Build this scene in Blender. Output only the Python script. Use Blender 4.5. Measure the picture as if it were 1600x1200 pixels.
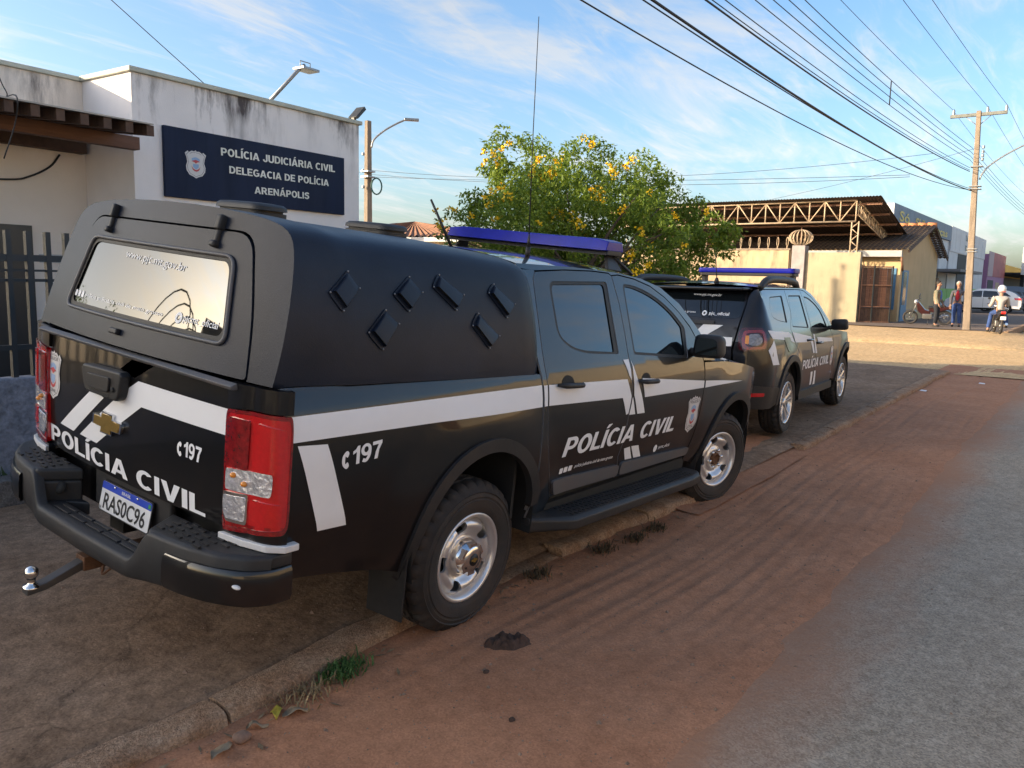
import bpy, bmesh, math, random
from math import sin, cos, pi, radians, sqrt, atan2, hypot
from mathutils import Vector, Matrix, noise
from mathutils.geometry import delaunay_2d_cdt
random.seed(7)
SC = bpy.context.scene
COL = SC.collection
for o in list(bpy.data.objects): bpy.data.objects.remove(o)

# ---------------------------------------------------------------- camera
CAM = Vector((-2.8444, -3.2655, 1.6919))
YAW, PITCH, ROLL = radians(36.418), radians(7.551), radians(1.315)
_f = Vector((cos(YAW)*cos(PITCH), sin(YAW)*cos(PITCH), -sin(PITCH)))
_r = Vector((sin(YAW), -cos(YAW), 0)); _u = _r.cross(_f)
_r2 = _r*cos(ROLL) + _u*sin(ROLL); _u2 = -_r*sin(ROLL) + _u*cos(ROLL)
cd = bpy.data.cameras.new('camera'); cam = bpy.data.objects.new('camera', cd); COL.objects.link(cam)
cam.matrix_world = Matrix(((_r2.x, _u2.x, -_f.x, CAM.x), (_r2.y, _u2.y, -_f.y, CAM.y), (_r2.z, _u2.z, -_f.z, CAM.z), (0, 0, 0, 1)))
cd.sensor_width = 36; cd.lens = 28.09; cd.clip_start = .05; cd.clip_end = 3000
SC.camera = cam

# ---------------------------------------------------------------- light
SUN_EL, SUN_AZ = radians(15.4), radians(136.5)      # azimuth of the sun, measured from +X towards +Y
sd_ = Vector((cos(SUN_AZ)*cos(SUN_EL), sin(SUN_AZ)*cos(SUN_EL), sin(SUN_EL)))
sl = bpy.data.lights.new('sun', 'SUN'); sl.energy = 2.95; sl.angle = radians(.6); sl.color = (1, .80, .54)
so = bpy.data.objects.new('sun', sl); COL.objects.link(so)
so.rotation_euler = sd_.to_track_quat('Z', 'Y').to_euler(); so.location = (-10, 5, 20)
W = bpy.data.worlds.new('World'); SC.world = W; W.use_nodes = True
nt = W.node_tree; nt.nodes.clear(); L = nt.links.new; N = nt.nodes.new
out = N('ShaderNodeOutputWorld'); bg = N('ShaderNodeBackground'); sky = N('ShaderNodeTexSky')
sky.sky_type = 'NISHITA'; sky.sun_disc = False; sky.sun_elevation = SUN_EL
sky.sun_rotation = math.atan2(sd_.x, sd_.y); sky.altitude = 400; sky.air_density = 1.0; sky.dust_density = 3.8; sky.ozone_density = 2.2
bg.inputs['Strength'].default_value = .10
# thin streaky cirrus over the whole dome
tc = N('ShaderNodeTexCoord'); sep = N('ShaderNodeSeparateXYZ'); L(tc.outputs['Generated'], sep.inputs[0])
mx = N('ShaderNodeMath'); mx.operation = 'MAXIMUM'; L(sep.outputs['Z'], mx.inputs[0]); mx.inputs[1].default_value = .02
ad = N('ShaderNodeMath'); ad.operation = 'ADD'; L(mx.outputs[0], ad.inputs[0]); ad.inputs[1].default_value = .12
dv = N('ShaderNodeVectorMath'); dv.operation = 'DIVIDE'; cmb = N('ShaderNodeCombineXYZ')
for k in range(3): L(ad.outputs[0], cmb.inputs[k])
L(tc.outputs['Generated'], dv.inputs[0]); L(cmb.outputs[0], dv.inputs[1])
def cloud(scale, rot, stretch, det, lo, hi, off, dist):
    mp = N('ShaderNodeMapping'); mp.inputs['Rotation'].default_value = (0, 0, rot); mp.inputs['Scale'].default_value = stretch; mp.inputs['Location'].default_value = off
    L(dv.outputs[0], mp.inputs[0]); nz = N('ShaderNodeTexNoise'); nz.inputs['Scale'].default_value = scale; nz.inputs['Detail'].default_value = det
    nz.inputs['Roughness'].default_value = .62; nz.inputs['Distortion'].default_value = dist; L(mp.outputs[0], nz.inputs['Vector'])
    mr = N('ShaderNodeMapRange'); mr.interpolation_type = 'SMOOTHSTEP'; mr.inputs[1].default_value = lo; mr.inputs[2].default_value = hi; L(nz.outputs['Fac'], mr.inputs[0]); return mr
c1 = cloud(.95, radians(-25), (1, 2.6, 1), 8, .43, .72, (3.1, .7, 0), .6)
c2 = cloud(2.2, radians(-38), (1, 4.5, 1), 7, .46, .76, (1.3, 4.2, 0), 1.1)
mxx = N('ShaderNodeMath'); mxx.operation = 'MULTIPLY_ADD'; L(c2.outputs[0], mxx.inputs[0]); mxx.inputs[1].default_value = .6; L(c1.outputs[0], mxx.inputs[2]); mxx.use_clamp = True
fc = N('ShaderNodeMath'); fc.operation = 'MULTIPLY'; L(mxx.outputs[0], fc.inputs[0]); fc.inputs[1].default_value = .66
hs = N('ShaderNodeHueSaturation'); hs.inputs['Saturation'].default_value = 1.12; hs.inputs['Value'].default_value = 1.0; L(sky.outputs[0], hs.inputs['Color'])
lum = N('ShaderNodeRGBToBW'); L(sky.outputs[0], lum.inputs[0])
cl = N('ShaderNodeVectorMath'); cl.operation = 'SCALE'; cl.inputs[0].default_value = (1.0, .985, .965); 
ml = N('ShaderNodeMath'); ml.operation = 'MULTIPLY_ADD'; L(lum.outputs[0], ml.inputs[0]); ml.inputs[1].default_value = .95; ml.inputs[2].default_value = .75; L(ml.outputs[0], cl.inputs['Scale'])
mix = N('ShaderNodeMixRGB'); L(fc.outputs[0], mix.inputs[0]); L(hs.outputs[0], mix.inputs[1]); L(cl.outputs[0], mix.inputs[2])
L(mix.outputs[0], bg.inputs['Color']); L(bg.outputs[0], out.inputs['Surface'])
SC.view_settings.view_transform = 'Standard'; SC.view_settings.look = 'None'; SC.view_settings.exposure = 1.80; SC.view_settings.gamma = 1

# ---------------------------------------------------------------- helpers
def obj(name, me, parent=None, mat=None):
    o = bpy.data.objects.new(name, me); COL.objects.link(o)
    if parent is not None: o.parent = parent
    if mat is not None and me is not None:
        me.materials.clear(); me.materials.append(mat)
    return o
def empty(name, loc=(0, 0, 0), rz=0, parent=None):
    o = bpy.data.objects.new(name, None); COL.objects.link(o); o.location = loc; o.rotation_euler = (0, 0, rz); o.empty_display_size = .2
    if parent is not None: o.parent = parent
    return o
def tag(o, label=None, cat=None, group=None, kind=None):
    if label: o['label'] = label
    if cat: o['category'] = cat
    if group: o['group'] = group
    if kind: o['kind'] = kind
    return o
def mesh(vs, fs, smooth=False):
    me = bpy.data.meshes.new('m'); me.from_pydata([tuple(v) for v in vs], [], fs); me.update()
    if smooth: me.polygons.foreach_set('use_smooth', [True]*len(me.polygons))
    return me
class MB:
    """collects simple solids into one mesh"""
    def __init__(s): s.v = []; s.f = []; s.sm = []
    def add(s, vs, fs, smooth=False):
        b = len(s.v); s.v += [tuple(v) for v in vs]; s.f += [tuple(b+i for i in f) for f in fs]; s.sm += [smooth]*len(fs); return s
    def box(s, x0, x1, y0, y1, z0, z1, M=None):
        vs = [Vector((x, y, z)) for x in (x0, x1) for y in (y0, y1) for z in (z0, z1)]
        if M: vs = [M @ v for v in vs]
        return s.add(vs, [(0, 1, 3, 2), (4, 6, 7, 5), (0, 4, 5, 1), (2, 3, 7, 6), (0, 2, 6, 4), (1, 5, 7, 3)])
    def prism(s, poly, z0, z1, M=None, ax=2):
        n = len(poly); vs = []
        for z in (z0, z1):
            for p in poly:
                q = list(p); q.insert(ax, z); vs.append(Vector(q))
        if M: vs = [M @ v for v in vs]
        return s.add(vs, [tuple(range(n-1, -1, -1)), tuple(range(n, 2*n))] + [(i, (i+1) % n, n+(i+1) % n, n+i) for i in range(n)])
    def tube(s, pts, r, n=8, cap=True, closed=False):
        pts = [Vector(p) for p in pts]; m = len(pts); rs = r if isinstance(r, (list, tuple)) else [r]*m
        vs = []; up = None
        for i, p in enumerate(pts):
            if closed: t = (pts[(i+1) % m]-pts[i-1])
            else: t = (pts[min(i+1, m-1)]-pts[max(i-1, 0)])
            t.normalize()
            if up is None:
                up = Vector((0, 0, 1)) if abs(t.z) < .9 else Vector((1, 0, 0))
            a = t.cross(up)
            if a.length < 1e-4: a = t.orthogonal()
            a.normalize(); b = a.cross(t); up = b
            for k in range(n): an = 2*pi*k/n; vs.append(p+a*cos(an)*rs[i]+b*sin(an)*rs[i])
        fs = []
        for i in range(m if closed else m-1):
            j = (i+1) % m
            for k in range(n): fs.append((i*n+k, i*n+(k+1) % n, j*n+(k+1) % n, j*n+k))
        s.add(vs, fs, True)
        if cap and not closed:
            b = len(s.v)-len(vs); s.f += [tuple(b+k for k in range(n)), tuple(b+(m-1)*n+k for k in range(n-1, -1, -1))]; s.sm += [False, False]
        return s
    def lathe(s, prof, n=32, M=None, closed=False):
        """prof [(r, h)] spun round local Z"""
        vs = []
        for r, h in prof:
            for k in range(n): a = 2*pi*k/n; v = Vector((r*cos(a), r*sin(a), h)); vs.append(M @ v if M else v)
        fs = []; m = len(prof)
        for i in range(m if closed else m-1):
            j = (i+1) % m
            for k in range(n): fs.append((i*n+k, i*n+(k+1) % n, j*n+(k+1) % n, j*n+k))
        return s.add(vs, fs, True)
    def disc(s, c, r, n=16, M=None, nrm=(0, 0, 1)):
        q = Vector(nrm).to_track_quat('Z', 'Y').to_matrix(); vs = [Vector(c)+q @ Vector((r*cos(2*pi*k/n), r*sin(2*pi*k/n), 0)) for k in range(n)]
        if M: vs = [M @ v for v in vs]
        return s.add(vs, [tuple(range(n))])
    def ball(s, c, r, n=10, m=7, sc=(1, 1, 1)):
        vs = []; c = Vector(c)
        for i in range(m+1):
            t = pi*i/m
            for k in range(n): a = 2*pi*k/n; vs.append(c+Vector((r*sc[0]*sin(t)*cos(a), r*sc[1]*sin(t)*sin(a), r*sc[2]*cos(t))))
        fs = [(i*n+k, (i+1)*n+k, (i+1)*n+(k+1) % n, i*n+(k+1) % n) for i in range(m) for k in range(n)]
        return s.add(vs, fs, True)
    def build(s, name, mat, parent=None, bevel=0, seg=2, smooth=None):
        me = bpy.data.meshes.new(name); me.from_pydata(s.v, [], s.f); me.update()
        me.polygons.foreach_set('use_smooth', s.sm if smooth is None else [smooth]*len(s.f))
        if bevel:
            bm = bmesh.new(); bm.from_mesh(me); bmesh.ops.remove_doubles(bm, verts=bm.verts, dist=1e-5)
            bmesh.ops.recalc_face_normals(bm, faces=bm.faces)
            es = [e for e in bm.edges if len(e.link_faces) == 2 and e.calc_face_angle(0) > .5]
            try: bmesh.ops.bevel(bm, geom=es, offset=bevel, segments=seg, profile=.5, affect='EDGES', clamp_overlap=True)
            except Exception as ex: print('bevel', name, ex)
            for f in bm.faces: f.smooth = True
            bm.to_mesh(me); bm.free()
            o = obj(name, me, parent, mat); m = o.modifiers.new('wn', 'WEIGHTED_NORMAL'); m.keep_sharp = False; return o
        else:
            bm = bmesh.new(); bm.from_mesh(me); bmesh.ops.remove_doubles(bm, verts=bm.verts, dist=1e-6); bmesh.ops.recalc_face_normals(bm, faces=bm.faces); bm.to_mesh(me); bm.free()
        return obj(name, me, parent, mat)

def densify(poly, res, closed=True):
    o = []; n = len(poly)
    for i in range(n if closed else n-1):
        a = poly[i]; b = poly[(i+1) % n]; d = hypot(b[0]-a[0], b[1]-a[1]); k = max(1, int(math.ceil(d/res)))
        for j in range(k): t = j/k; o.append((a[0]+(b[0]-a[0])*t, a[1]+(b[1]-a[1])*t))
    if not closed: o.append(tuple(poly[-1]))
    return o
def inside(p, poly):
    x, y = p; c = False; j = len(poly)-1
    for i in range(len(poly)):
        xi, yi = poly[i]; xj, yj = poly[j]
        if (yi > y) != (yj > y) and x < (xj-xi)*(y-yi)/(yj-yi)+xi: c = not c
        j = i
    return c
def seg_d(p, poly):
    m = 1e9; n = len(poly)
    for i in range(n):
        ax, ay = poly[i]; bx, by = poly[(i+1) % n]; dx, dy = bx-ax, by-ay; l = dx*dx+dy*dy
        t = 0 if l == 0 else max(0, min(1, ((p[0]-ax)*dx+(p[1]-ay)*dy)/l)); m = min(m, hypot(p[0]-ax-t*dx, p[1]-ay-t*dy))
    return m
def rounded(poly, rad, seg=5):
    """round the corners of a polygon; rad number or list"""
    o = []; n = len(poly)
    for i in range(n):
        r = rad[i] if isinstance(rad, (list, tuple)) else rad
        p = Vector(poly[i]); a = Vector(poly[i-1]); b = Vector(poly[(i+1) % n])
        if r <= 0: o.append(tuple(p)); continue
        da = (a-p); db = (b-p); la, lb = da.length, db.length; da /= la; db /= lb
        d = min(r, la*.48, lb*.48); A = p+da*d; B = p+db*d
        for k in range(seg+1):
            t = k/seg; o.append(tuple(A*(1-t)**2+p*2*t*(1-t)+B*t*t))
    return o
def spl(pts, n=6, closed=False):
    """catmull-rom through 2-D or 3-D points"""
    P = [Vector(p) for p in pts]; m = len(P); o = []
    for i in range(m if closed else m-1):
        p0 = P[(i-1) % m] if closed or i > 0 else P[0]*2-P[1]; p1 = P[i]; p2 = P[(i+1) % m]; p3 = P[(i+2) % m] if closed or i+2 < m else p2*2-p1
        for k in range(n):
            t = k/n; o.append(tuple(.5*((2*p1)+(p2-p0)*t+(2*p0-5*p1+4*p2-p3)*t*t+(3*p1-p0-3*p2+p3)*t**3)))
    if not closed: o.append(tuple(P[-1]))
    return o
def panel(name, outline, mapf, mat, parent, holes=(), res=.06, rim=.012, rim_mat=None, off=0, flip=False):
    """sheet cut to a 2-D outline (with holes) and laid on the surface mapf(a, b, off); its edges are folded back by rim"""
    loops = [densify(outline, res)] + [densify(h, res*.7) for h in holes]
    vs = []; es = []
    for lp in loops:
        b = len(vs); vs += [Vector(p) for p in lp]; es += [(b+i, b+(i+1) % len(lp)) for i in range(len(lp))]
    xs = [p[0] for p in loops[0]]; ys = [p[1] for p in loops[0]]
    nb = len(vs); nx = int((max(xs)-min(xs))/res); ny = int((max(ys)-min(ys))/res)
    for i in range(nx+1):
        for j in range(ny+1):
            p = (min(xs)+(i+.5)*res+.13*res*(j % 2), min(ys)+(j+.5)*res)
            if inside(p, loops[0]) and not any(inside(p, h) for h in loops[1:]) and all(seg_d(p, l) > res*.45 for l in loops): vs.append(Vector(p))
    r = delaunay_2d_cdt(vs, es, [], 0, 1e-6)
    ov, of, orig = r[0], r[2], r[3]
    F = []
    for f in of:
        c = sum((ov[i] for i in f), Vector((0, 0)))/len(f)
        if inside(c, loops[0]) and not any(inside(c, h) for h in loops[1:]): F.append(tuple(f))
    V = [Vector(mapf(v.x, v.y, off)) for v in ov]
    me = bpy.data.meshes.new(name); nsm = len(F)
    if rim:
        for lp in loops:
            b = len(V); n = len(lp)
            for p in lp: V.append(Vector(mapf(p[0], p[1], off)))
            for p in lp: V.append(Vector(mapf(p[0], p[1], off-rim)))
            F += [(b+i, b+(i+1) % n, b+n+(i+1) % n, b+n+i) for i in range(n)]
    me.from_pydata(V, [], F); me.update()
    me.polygons.foreach_set('use_smooth', [True]*len(F))
    me.materials.append(mat)
    if rim and rim_mat:
        me.materials.append(rim_mat); me.polygons.foreach_set('material_index', [0]*nsm+[1]*(len(F)-nsm))
    nfront = len(ov)
    # make front faces look outward
    if nsm:
        p = me.polygons[nsm//2]; c = ov[F[nsm//2][0]]; outw = Vector(mapf(c.x, c.y, .01))-Vector(mapf(c.x, c.y, 0))
        if p.normal.dot(outw) < 0: me.flip_normals()
        me.update(); E_ = .008; NL = [tuple(v.normal) for v in me.vertices]     # true surface normals, so reflections run smoothly
        for i, v in enumerate(ov):
            da = Vector(mapf(v.x+E_, v.y, off))-Vector(mapf(v.x-E_, v.y, off)); db = Vector(mapf(v.x, v.y+E_, off))-Vector(mapf(v.x, v.y-E_, off)); nn = da.cross(db)
            if nn.length > 1e-9:
                nn.normalize(); ow = Vector(mapf(v.x, v.y, off+.01))-V[i]; NL[i] = tuple(nn if nn.dot(ow) >= 0 else -nn)
        me.normals_split_custom_set_from_vertices(NL)
    o = bpy.data.objects.new(name, me); COL.objects.link(o)
    if parent is not None: o.parent = parent
    return o
def text2d(s, size=1, bold=0, shear=0, spacing=1, align='LEFT'):
    cu = bpy.data.curves.new('t', 'FONT'); cu.body = s; cu.size = size; cu.offset = bold; cu.shear = shear; cu.space_character = spacing; cu.align_x = align; cu.resolution_u = 3
    ob = bpy.data.objects.new('t', cu); COL.objects.link(ob)
    me = bpy.data.meshes.new_from_object(ob.evaluated_get(bpy.context.evaluated_depsgraph_get()))
    vs = [(v.co.x, v.co.y) for v in me.vertices]; fs = [tuple(p.vertices) for p in me.polygons]
    bpy.data.objects.remove(ob); bpy.data.curves.remove(cu); bpy.data.meshes.remove(me)
    return vs, fs
def lettering(name, s, a, b, height, mapf, mat, parent, bold=.0, shear=0, off=.003, flipx=False, squeeze=None):
    """text whose baseline runs from a to b (2-D surface coordinates), cap height given"""
    vs, fs = text2d(s, 1, bold, shear)
    x0 = min(v[0] for v in vs); x1 = max(v[0] for v in vs); 
    caps, _ = text2d('H', 1, bold, 0); ch = max(v[1] for v in caps)-min(v[1] for v in caps); y0 = min(v[1] for v in caps)
    d = (b[0]-a[0], b[1]-a[1]); l = hypot(*d); ux = (d[0]/l, d[1]/l); 
    nn = (-ux[1], ux[0]) if not flipx else (ux[1], -ux[0])
    if nn[1] < 0: nn = (-nn[0], -nn[1])
    V = []
    for x, y in vs:
        t = (x-x0)/(x1-x0)*l; h = (y-y0)/ch*height
        V.append(mapf(a[0]+ux[0]*t+nn[0]*h, a[1]+ux[1]*t+nn[1]*h, off))
    me = mesh(V, fs); 
    p = me.polygons[0]; outw = Vector(mapf(a[0], a[1], .01))-Vector(mapf(a[0], a[1], 0))
    if p.normal.dot(outw) < 0: me.flip_normals()
    return obj(name, me, parent, mat)
def lerp(a, b, t): return a+(b-a)*t
def sstep(a, b, x):
    t = max(0, min(1, (x-a)/(b-a))); return t*t*(3-2*t)
def interp(x, pts):
    if x <= pts[0][0]: return pts[0][1]
    for (a, b), (c, d) in zip(pts, pts[1:]):
        if x <= c: return b+(d-b)*(x-a)/(c-a)
    return pts[-1][1]

# ---------------------------------------------------------------- materials
MATS = {}
def nodes(m): return m.node_tree.nodes.new, m.node_tree.links.new, m.node_tree.nodes['Principled BSDF']
def mat(name, col, rough=.6, metal=0, spec=.5, coat=0, var=0, scale=8, bump=0, bscale=40, dust=0, dcol=(.23, .12, .07), emit=None, det=5, coat_r=.05, stretch=None, dscale=3):
    """principled surface; var = brightness mottling, bump = fine relief, dust = patchy soil film"""
    if name in MATS: return MATS[name]
    m = bpy.data.materials.new(name); m.use_nodes = True; nw, ln, bs = nodes(m); MATS[name] = m
    bs.inputs['Base Color'].default_value = (*col, 1); bs.inputs['Roughness'].default_value = rough; bs.inputs['Metallic'].default_value = metal
    bs.inputs['Specular IOR Level'].default_value = spec; bs.inputs['Coat Weight'].default_value = coat; bs.inputs['Coat Roughness'].default_value = coat_r
    if emit: bs.inputs['Emission Color'].default_value = (*emit[0], 1); bs.inputs['Emission Strength'].default_value = emit[1]
    tcn = nw('ShaderNodeTexCoord'); src = tcn.outputs['Object']
    if stretch:
        mpn = nw('ShaderNodeMapping'); mpn.inputs['Scale'].default_value = stretch; ln(src, mpn.inputs[0]); src = mpn.outputs[0]
    colout = None
    if var:
        nz = nw('ShaderNodeTexNoise'); nz.inputs['Scale'].default_value = scale; nz.inputs['Detail'].default_value = det; nz.inputs['Roughness'].default_value = .65; ln(src, nz.inputs['Vector'])
        rp = nw('ShaderNodeMapRange'); rp.inputs[1].default_value = .3; rp.inputs[2].default_value = .7; rp.inputs[3].default_value = 1-var; rp.inputs[4].default_value = 1+var; ln(nz.outputs['Fac'], rp.inputs[0])
        sc = nw('ShaderNodeVectorMath'); sc.operation = 'SCALE'; sc.inputs[0].default_value = col; ln(rp.outputs[0], sc.inputs['Scale']); colout = sc.outputs[0]
    if dust:
        nz2 = nw('ShaderNodeTexNoise'); nz2.inputs['Scale'].default_value = dscale; nz2.inputs['Detail'].default_value = 7; nz2.inputs['Roughness'].default_value = .7; ln(src, nz2.inputs['Vector'])
        r2 = nw('ShaderNodeMapRange'); r2.inputs[1].default_value = .42; r2.inputs[2].default_value = .75; r2.inputs[3].default_value = 0; r2.inputs[4].default_value = dust; ln(nz2.outputs['Fac'], r2.inputs[0])
        mixn = nw('ShaderNodeMixRGB'); ln(r2.outputs[0], mixn.inputs[0]); mixn.inputs[2].default_value = (*dcol, 1)
        if colout: ln(colout, mixn.inputs[1])
        else: mixn.inputs[1].default_value = (*col, 1)
        colout = mixn.outputs[0]
        rr = nw('ShaderNodeMapRange'); rr.inputs[3].default_value = rough; rr.inputs[4].default_value = min(1, rough+.5); ln(r2.outputs[0], rr.inputs[0]); ln(rr.outputs[0], bs.inputs['Roughness'])
    if colout: ln(colout, bs.inputs['Base Color'])
    if bump:
        nb = nw('ShaderNodeTexNoise'); nb.inputs['Scale'].default_value = bscale; nb.inputs['Detail'].default_value = 6; ln(src, nb.inputs['Vector'])
        bp = nw('ShaderNodeBump'); bp.inputs['Strength'].default_value = bump; bp.inputs['Distance'].default_value = .01; ln(nb.outputs['Fac'], bp.inputs['Height']); ln(bp.outputs[0], bs.inputs['Normal'])
    return m
# ---------------------------------------------------------------- heavy sign-writer's capitals, drawn as outlines
def _arc(cx, cy, rx, ry, a0, a1, n=14): return [(cx+rx*cos(radians(lerp(a0, a1, k/n))), cy+ry*sin(radians(lerp(a0, a1, k/n)))) for k in range(n+1)]
def _spine(pts, w):
    P = [Vector(p) for p in spl(pts, 3)]; l, r = [], []
    for i, p in enumerate(P):
        t = (P[min(i+1, len(P)-1)]-P[max(i-1, 0)]).normalized(); nn = Vector((-t.y, t.x))*w; l.append(tuple(p+nn)); r.append(tuple(p-nn))
    return l+r[::-1]
GLY = {
 'I': (.22, [[[(0, 0), (.22, 0), (.22, 1), (0, 1)]]]),
 'L': (.62, [[[(0, 0), (.62, 0), (.62, .18), (.22, .18), (.22, 1), (0, 1)]]]),
 'P': (.70, [[[(0, 0), (.22, 0), (.22, .35)]+_arc(.40, .675, .30, .325, -90, 90)+[(0, 1)], [(.22, .53)]+_arc(.38, .675, .11, .145, -90, 90, 8)+[(.22, .82)]]]),
 'O': (.82, [[_arc(.41, .5, .41, .52, 0, 345, 23), _arc(.41, .5, .185, .33, 0, 340, 17)]]),
 'C': (.76, [[_arc(.41, .5, .41, .52, 42, 318, 22)+[(.53, .26)]+_arc(.41, .5, .185, .33, 305, 55, 16)]]),
 'G': (.82, [[_arc(.41, .5, .41, .52, 40, 300, 22)+[(.81, .12), (.81, .55), (.45, .55), (.45, .39), (.60, .39), (.60, .25)]+_arc(.41, .5, .185, .33, 300, 50, 16)]]),
 'V': (.80, [[[(0, 1), (.24, 1), (.40, .30), (.56, 1), (.80, 1), (.52, 0), (.28, 0)]]]),
 'A': (.86, [[[(0, 0), (.23, 0), (.29, .20), (.57, .20), (.63, 0), (.86, 0), (.55, 1), (.31, 1)], [(.34, .37), (.52, .37), (.43, .73)]]]),
 'J': (.61, [[[(0, .32), (.20, .35), (.20, .24), (.26, .16), (.34, .16), (.39, .24), (.39, 1), (.61, 1), (.61, .22), (.54, .06), (.40, -.02), (.22, -.02), (.07, .07), (0, .2)]]]),
 'U': (.76, [[[(0, 1), (.22, 1), (.22, .30), (.28, .18), (.38, .15), (.48, .18), (.54, .30), (.54, 1), (.76, 1), (.76, .28), (.68, .09), (.5, -.02), (.26, -.02), (.08, .09), (0, .28)]]]),
 'D': (.77, [[[(0, 0), (.36, 0), (.6, .08), (.74, .28), (.77, .5), (.74, .72), (.6, .92), (.36, 1), (0, 1)], [(.22, .18), (.34, .18), (.48, .25), (.54, .4), (.54, .6), (.48, .75), (.34, .82), (.22, .82)]]]),
 'E': (.66, [[[(0, 0), (.66, 0), (.66, .18), (.22, .18), (.22, .41), (.60, .41), (.60, .59), (.22, .59), (.22, .82), (.65, .82), (.65, 1), (0, 1)]]]),
 'N': (.78, [[[(0, 0), (.21, 0), (.21, .62), (.56, 0), (.78, 0), (.78, 1), (.57, 1), (.57, .40), (.22, 1), (0, 1)]]]),
 'R': (.80, [[[(0, 0), (.22, 0), (.22, .40), (.32, .40), (.54, 0), (.80, 0), (.57, .42), (.68, .52), (.72, .70), (.66, .90), (.46, 1), (0, 1)], [(.22, .57), (.42, .57), (.49, .64), (.49, .76), (.42, .83), (.22, .83)]]]),
 'S': (.72, [[_spine([(.64, .76), (.55, .88), (.37, .91), (.19, .84), (.14, .71), (.24, .59), (.46, .51), (.60, .40), (.60, .24), (.50, .11), (.34, .08), (.17, .13), (.08, .26)], .105)]]),
 '1': (.50, [[[(.28, 0), (.50, 0), (.50, 1), (.34, 1), (.22, .84), (.04, .76), (.04, .58), (.28, .68)]]]),
 '7': (.68, [[[(.02, 1), (.68, 1), (.68, .84), (.48, .5), (.40, 0), (.17, 0), (.24, .42), (.43, .81), (.02, .81)]]]),
 '9': (.70, [[_arc(.35, .68, .35, .34, 0, 345, 20), _arc(.35, .69, .145, .17, 0, 340, 14)], [_spine([(.60, .66), (.58, .40), (.48, .18), (.34, .07), (.14, .14)], .10)]]),
}
ACC = {'Í': ('I', -.02), 'Á': ('A', .30)}
_gc = {}
def glyph(ch):
    if ch in _gc: return _gc[ch]
    base, acc = ACC[ch] if ch in ACC else (ch, None); w, shapes = GLY[base]; shapes = list(shapes)
    if acc is not None: shapes = shapes+[[[(acc, 1.09), (acc+.16, 1.09), (acc+.36, 1.30), (acc+.11, 1.30)]]]
    V, F = [], []
    for k, loops in enumerate(shapes):
        vs = []; es = []
        for lp in loops: b = len(vs); vs += [Vector(p) for p in lp]; es += [(b+i, b+(i+1) % len(lp)) for i in range(len(lp))]
        r = delaunay_2d_cdt(vs, es, [], 0, 1e-6); b = len(V); V += [(v.x, v.y, k) for v in r[0]]
        for f in r[2]:
            c = sum((r[0][i] for i in f), Vector((0, 0)))/len(f)
            if inside(c, loops[0]) and not any(inside(c, h) for h in loops[1:]): F.append(tuple(b+i for i in f))
    _gc[ch] = (w, V, F); return _gc[ch]
def capitals(name, s, a, b, height, mapf, mt, parent, shear=0, off=.003, gap=.075, space=.36):
    """heavy lettering whose baseline runs from a to b on the surface mapf, cap height given"""
    words = []; x = 0
    for wd in s.split(' '):
        V, F = [], []
        for ch in wd:
            w, vs, fs = glyph(ch); o = len(V); V += [(x+p[0]+shear*p[1], p[1], p[2]) for p in vs]; F += [tuple(o+i for i in f) for f in fs]; x += w+gap
        words.append((V, F)); x += space
    tot = x-gap-space+shear; dx, dy = b[0]-a[0], b[1]-a[1]; l = hypot(dx, dy); ux, uy = dx/l, dy/l; nx, ny = -uy, ux
    if ny < 0: nx, ny = -nx, -ny
    outw = Vector(mapf(a[0], a[1], .01))-Vector(mapf(a[0], a[1], 0))
    for V, F in words:
        me = mesh([mapf(a[0]+ux*p[0]/tot*l+nx*p[1]*height, a[1]+uy*p[0]/tot*l+ny*p[1]*height, off+.0004*p[2]) for p in V], F)
        if me.polygons[0].normal.dot(outw) < 0: me.flip_normals()
        o = obj(name, me, parent, mt)
    return o
# ================================================================ PICKUP TRUCK
PAINT = mat('black_car_paint', (.007, .007, .008), .30, spec=.15, coat=.9, coat_r=.025, dust=.05, dcol=(.16, .10, .065), dscale=2.2)
WRAP = mat('black_vinyl_wrap', (.006, .006, .007), .32, spec=.12, coat=.75, coat_r=.05, dust=.04, dcol=(.16, .10, .065), dscale=2.5)
CANOPY = mat('canopy_gelcoat', (.009, .014, .027), .40, spec=.15, coat=.04, coat_r=.2, var=.25, scale=3, bump=.08, bscale=160, dust=.10, dcol=(.075, .075, .078), dscale=1.6)
PLAST = mat('black_plastic', (.020, .021, .023), .5, spec=.35, var=.12, scale=30, bump=.12, bscale=300, dust=.14, dcol=(.15, .10, .07), dscale=4)
PLASTG = mat('grey_moulding_plastic', (.095, .098, .105), .5, spec=.4, dust=.2, dscale=4)
RUBBER = mat('window_rubber', (.012, .012, .012), .6)
GLASS = mat('tinted_glass', (.006, .008, .010), .02, spec=.55, coat=.25, coat_r=.01)
RGLASS = mat('mirror_tinted_glass', (.068, .068, .065), .02, spec=1.0, metal=.92)
DECAL = mat('white_vinyl', (.76, .76, .77), .5, spec=.25, dust=.10, dcol=(.42, .36, .32), dscale=3)
WHITEP = mat('white_original_paint', (.62, .62, .62), .35, spec=.5, dust=.2)
SEAMW = mat('seam_edge', (.20, .20, .21), .5)
DARK = mat('underbody_black', (.010, .010, .010), .8)
CHROME = mat('chrome', (.75, .75, .76), .16, metal=1, dust=.12, dscale=9)
STEELW = mat('silver_wheel_paint', (.68, .68, .69), .28, metal=.7, dust=.16, dcol=(.26, .17, .12), dscale=7)
ALLOY = mat('alloy_wheel', (.62, .62, .63), .25, metal=.8, dust=.22, dcol=(.26, .17, .12), dscale=9)
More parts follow.
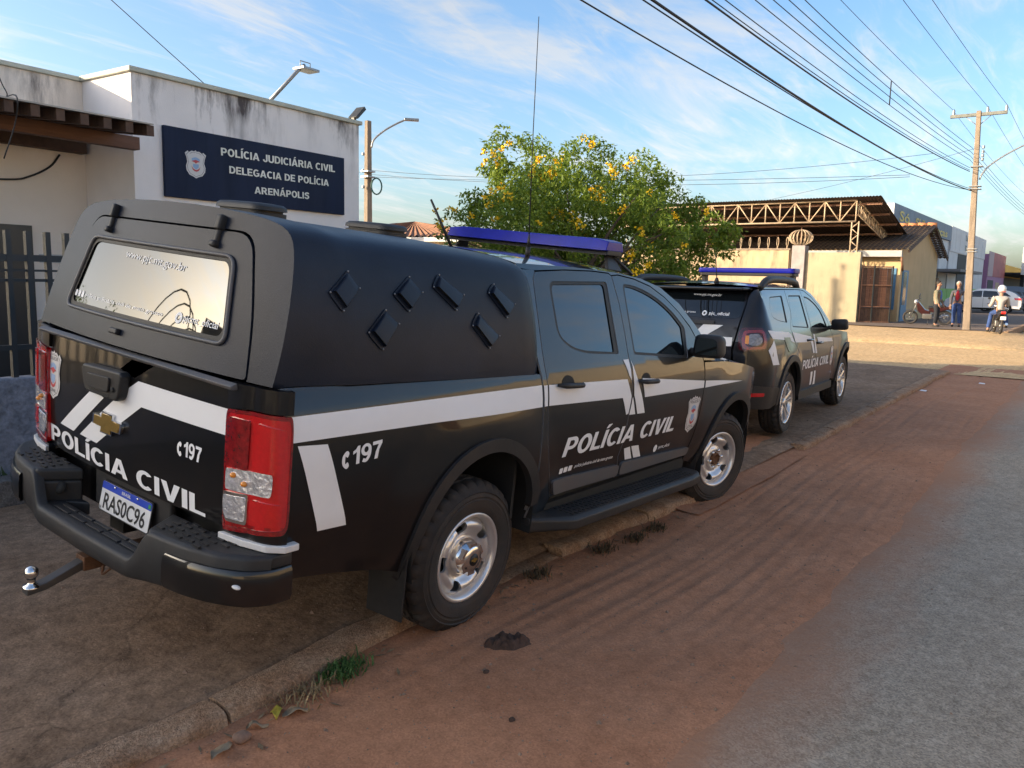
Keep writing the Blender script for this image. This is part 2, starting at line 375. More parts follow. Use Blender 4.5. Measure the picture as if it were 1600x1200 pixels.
TYRE = mat('tyre_rubber', (.017, .017, .018), .75, var=.25, scale=14, bump=.15, bscale=90, dust=.26, dcol=(.14, .08, .05), dscale=5)
RUST = mat('rusty_hub', (.12, .055, .025), .8, var=.4, scale=30, bump=.4, bscale=80)
LENSR = mat('red_lens', (.50, .006, .008), .08, spec=.7, coat=1, coat_r=.02, var=.10, scale=60, bump=.06, bscale=120)
LENSR2 = mat('dark_red_lens', (.20, .004, .006), .10, spec=.7, coat=1, coat_r=.02, var=.5, scale=40, bump=.10, bscale=90)
LENSC = mat('clear_lens', (.62, .62, .66), .06, spec=.8, coat=1, coat_r=.02, metal=.55, var=.3, scale=35, bump=.8, bscale=45)
AMBER = mat('amber_bulb', (.75, .26, .02), .25, coat=.8)
GOLD = mat('gold_emblem', (.42, .27, .07), .28, metal=.7, bump=.1, bscale=200)
BLUEB = mat('light_bar_blue', (.004, .008, .25), .33, spec=.18, coat=.18, coat_r=.06, var=.15, scale=12)
PLATEW = mat('plate_white', (.66, .66, .66), .4, coat=.3); PLATEB = mat('plate_blue', (.012, .05, .42), .4, coat=.3); INK = mat('plate_ink', (.012, .012, .014), .5)
GREENF = mat('flag_green', (.03, .25, .06), .5)
BADGEB = mat('badge_light_blue', (.25, .38, .58), .5); BADGER = mat('badge_red', (.48, .05, .06), .5); BADGEW = mat('badge_white', (.60, .58, .57), .45); BADGEI = mat('badge_ink', (.10, .09, .10), .5)
TR, TP = radians(4.9387), radians(-.8411)
def truck_matrix():
    A = Matrix.Translation((0, -.785, 0)) @ Matrix.Rotation(TR, 4, 'X') @ Matrix.Translation((0, .785, 0))
    return Matrix.Rotation(-TP, 4, 'Y') @ A
truck = empty('pickup_truck'); truck.matrix_world = truck_matrix()
tag(truck, 'black double-cab police pickup with white stripes and rear canopy, parked nearest', 'pickup truck')

RC, FC = (.01, .49), (3.10, .44)        # centres of the wheel openings
YP = [(.30, .80), (.40, .85), (.50, .885), (.60, .913), (.75, .932), (.95, .940), (1.02, .9405), (1.08, .936), (1.15, .926), (1.22, .908), (1.27, .885), (1.70, .70), (1.80, .657)]
YS = spl(YP, 6)
def Yb(x, z):
    y = interp(z, YS)
    for c in (RC, FC):
        d = hypot(x-c[0], z-c[1])
        if z < 1.15: y += .020*(1-sstep(.46, .74, d))
    if z < 1.15: y -= .012*(1-sstep(.5, .62, abs(z-.62)+.45))*sstep(.5, .8, min(abs(x-RC[0]), abs(x-FC[0])))   # hollow lower door
    if x > 3.25: y -= .30*((x-3.25)/.8)**2.2
    return y
def side_map(s):
    return lambda x, z, off=0: (x, s*(Yb(x, z)+off), z)
def arc(c, r, a0, a1, n=24): return [(c[0]+r*cos(radians(lerp(a0, a1, k/n))), c[1]+r*sin(radians(lerp(a0, a1, k/n)))) for k in range(n+1)]
railz = lambda x: 1.249-.033*x

rdoor = [(.660, .545), (.600, .64), (.545, .776), (.505, .93), (.488, 1.069), (.490, 1.223), (.508, 1.35), (.534, 1.482), (.560, 1.62), (.576, 1.70), (.605, 1.733), (.9, 1.750), (1.20, 1.754), (1.385, 1.748), (1.412, 1.735),
         (1.424, 1.58), (1.408, 1.413), (1.383, 1.273), (1.384, 1.07), (1.366, .823), (1.356, .665), (1.385, .575), (1.39, .520)]
bs_ = [(1.399, .518), (1.394, .575), (1.365, .665), (1.375, .823), (1.393, 1.07), (1.392, 1.273), (1.417, 1.413), (1.433, 1.58), (1.422, 1.735)]
fdoor = bs_ + [(1.50, 1.741), (1.70, 1.722), (1.90, 1.682), (2.08, 1.613), (2.24, 1.520), (2.36, 1.42), (2.425, 1.33), (2.455, 1.19), (2.468, 1.05), (2.468, .889), (2.452, .70), (2.425, .57), (2.41, .505)]
rwin = rounded([(.712, 1.690), (1.340, 1.702), (1.283, 1.293), (.93, 1.312), (.775, 1.345), (.677, 1.412)], [.05, .03, .02, .12, .12, .06])
rglass = rounded([(.732, 1.672), (1.298, 1.684), (1.236, 1.306), (.93, 1.326), (.80, 1.352), (.700, 1.412)], [.04, .03, .015, .12, .12, .05])
fwin = rounded([(1.530, 1.694), (1.66, 1.688), (1.83, 1.655), (1.99, 1.602), (2.15, 1.522), (2.275, 1.420), (2.21, 1.228), (1.463, 1.283)], [.03, .1, .2, .2, .2, .03, .02, .02])
fglass = rounded([(1.548, 1.678), (1.66, 1.670), (1.82, 1.637), (1.97, 1.588), (2.12, 1.512), (2.225, 1.425), (2.175, 1.245), (1.487, 1.296)], [.03, .1, .2, .2, .2, .02, .02, .02])
def shrink_x(poly, x): return poly
for s, sn in ((-1, 'right'), (1, 'left')):
    M = side_map(s)
    ar = arc(RC, .425, 6, 187, 30); 
    bed = [(.437, railz(.43))] + [(.437, .53)] + [p for p in arc(RC, .425, 4, 188, 30)] + [(-.45, .42), (-.60, .475), (-.85, .53), (-1.085, .575), (-1.112, .72), (-1.118, 1.0), (-1.128, railz(-1.13))]
    bed[1] = (.437, RC[1]+.425*sin(radians(4)))
    panel('bed_side', bed, M, WRAP, truck, res=.055, rim=.02, rim_mat=SEAMW)
    # cab
    d1 = panel('rear_door', rdoor, M, WRAP, truck, holes=[rwin], res=.055, rim=.016, rim_mat=SEAMW)
    d2 = panel('front_door', fdoor, M, WRAP, truck, holes=[fwin], res=.055, rim=.016, rim_mat=SEAMW)
    for d, wn, gl in ((d1, rwin, rglass), (d2, fwin, fglass)):
        panel('window_seal', wn, M, RUBBER, d, holes=[gl], res=.05, rim=.0, off=-.004)
        panel('window', gl, M, GLASS, d, res=.08, rim=.0, off=-.010)
    seam = [p for p in reversed(rdoor[:11])]
    cq = [(.449, 1.742), (.60, 1.744)] + [(x-.007, z) for x, z in seam] + [(.64, .47), (.449, .47)]
    panel('cab_corner', cq, M, PAINT, truck, res=.06, rim=.012, rim_mat=SEAMW)
    top = [(.449, 1.750), (.60, 1.742)] + [(x, z+.007) for x, z in rdoor[11:15]] + [(x, z+.008) for x, z in fdoor[9:14]] + [(2.368, 1.43), (2.434, 1.335), (2.464, 1.20), (2.66, 1.19), (2.60, 1.29), (2.46, 1.435), (2.28, 1.578), (2.04, 1.683), (1.79, 1.732), (1.47, 1.759), (1.0, 1.772), (.449, 1.772)]
    panel('roof_rail', top, M, PAINT, truck, res=.05, rim=.012)
    fen = [(2.476, 1.185), (2.477, .889), (2.461, .70), (2.435, .57), (2.42, .47), (2.62, .40)] + list(reversed(arc(FC, .43, 2, 183, 30)))[0:] + [(3.62, .42), (3.80, .44), (3.86, .62), (3.86, .86), (3.80, .98), (3.55, 1.075), (3.2, 1.135), (2.85, 1.172)]
    fe = panel('front_fender', fen, M, PAINT, truck, res=.055, rim=.015)
    # lower trim, arches and step
    panel('door_moulding', rounded([(.602, .652), (1.378, .612), (1.40, .535), (.665, .556)], .03), M, PLASTG, d1, res=.06, rim=.03, off=.016)
    panel('door_moulding', rounded([(1.402, .622), (2.42, .570), (2.41, .512), (1.42, .535)], .03), M, PLASTG, d2, res=.06, rim=.03, off=.016)
    panel('sill', [(.46, .50), (2.44, .485), (2.44, .40), (.46, .42)], lambda x, z, o=0, s=s: (x, s*(.875+o), z), DARK, truck, res=.2, rim=.1)
    for c, a0, a1, r0, r1 in ((RC, 8, 193, .418, .482), (FC, -6, 192, .424, .486)):
        panel('wheel_arch_trim', arc(c, r1, a0, a1, 34)+list(reversed(arc(c, r0, a0, a1, 34))), M, PLAST, truck, res=.035, rim=.04, off=.016)
        mb = MB(); A = arc(c, .45, -12, 195, 24)
        mb.add([(x, s*.93, z) for x, z in A]+[(x, s*.50, z) for x, z in A], [(k, k+1, 26+k-0, 25+k) for k in range(24)], True)
        mb.add([(x, s*.50, z) for x, z in A]+[(c[0], s*.50, c[1])], [(k, k+1, 25) for k in range(24)])
        mb.build('wheel_well', DARK, truck)
    for (x0, x1, z0, hd) in ((.562, .799, 1.172, d1), (1.452, 1.684, 1.128, d2)):
        xm = (x0+x1)/2-.0; cup = [(xm+.062*cos(a*pi/10), z0-.006+.05*sin(a*pi/10)) for a in range(20)]
        panel('handle_recess', cup, M, DARK, hd, res=.03, rim=.0, off=.0015)
        pts = [M(lerp(x0, x1, t), z0+lerp(.004, -.008, t), .012+.034*min(1, 5*t, 5*(1-t))**.6) for t in [k/12 for k in range(13)]]
        MB().tube(pts, [.009+.006*min(1, 6*t/12, 6*(12-t)/12) for t in range(13)], 8).build('door_handle', PLAST, hd)
    # running board
    mb = MB()
    prof = [(.865, .0), (.90, .012), (1.035, .012), (1.062, -.004), (1.062, -.055), (1.02, -.072), (.87, -.06)]
    st = []
    for x, k in ((.455, .30), (.56, .62), (.70, 1), (1.2, 1), (2.22, 1), (2.38, .9), (2.44, .72)):
        zt = .462-.030*(x-.45); st.append([(x, s*(.865+(y-.865)*k), zt+z) for y, z in prof])
    n = len(prof); vs = [p for r in st for p in r]
    mb.add(vs, [(i*n+k, i*n+(k+1) % n, (i+1)*n+(k+1) % n, (i+1)*n+k) for i in range(len(st)-1) for k in range(n)]+[tuple(range(n)), tuple((len(st)-1)*n+k for k in range(n))])
    rb = mb.build('running_board', PLAST, truck, bevel=.008)
    mb = MB()
    for i in range(38):
        x = .72+i*.042; zt = .462-.030*(x-.45)+.012
        for y in (.905, .94, .975, 1.01): mb.box(x, x+.022, s*(y)-.011, s*(y)+.011, zt, zt+.004)
    tag(mb.build('tread_studs', PLAST, rb), kind='stuff')
    for x in (.75, 1.45, 2.2): MB().box(x, x+.05, min(s*.5, s*.9), max(s*.5, s*.9), .38-.03*(x-.45), .41-.03*(x-.45)).build('step_bracket', DARK, truck)
    # mudflap, mirror
    MB().prism([(s*.70, .60), (s*.925, .66), (s*.915, .20), (s*.70, .19)], -.46, -.452, ax=0).build('mudflap', PLAST, truck)
    MB().prism([(s*.70, .50), (s*.91, .50), (s*.90, .24), (s*.70, .24)], 2.60, 2.607, ax=0).build('mudflap', PLAST, truck)
    mh = MB(); my = .915; ring = []
    for t, k in ((0, .80), (.02, 1), (.07, 1.02), (.13, .86), (.17, .55)):
        ring.append([(2.235+t, s*(1.015+yy*k), 1.318+zz*k) for yy, zz in rounded([(-.10, .075), (.085, .085), (.105, -.065), (-.105, -.085)], .04, 4)])
    n = len(ring[0]); mh.add([p for r in ring for p in r], [(i*n+k, i*n+(k+1) % n, (i+1)*n+(k+1) % n, (i+1)*n+k) for i in range(4) for k in range(n)]+[tuple(range(n)), tuple(4*n+k for k in range(n))], True)
    mi = mh.build('door_mirror', PLAST, d2)
    MB().prism(rounded([(s*(1.015-.075), 1.318+.055), (s*(1.015+.065), 1.318+.06), (s*(1.015+.08), 1.318-.05), (s*(1.015-.08), 1.318-.06)], .03, 4), 2.229, 2.233, ax=0).build('mirror_glass', RGLASS, mi)
    MB().tube([(2.30, s*.86, 1.265), (2.30, s*.93, 1.262)], .028, 8).build('mirror_arm', PLAST, mi)
    # tail light
    def lm(a, z, off=0, s=s):
        if a < .55: y = .690+.125*a/.55; x = -1.205+.02*(a/.55)**2; nx, ny = -1, .2*a
        else:
            t = min(1, (a-.55)/.45); x = -1.185+.072*t**1.6; y = .815+.122*(1-(1-t)**1.8); nx, ny = -(1-t*.75), .15+t*.9
        l = hypot(nx, ny); return (x+off*nx/l, s*(y+off*ny/l), z)
    tl = panel('tail_light', rounded([(0, 1.186), (.55, 1.196), (.97, 1.196), (1, 1.15), (.99, .80), (.93, .775), (.5, .758), (.0, .745)], [.06, 0, .05, .05, .05, .03, 0, .06]), lm, LENSR, truck, res=.07, rim=.03, off=.004)
    panel('bed_corner', [(-.02, railz(-1.13)), (1, railz(-1.13)), (1, 1.203), (.5, 1.203), (-.02, 1.195)], lm, PAINT, truck, res=.05, rim=.03)
    panel('bed_corner', [(-.02, .740), (.5, .752), (.93, .768), (1, .79), (1, .60), (-.02, .62)], lm, WRAP, truck, res=.05, rim=.03)
    for nm, q, mt, of in (('brake_lens', [(.05, 1.165), (.52, 1.165), (.50, .985), (.03, .985)], LENSR2, .010), ('side_lens', [(.58, 1.165), (.92, 1.15), (.93, 1.02), (.88, .99), (.57, .99)], LENSR, .010),
                          ('indicator_lens', [(.05, .975), (.78, .99), (.77, .905), (.05, .897)], LENSC, .009), ('reverse_lens', [(.02, .875), (.50, .885), (.49, .795), (.10, .79), (.02, .82)], LENSC, .011), ('lower_lens', [(.56, .885), (.90, .88), (.90, .80), (.56, .81)], LENSR, .010)):
        lo = panel(nm, rounded(q, .03), lm, mt, tl, res=.07, rim=.008, off=of)
        if nm == 'indicator_lens':
            for a, z in ((.24, .958), (.46, .935)): MB().ball(lm(a, z, .011), .013, 8, 6, (1, 1, .8)).build('amber_bulb', AMBER, lo)
        if nm == 'lower_lens':
            for k in range(5): panel('lens_rib', [(.06, .772-.004*k+.0*k), (.92, .797-.004*k), (.92, .795-.004*k), (.06, .770-.004*k)], lm, LENSR2, tl, res=.2, rim=0, off=.0062)
            panel('lamp_edge', rounded([(-.01, 1.190), (.55, 1.200), (.975, 1.200), (1, 1.15), (.995, .80), (.94, .770), (.5, .753), (-.01, .740)], [.06, 0, .05, .05, .05, .03, 0, .06]), lm, LENSR2, tl, holes=[rounded([(.03, 1.178), (.55, 1.186), (.95, 1.184), (.975, 1.14), (.965, .805), (.91, .787), (.5, .770), (.03, .758)], [.05, 0, .05, .05, .05, .03, 0, .05])], res=.05, rim=.004, off=.0065)
        if nm == 'reverse_lens': panel('lens_bezel', rounded([(.0, .888), (.53, .897), (.52, .783), (.09, .778), (.0, .81)], .03), lm, CHROME, tl, holes=[rounded(q, .03)], res=.07, rim=.004, off=.009)

# roof, windscreen, bonnet, nose
zed = [(.449, 1.772), (1.0, 1.772), (1.47, 1.759), (1.79, 1.732), (1.90, 1.715)]
def roof_map(x, y, off=0):
    ze = interp(x, zed); w = Yb(x, ze)+.002; return (x, y, ze+.050*(1-(abs(y)/w)**2.6)+off)
def rect_sheet(name, fn, nu, nv, mt, parent, smooth=True):
    vs = [fn(i/nu, j/nv) for i in range(nu+1) for j in range(nv+1)]
    fs = [(i*(nv+1)+j, (i+1)*(nv+1)+j, (i+1)*(nv+1)+j+1, i*(nv+1)+j+1) for i in range(nu) for j in range(nv)]
    me = mesh(vs, fs, smooth); return obj(name, me, parent, mt)
def fr(u, v):
    x = lerp(.449, 1.90, u)-.06*(1-(2*v-1)**2)*0; ze = interp(x, zed); w = Yb(x, ze)-.001; y = lerp(-w, w, v); return (x, y, ze+.050*(1-abs(2*v-1)**2.6))
roof = rect_sheet('roof', fr, 20, 24, PAINT, truck)
apil = [(1.79, 1.732), (2.04, 1.683), (2.28, 1.578), (2.46, 1.435), (2.60, 1.29), (2.66, 1.19)]
def fw(u, v):
    x = lerp(1.84, 2.66, u); z = interp(x, apil); w = Yb(min(x, 2.6), z)-.004; b = 1-(2*v-1)**2
    return (x+b*.16*u+.03*b, lerp(-w, w, v), z+b*(.045*(1-u)+.02*u))
rect_sheet('windscreen', fw, 10, 16, GLASS, truck)
def fb(u, v):
    x = lerp(2.62, 3.93, u); e = [(2.6, 1.185), (2.85, 1.172), (3.2, 1.135), (3.55, 1.075), (3.80, .98), (3.95, .90)]; z = interp(x, e); w = Yb(min(x, 3.95), 1.14)-.012; b = 1-abs(2*v-1)**2.4
    return (x, lerp(-w, w, v), z+.055*b-.0*u)
rect_sheet('bonnet', fb, 22, 20, PAINT, truck)
mb = MB(); mb.prism([(3.80, -.62), (3.93, -.55), (3.96, 0), (3.93, .55), (3.80, .62)], .62, .92); mb.build('grille', PLAST, truck, bevel=.02)
mb = MB(); mb.prism([(3.70, -.88), (3.86, -.80), (3.98, -.5), (4.01, 0), (3.98, .5), (3.86, .80), (3.70, .88), (3.5, .8), (3.5, -.8)], .40, .63); mb.build('front_bumper', PAINT, truck, bevel=.03)
for s in (-1, 1):
    panel('headlight', rounded([(3.50, 1.055), (3.80, .965), (3.85, .87), (3.66, .84), (3.52, .95)], .04), side_map(s), LENSC, truck, res=.06, rim=.02, off=.006)
# dark shell behind the panel gaps
mb = MB(); mb.box(.47, 2.6, -.84, .84, .42, 1.18); mb.box(-1.10, .43, -.50, .50, .50, 1.20); mb.box(2.62, 3.75, -.48, .48, .40, 1.05)
mb.prism([(.48, 1.18), (2.5, 1.18), (1.85, 1.66), (.50, 1.70)], -.655, .655, ax=1); mb.box(-1.05, 3.7, -.42, -.30, .38, .50); mb.box(-1.05, 3.7, .30, .42, .38, .50)
mb.build('chassis', DARK, truck)
mb = MB(); mb.tube([(0, -.70, .37), (0, .70, .37)], .05, 10); mb.ball((0, 0, .37), .15, 12, 8); mb.tube([(0, 0, .40), (1.6, 0, .50)], .04, 8); mb.build('axle', DARK, truck)
MB().tube([(-1.06, -.50, .44), (-.2, -.50, .44)], .035, 10).build('exhaust', RUST, truck)
for x in (-1.10, .30): MB().box(x, x+.02, -.90, .90, .50, 1.2).build('bed_wall', DARK, truck)

# ---- wheels
def wheel(parent, c, s, R, w, rr, kind, steer=0):
    """one road wheel: hub > tyre, rim, cap ; local +Z is the outward axis"""
    Mx = Matrix.Translation(c) @ Matrix.Rotation(steer, 4, 'Z') @ Matrix.Rotation(-s*pi/2, 4, 'X')
    hub = MB(); hub.lathe([(0, -.02), (.13, -.02), (.13, -.10), (0, -.10)], 24); h = hub.build('wheel', RUST if kind == 'steel_bare' else DARK, parent); h.matrix_local = Mx
    n = 132; hw = w/2
    prof = [(rr+.004, hw-.030), (rr+.012, hw-.012), (rr+.045, hw-.001), (rr+.080, hw+.003), (rr+.084, hw-.002), (rr+.092, hw-.002), (rr+.095, hw+.001), (R-.056, hw-.004), (R-.050, hw+.001), (R-.044, hw-.008), (R-.022, hw-.020), (R-.008, hw-.032), (R-.002, hw-.045), (R, hw*.42), (R-.010, hw*.40), (R-.010, hw*.32), (R+.001, hw*.30), (R+.001, hw*.05), (R-.010, hw*.04)]
    prof = prof+[(r, -z) for r, z in reversed(prof)]
    vs = []
    for i, (r, z) in enumerate(prof):
        for k in range(n):
            a = 2*pi*k/n; r2 = r; z2 = z
            sh = R-.03 < r < R+.002 and abs(z) > hw*.41
            if sh and k % 4 == 3: r2 -= .014
            if R-.012 < r and abs(z) < hw*.31 and (k+2) % 6 == 0 and r > R-.005: r2 -= .006
            vs.append((r2*cos(a), r2*sin(a), z2))
    m = len(prof); fs = [(i*n+k, i*n+(k+1) % n, (i+1)*n+(k+1) % n, (i+1)*n+k) for i in range(m-1) for k in range(n)]
    me = mesh(vs, fs, True); t = obj('tyre', me, h, TYRE); tm = t.modifiers.new('es', 'EDGE_SPLIT'); tm.split_angle = radians(50)
    if kind.startswith('steel'):
        P = [(rr+.012, hw-.020), (rr+.014, hw-.010), (rr+.006, hw-.006), (rr-.006, hw-.012), (rr-.014, hw-.035), (rr-.018, -hw+.02)]
        MB().lathe(P, 64).build('rim', STEELW, h)
        dep = spl([(.055, hw-.045), (.080, hw-.046), (.100, hw-.060), (.118, hw-.052), (.140, hw-.030), (.162, hw-.026), (.180, hw-.040), (.198, hw-.062)], 5)
        nh = 5
        def dm(x, y, off=0):
            r = hypot(x, y); a = atan2(y, x); k = (a/(2*pi/nh)) % 1; rib = .5+.5*cos(2*pi*k)      # 1 on the spokes' middle
            z = interp(r, dep)+off; b = max(0, 1-abs(r-.145)/.055); z += .012*b*(rib-.4)
            return (x, y, z)
        holes = []
        for i in range(nh):
            a = 2*pi*(i+.5)/nh; q = []
            for rr_, da in ((.128, -.19), (.128, .19), (.180, .24), (.180, -.24)): q.append((rr_*cos(a+da), rr_*sin(a+da)))
            holes.append(rounded(q, .018, 4))
        panel('wheel_disc', [(.199*cos(2*pi*k/60), .199*sin(2*pi*k/60)) for k in range(60)], dm, STEELW, h, holes=holes+[[(.052*cos(2*pi*k/20), .052*sin(2*pi*k/20)) for k in range(20)]], res=.016, rim=.014)
        if kind == 'steel_cap':
            cp = MB(); cp.lathe([(.092, hw-.055), (.090, hw-.035), (.080, hw-.012), (.066, hw+.010), (.058, hw+.018), (.036, hw+.022), (0, hw+.022)], 36)
            for k in range(6): q = Matrix.Rotation(2*pi*(k+.5)/6, 4, 'Z'); cp.prism([(.040, -.030), (.078, -.024), (.078, .024), (.040, .030)], hw-.02, hw+.014, q)
            ccap = cp.build('centre_cap', CHROME, h)
            MB().lathe([(.030, hw+.0225), (.030, hw+.025), (0, hw+.025)], 20).build('cap_badge', INK, ccap)
            b = MB(); b.prism([(-.022, -.005), (-.007, -.005), (-.005, -.011), (.009, -.011), (.007, -.005), (.022, -.005), (.022, .005), (.007, .005), (.005, .011), (-.009, .011), (-.007, .005), (-.022, .005)], hw+.0245, hw+.027); b.build('cap_emblem', GOLD, ccap)
        else:
            cp = MB(); cp.lathe([(.054, hw-.09), (.050, hw-.03), (.038, hw-.02), (.036, hw-.035), (0, hw-.035)], 20); 
            cp.build('bare_hub', RUST, h)
            for k in range(6):
                a = 2*pi*k/6+.2; MB().lathe([(.013, hw-.048), (.012, hw-.020), (0, hw-.018)], 6, Matrix.Translation((.070*cos(a), .070*sin(a), 0))).build('wheel_nut', CHROME, h)
    else:
        P = [(rr+.012, hw-.018), (rr+.013, hw-.006), (rr+.004, hw-.002), (rr-.008, hw-.012), (rr-.016, hw-.05), (rr-.02, -hw+.02)]
        MB().lathe(P, 64).build('rim', ALLOY, h); MB().lathe([(rr-.018, hw-.11), (.0, hw-.11)], 40).build('brake_shield', DARK, h)
        for k in range(5):
            q = Matrix.Rotation(2*pi*k/5+.31, 4, 'Z'); sp = MB()
            for sg in (-1, 1):
                sp.add([q @ Vector(p) for p in [(.03, sg*.004, hw-.030), (.03, sg*.036, hw-.034), (.12, sg*.012, hw-.020), (.12, sg*.040, hw-.026), (rr-.006, sg*.030, hw-.010), (rr-.006, sg*.070, hw-.014),
                                               (.03, sg*.004, hw-.07), (.03, sg*.036, hw-.07), (.12, sg*.012, hw-.065), (.12, sg*.040, hw-.065), (rr-.006, sg*.030, hw-.055), (rr-.006, sg*.070, hw-.055)]],
                       [(0, 1, 3, 2), (2, 3, 5, 4), (6, 8, 9, 7), (8, 10, 11, 9), (0, 2, 8, 6), (2, 4, 10, 8), (1, 7, 9, 3), (3, 9, 11, 5)])
            sp.build('spoke', ALLOY, h, bevel=.004)
        MB().lathe([(.050, hw-.05), (.048, hw-.025), (.035, hw-.018), (0, hw-.016)], 24).build('centre_cap', ALLOY, h)
    return h
for s in (-1, 1):
    wheel(truck, (0, s*.785, .372), s, .375, .245, .208, 'steel_cap')
    wheel(truck, (3.096, s*.785, .372), s, .375, .245, .208, 'steel_bare', steer=radians(-15))
# ---- rear end of the truck
def rear_map(y, z, off=0): return (-1.212+.035*(y/.8)**2-.010*(1-((z-1.0)/.27)**2)-off, y, z)
def can_rear(y, z, off=0):
    k = .285; return (-1.222+k*(z-1.28)+.050*(y/.8)**2-off*.96, y, z+off*.27)
tg = panel('tailgate', rounded([(-.742, 1.262), (.742, 1.262), (.752, 1.0), (.745, .735), (-.745, .735), (-.752, 1.0)], [.04, .04, 0, .05, .05, 0]), rear_map, WRAP, truck, res=.07, rim=.02, rim_mat=SEAMW)
MB().prism([(-1.222, 1.262), (-1.232, 1.276), (-1.205, 1.288), (-1.19, 1.262)], -.735, .735, ax=1).build('tailgate_cap', PLASTG, tg, bevel=.004)
D = lambda nm, q, mt=None, off=.0025, par=None: panel(nm, q, rear_map, mt or DECAL, par or tg, res=.06, rim=0, off=off)
D('white_stripe', [(-.05, 1.258), (-.205, 1.258), (-.080, 1.19), (.030, 1.208)]); D('white_stripe', [(.252, 1.085), (.574, .862), (.435, .857), (.153, 1.063)])
D('white_stripe', [(.371, .858), (.216, .853), (-.142, 1.083), (-.667, 1.085), (-.735, 1.085), (-.738, 1.182), (-.111, 1.182), (.02, 1.105)])
rl = lambda nm, t, a, b, h, bold=.0, par=None, mt=None, off=.003: lettering(nm, t, a, b, h, rear_map, mt or DECAL, par or tg, bold=bold, off=off, flipx=True)
capitals('lettering_policia_civil', 'POLÍCIA CIVIL', (.690, .762), (-.565, .744), .076, rear_map, DECAL, tg)
capitals('lettering_197', '197', (-.432, .952), (-.540, .948), .060, rear_map, DECAL, tg)
D('phone_symbol', spl([(-.410, 1.004), (-.420, .996), (-.414, .983), (-.406, .987), (-.404, .975), (-.406, .963), (-.414, .967), (-.420, .954), (-.410, .946), (-.396, .958), (-.392, .975), (-.396, .992)], 3, True), off=.003)
def shield(mapf, cx, cz, w, h, par, s=1, detail=True):
    f = lambda p: [(cx+s*x*w/2, cz+z*h/2) for x, z in p]
    o = [(0, 1), (.12, .90), (.35, .93), (.62, .80), (.74, .90), (1, .72), (.86, .42), (.80, .12), (.92, -.18), (.88, -.48), (.62, -.78), (.22, -.90), (0, -1), (-.22, -.90), (-.62, -.78), (-.88, -.48), (-.92, -.18), (-.80, .12), (-.86, .42), (-1, .72), (-.74, .90), (-.62, .80), (-.35, .93), (-.12, .90)]
    b = panel('police_badge', f(o), mapf, BADGEW, par, res=.04, rim=0, off=.003)
    panel('badge_line', f([(x*.88, z*.90) for x, z in o]), mapf, BADGEI, b, holes=[f([(x*.84, z*.875) for x, z in o])], res=.04, rim=0, off=.0036)
    panel('badge_sky', f(spl([(-.38, .38), (0, .50), (.38, .38), (.30, .22), (0, .28), (-.30, .22)], 3, True)), mapf, BADGEB, b, res=.03, rim=0, off=.004)
    panel('badge_mark', f([(-.42, .20), (0, .32), (.42, .20), (.15, .14), (0, .04), (-.15, .14)]), mapf, BADGER, b, res=.03, rim=0, off=.0045)
    panel('badge_shield', f([(-.28, .02), (.28, .02), (.26, -.22), (0, -.36), (-.26, -.22)]), mapf, BADGEB, b, res=.03, rim=0, off=.004)
    panel('badge_laurel', f(spl([(-.42, -.12), (-.30, -.40), (0, -.52), (.30, -.40), (.42, -.12), (.30, -.28), (0, -.40), (-.30, -.28)], 3, True)), mapf, BADGER, b, res=.03, rim=0, off=.0045)
    if detail:
        for t, z, wd in (('POLÍCIA', .60, .62), ('CIVIL', -.70, .42)):
            A = (cx-s*wd*w/2, cz+z*h/2-.0); B = (cx+s*wd*w/2, A[1]); lettering('badge_lettering', t, A, B, h*.065, mapf, BADGEI, b, bold=.01, off=.0045, flipx=s < 0)
    return b
shield(rear_map, .652, 1.072, .165, .225, tg, -1)
# handle, emblem, plate
hm = MB(); hm.prism(rounded([(.275, 1.196), (-.062, 1.208), (-.030, 1.082), (.245, 1.082)], .035, 4), -1.262, -1.215, ax=0); th = hm.build('tailgate_handle', PLAST, tg, bevel=.012)
MB().prism(rounded([(.205, 1.168), (.02, 1.175), (.03, 1.112), (.195, 1.110)], .015, 3), -1.272, -1.26, ax=0).build('handle_flap', PLAST, th, bevel=.006)
MB().prism(rounded([(.195, 1.102), (.03, 1.104), (.04, 1.090), (.185, 1.088)], .006, 3), -1.2635, -1.262, ax=0).build('handle_slot', DARK, th)
MB().lathe([(.010, 0), (.010, .006), (0, .006)], 14, Matrix.Translation((-1.263, .0, 1.13)) @ Matrix.Rotation(-pi/2, 4, 'Y')).build('key_lock', DARK, th)
def bowtie(k): return [(.223-.122+k*x, .961+k*z+.004) for x, z in [(-.122, .022), (-.122+.01, -.022), (-.045, -.024), (-.040, -.046), (.055, -.046), (.045, -.022), (.122, -.020), (.115, .024), (.042, .024), (.038, .046), (-.052, .046), (-.046, .024)]]
em = panel('emblem', bowtie(1.0), rear_map, CHROME, tg, res=.05, rim=.014, off=.016)
panel('emblem_face', bowtie(.86), rear_map, GOLD, em, res=.05, rim=.004, off=.019)
def pl_map(y, z, off=0): return (-1.205+.18*(z-.63)-off, y, z)
pt = panel('number_plate', rounded([(.2, .695), (-.2, .695), (-.2, .565), (.2, .565)], .012), pl_map, INK, truck, res=.1, rim=.006)
panel('plate_face', rounded([(.195, .690), (-.195, .690), (-.195, .570), (.195, .570)], .01), pl_map, PLATEW, pt, res=.1, rim=0, off=.001)
panel('plate_band', rounded([(.195, .690), (-.195, .690), (-.195, .660), (.195, .660)], .006), pl_map, PLATEB, pt, res=.1, rim=0, off=.002)
lettering('plate_number', 'RAS0C96', (.165, .580), (-.165, .580), .066, pl_map, INK, pt, bold=.015, off=.0025, flipx=True)
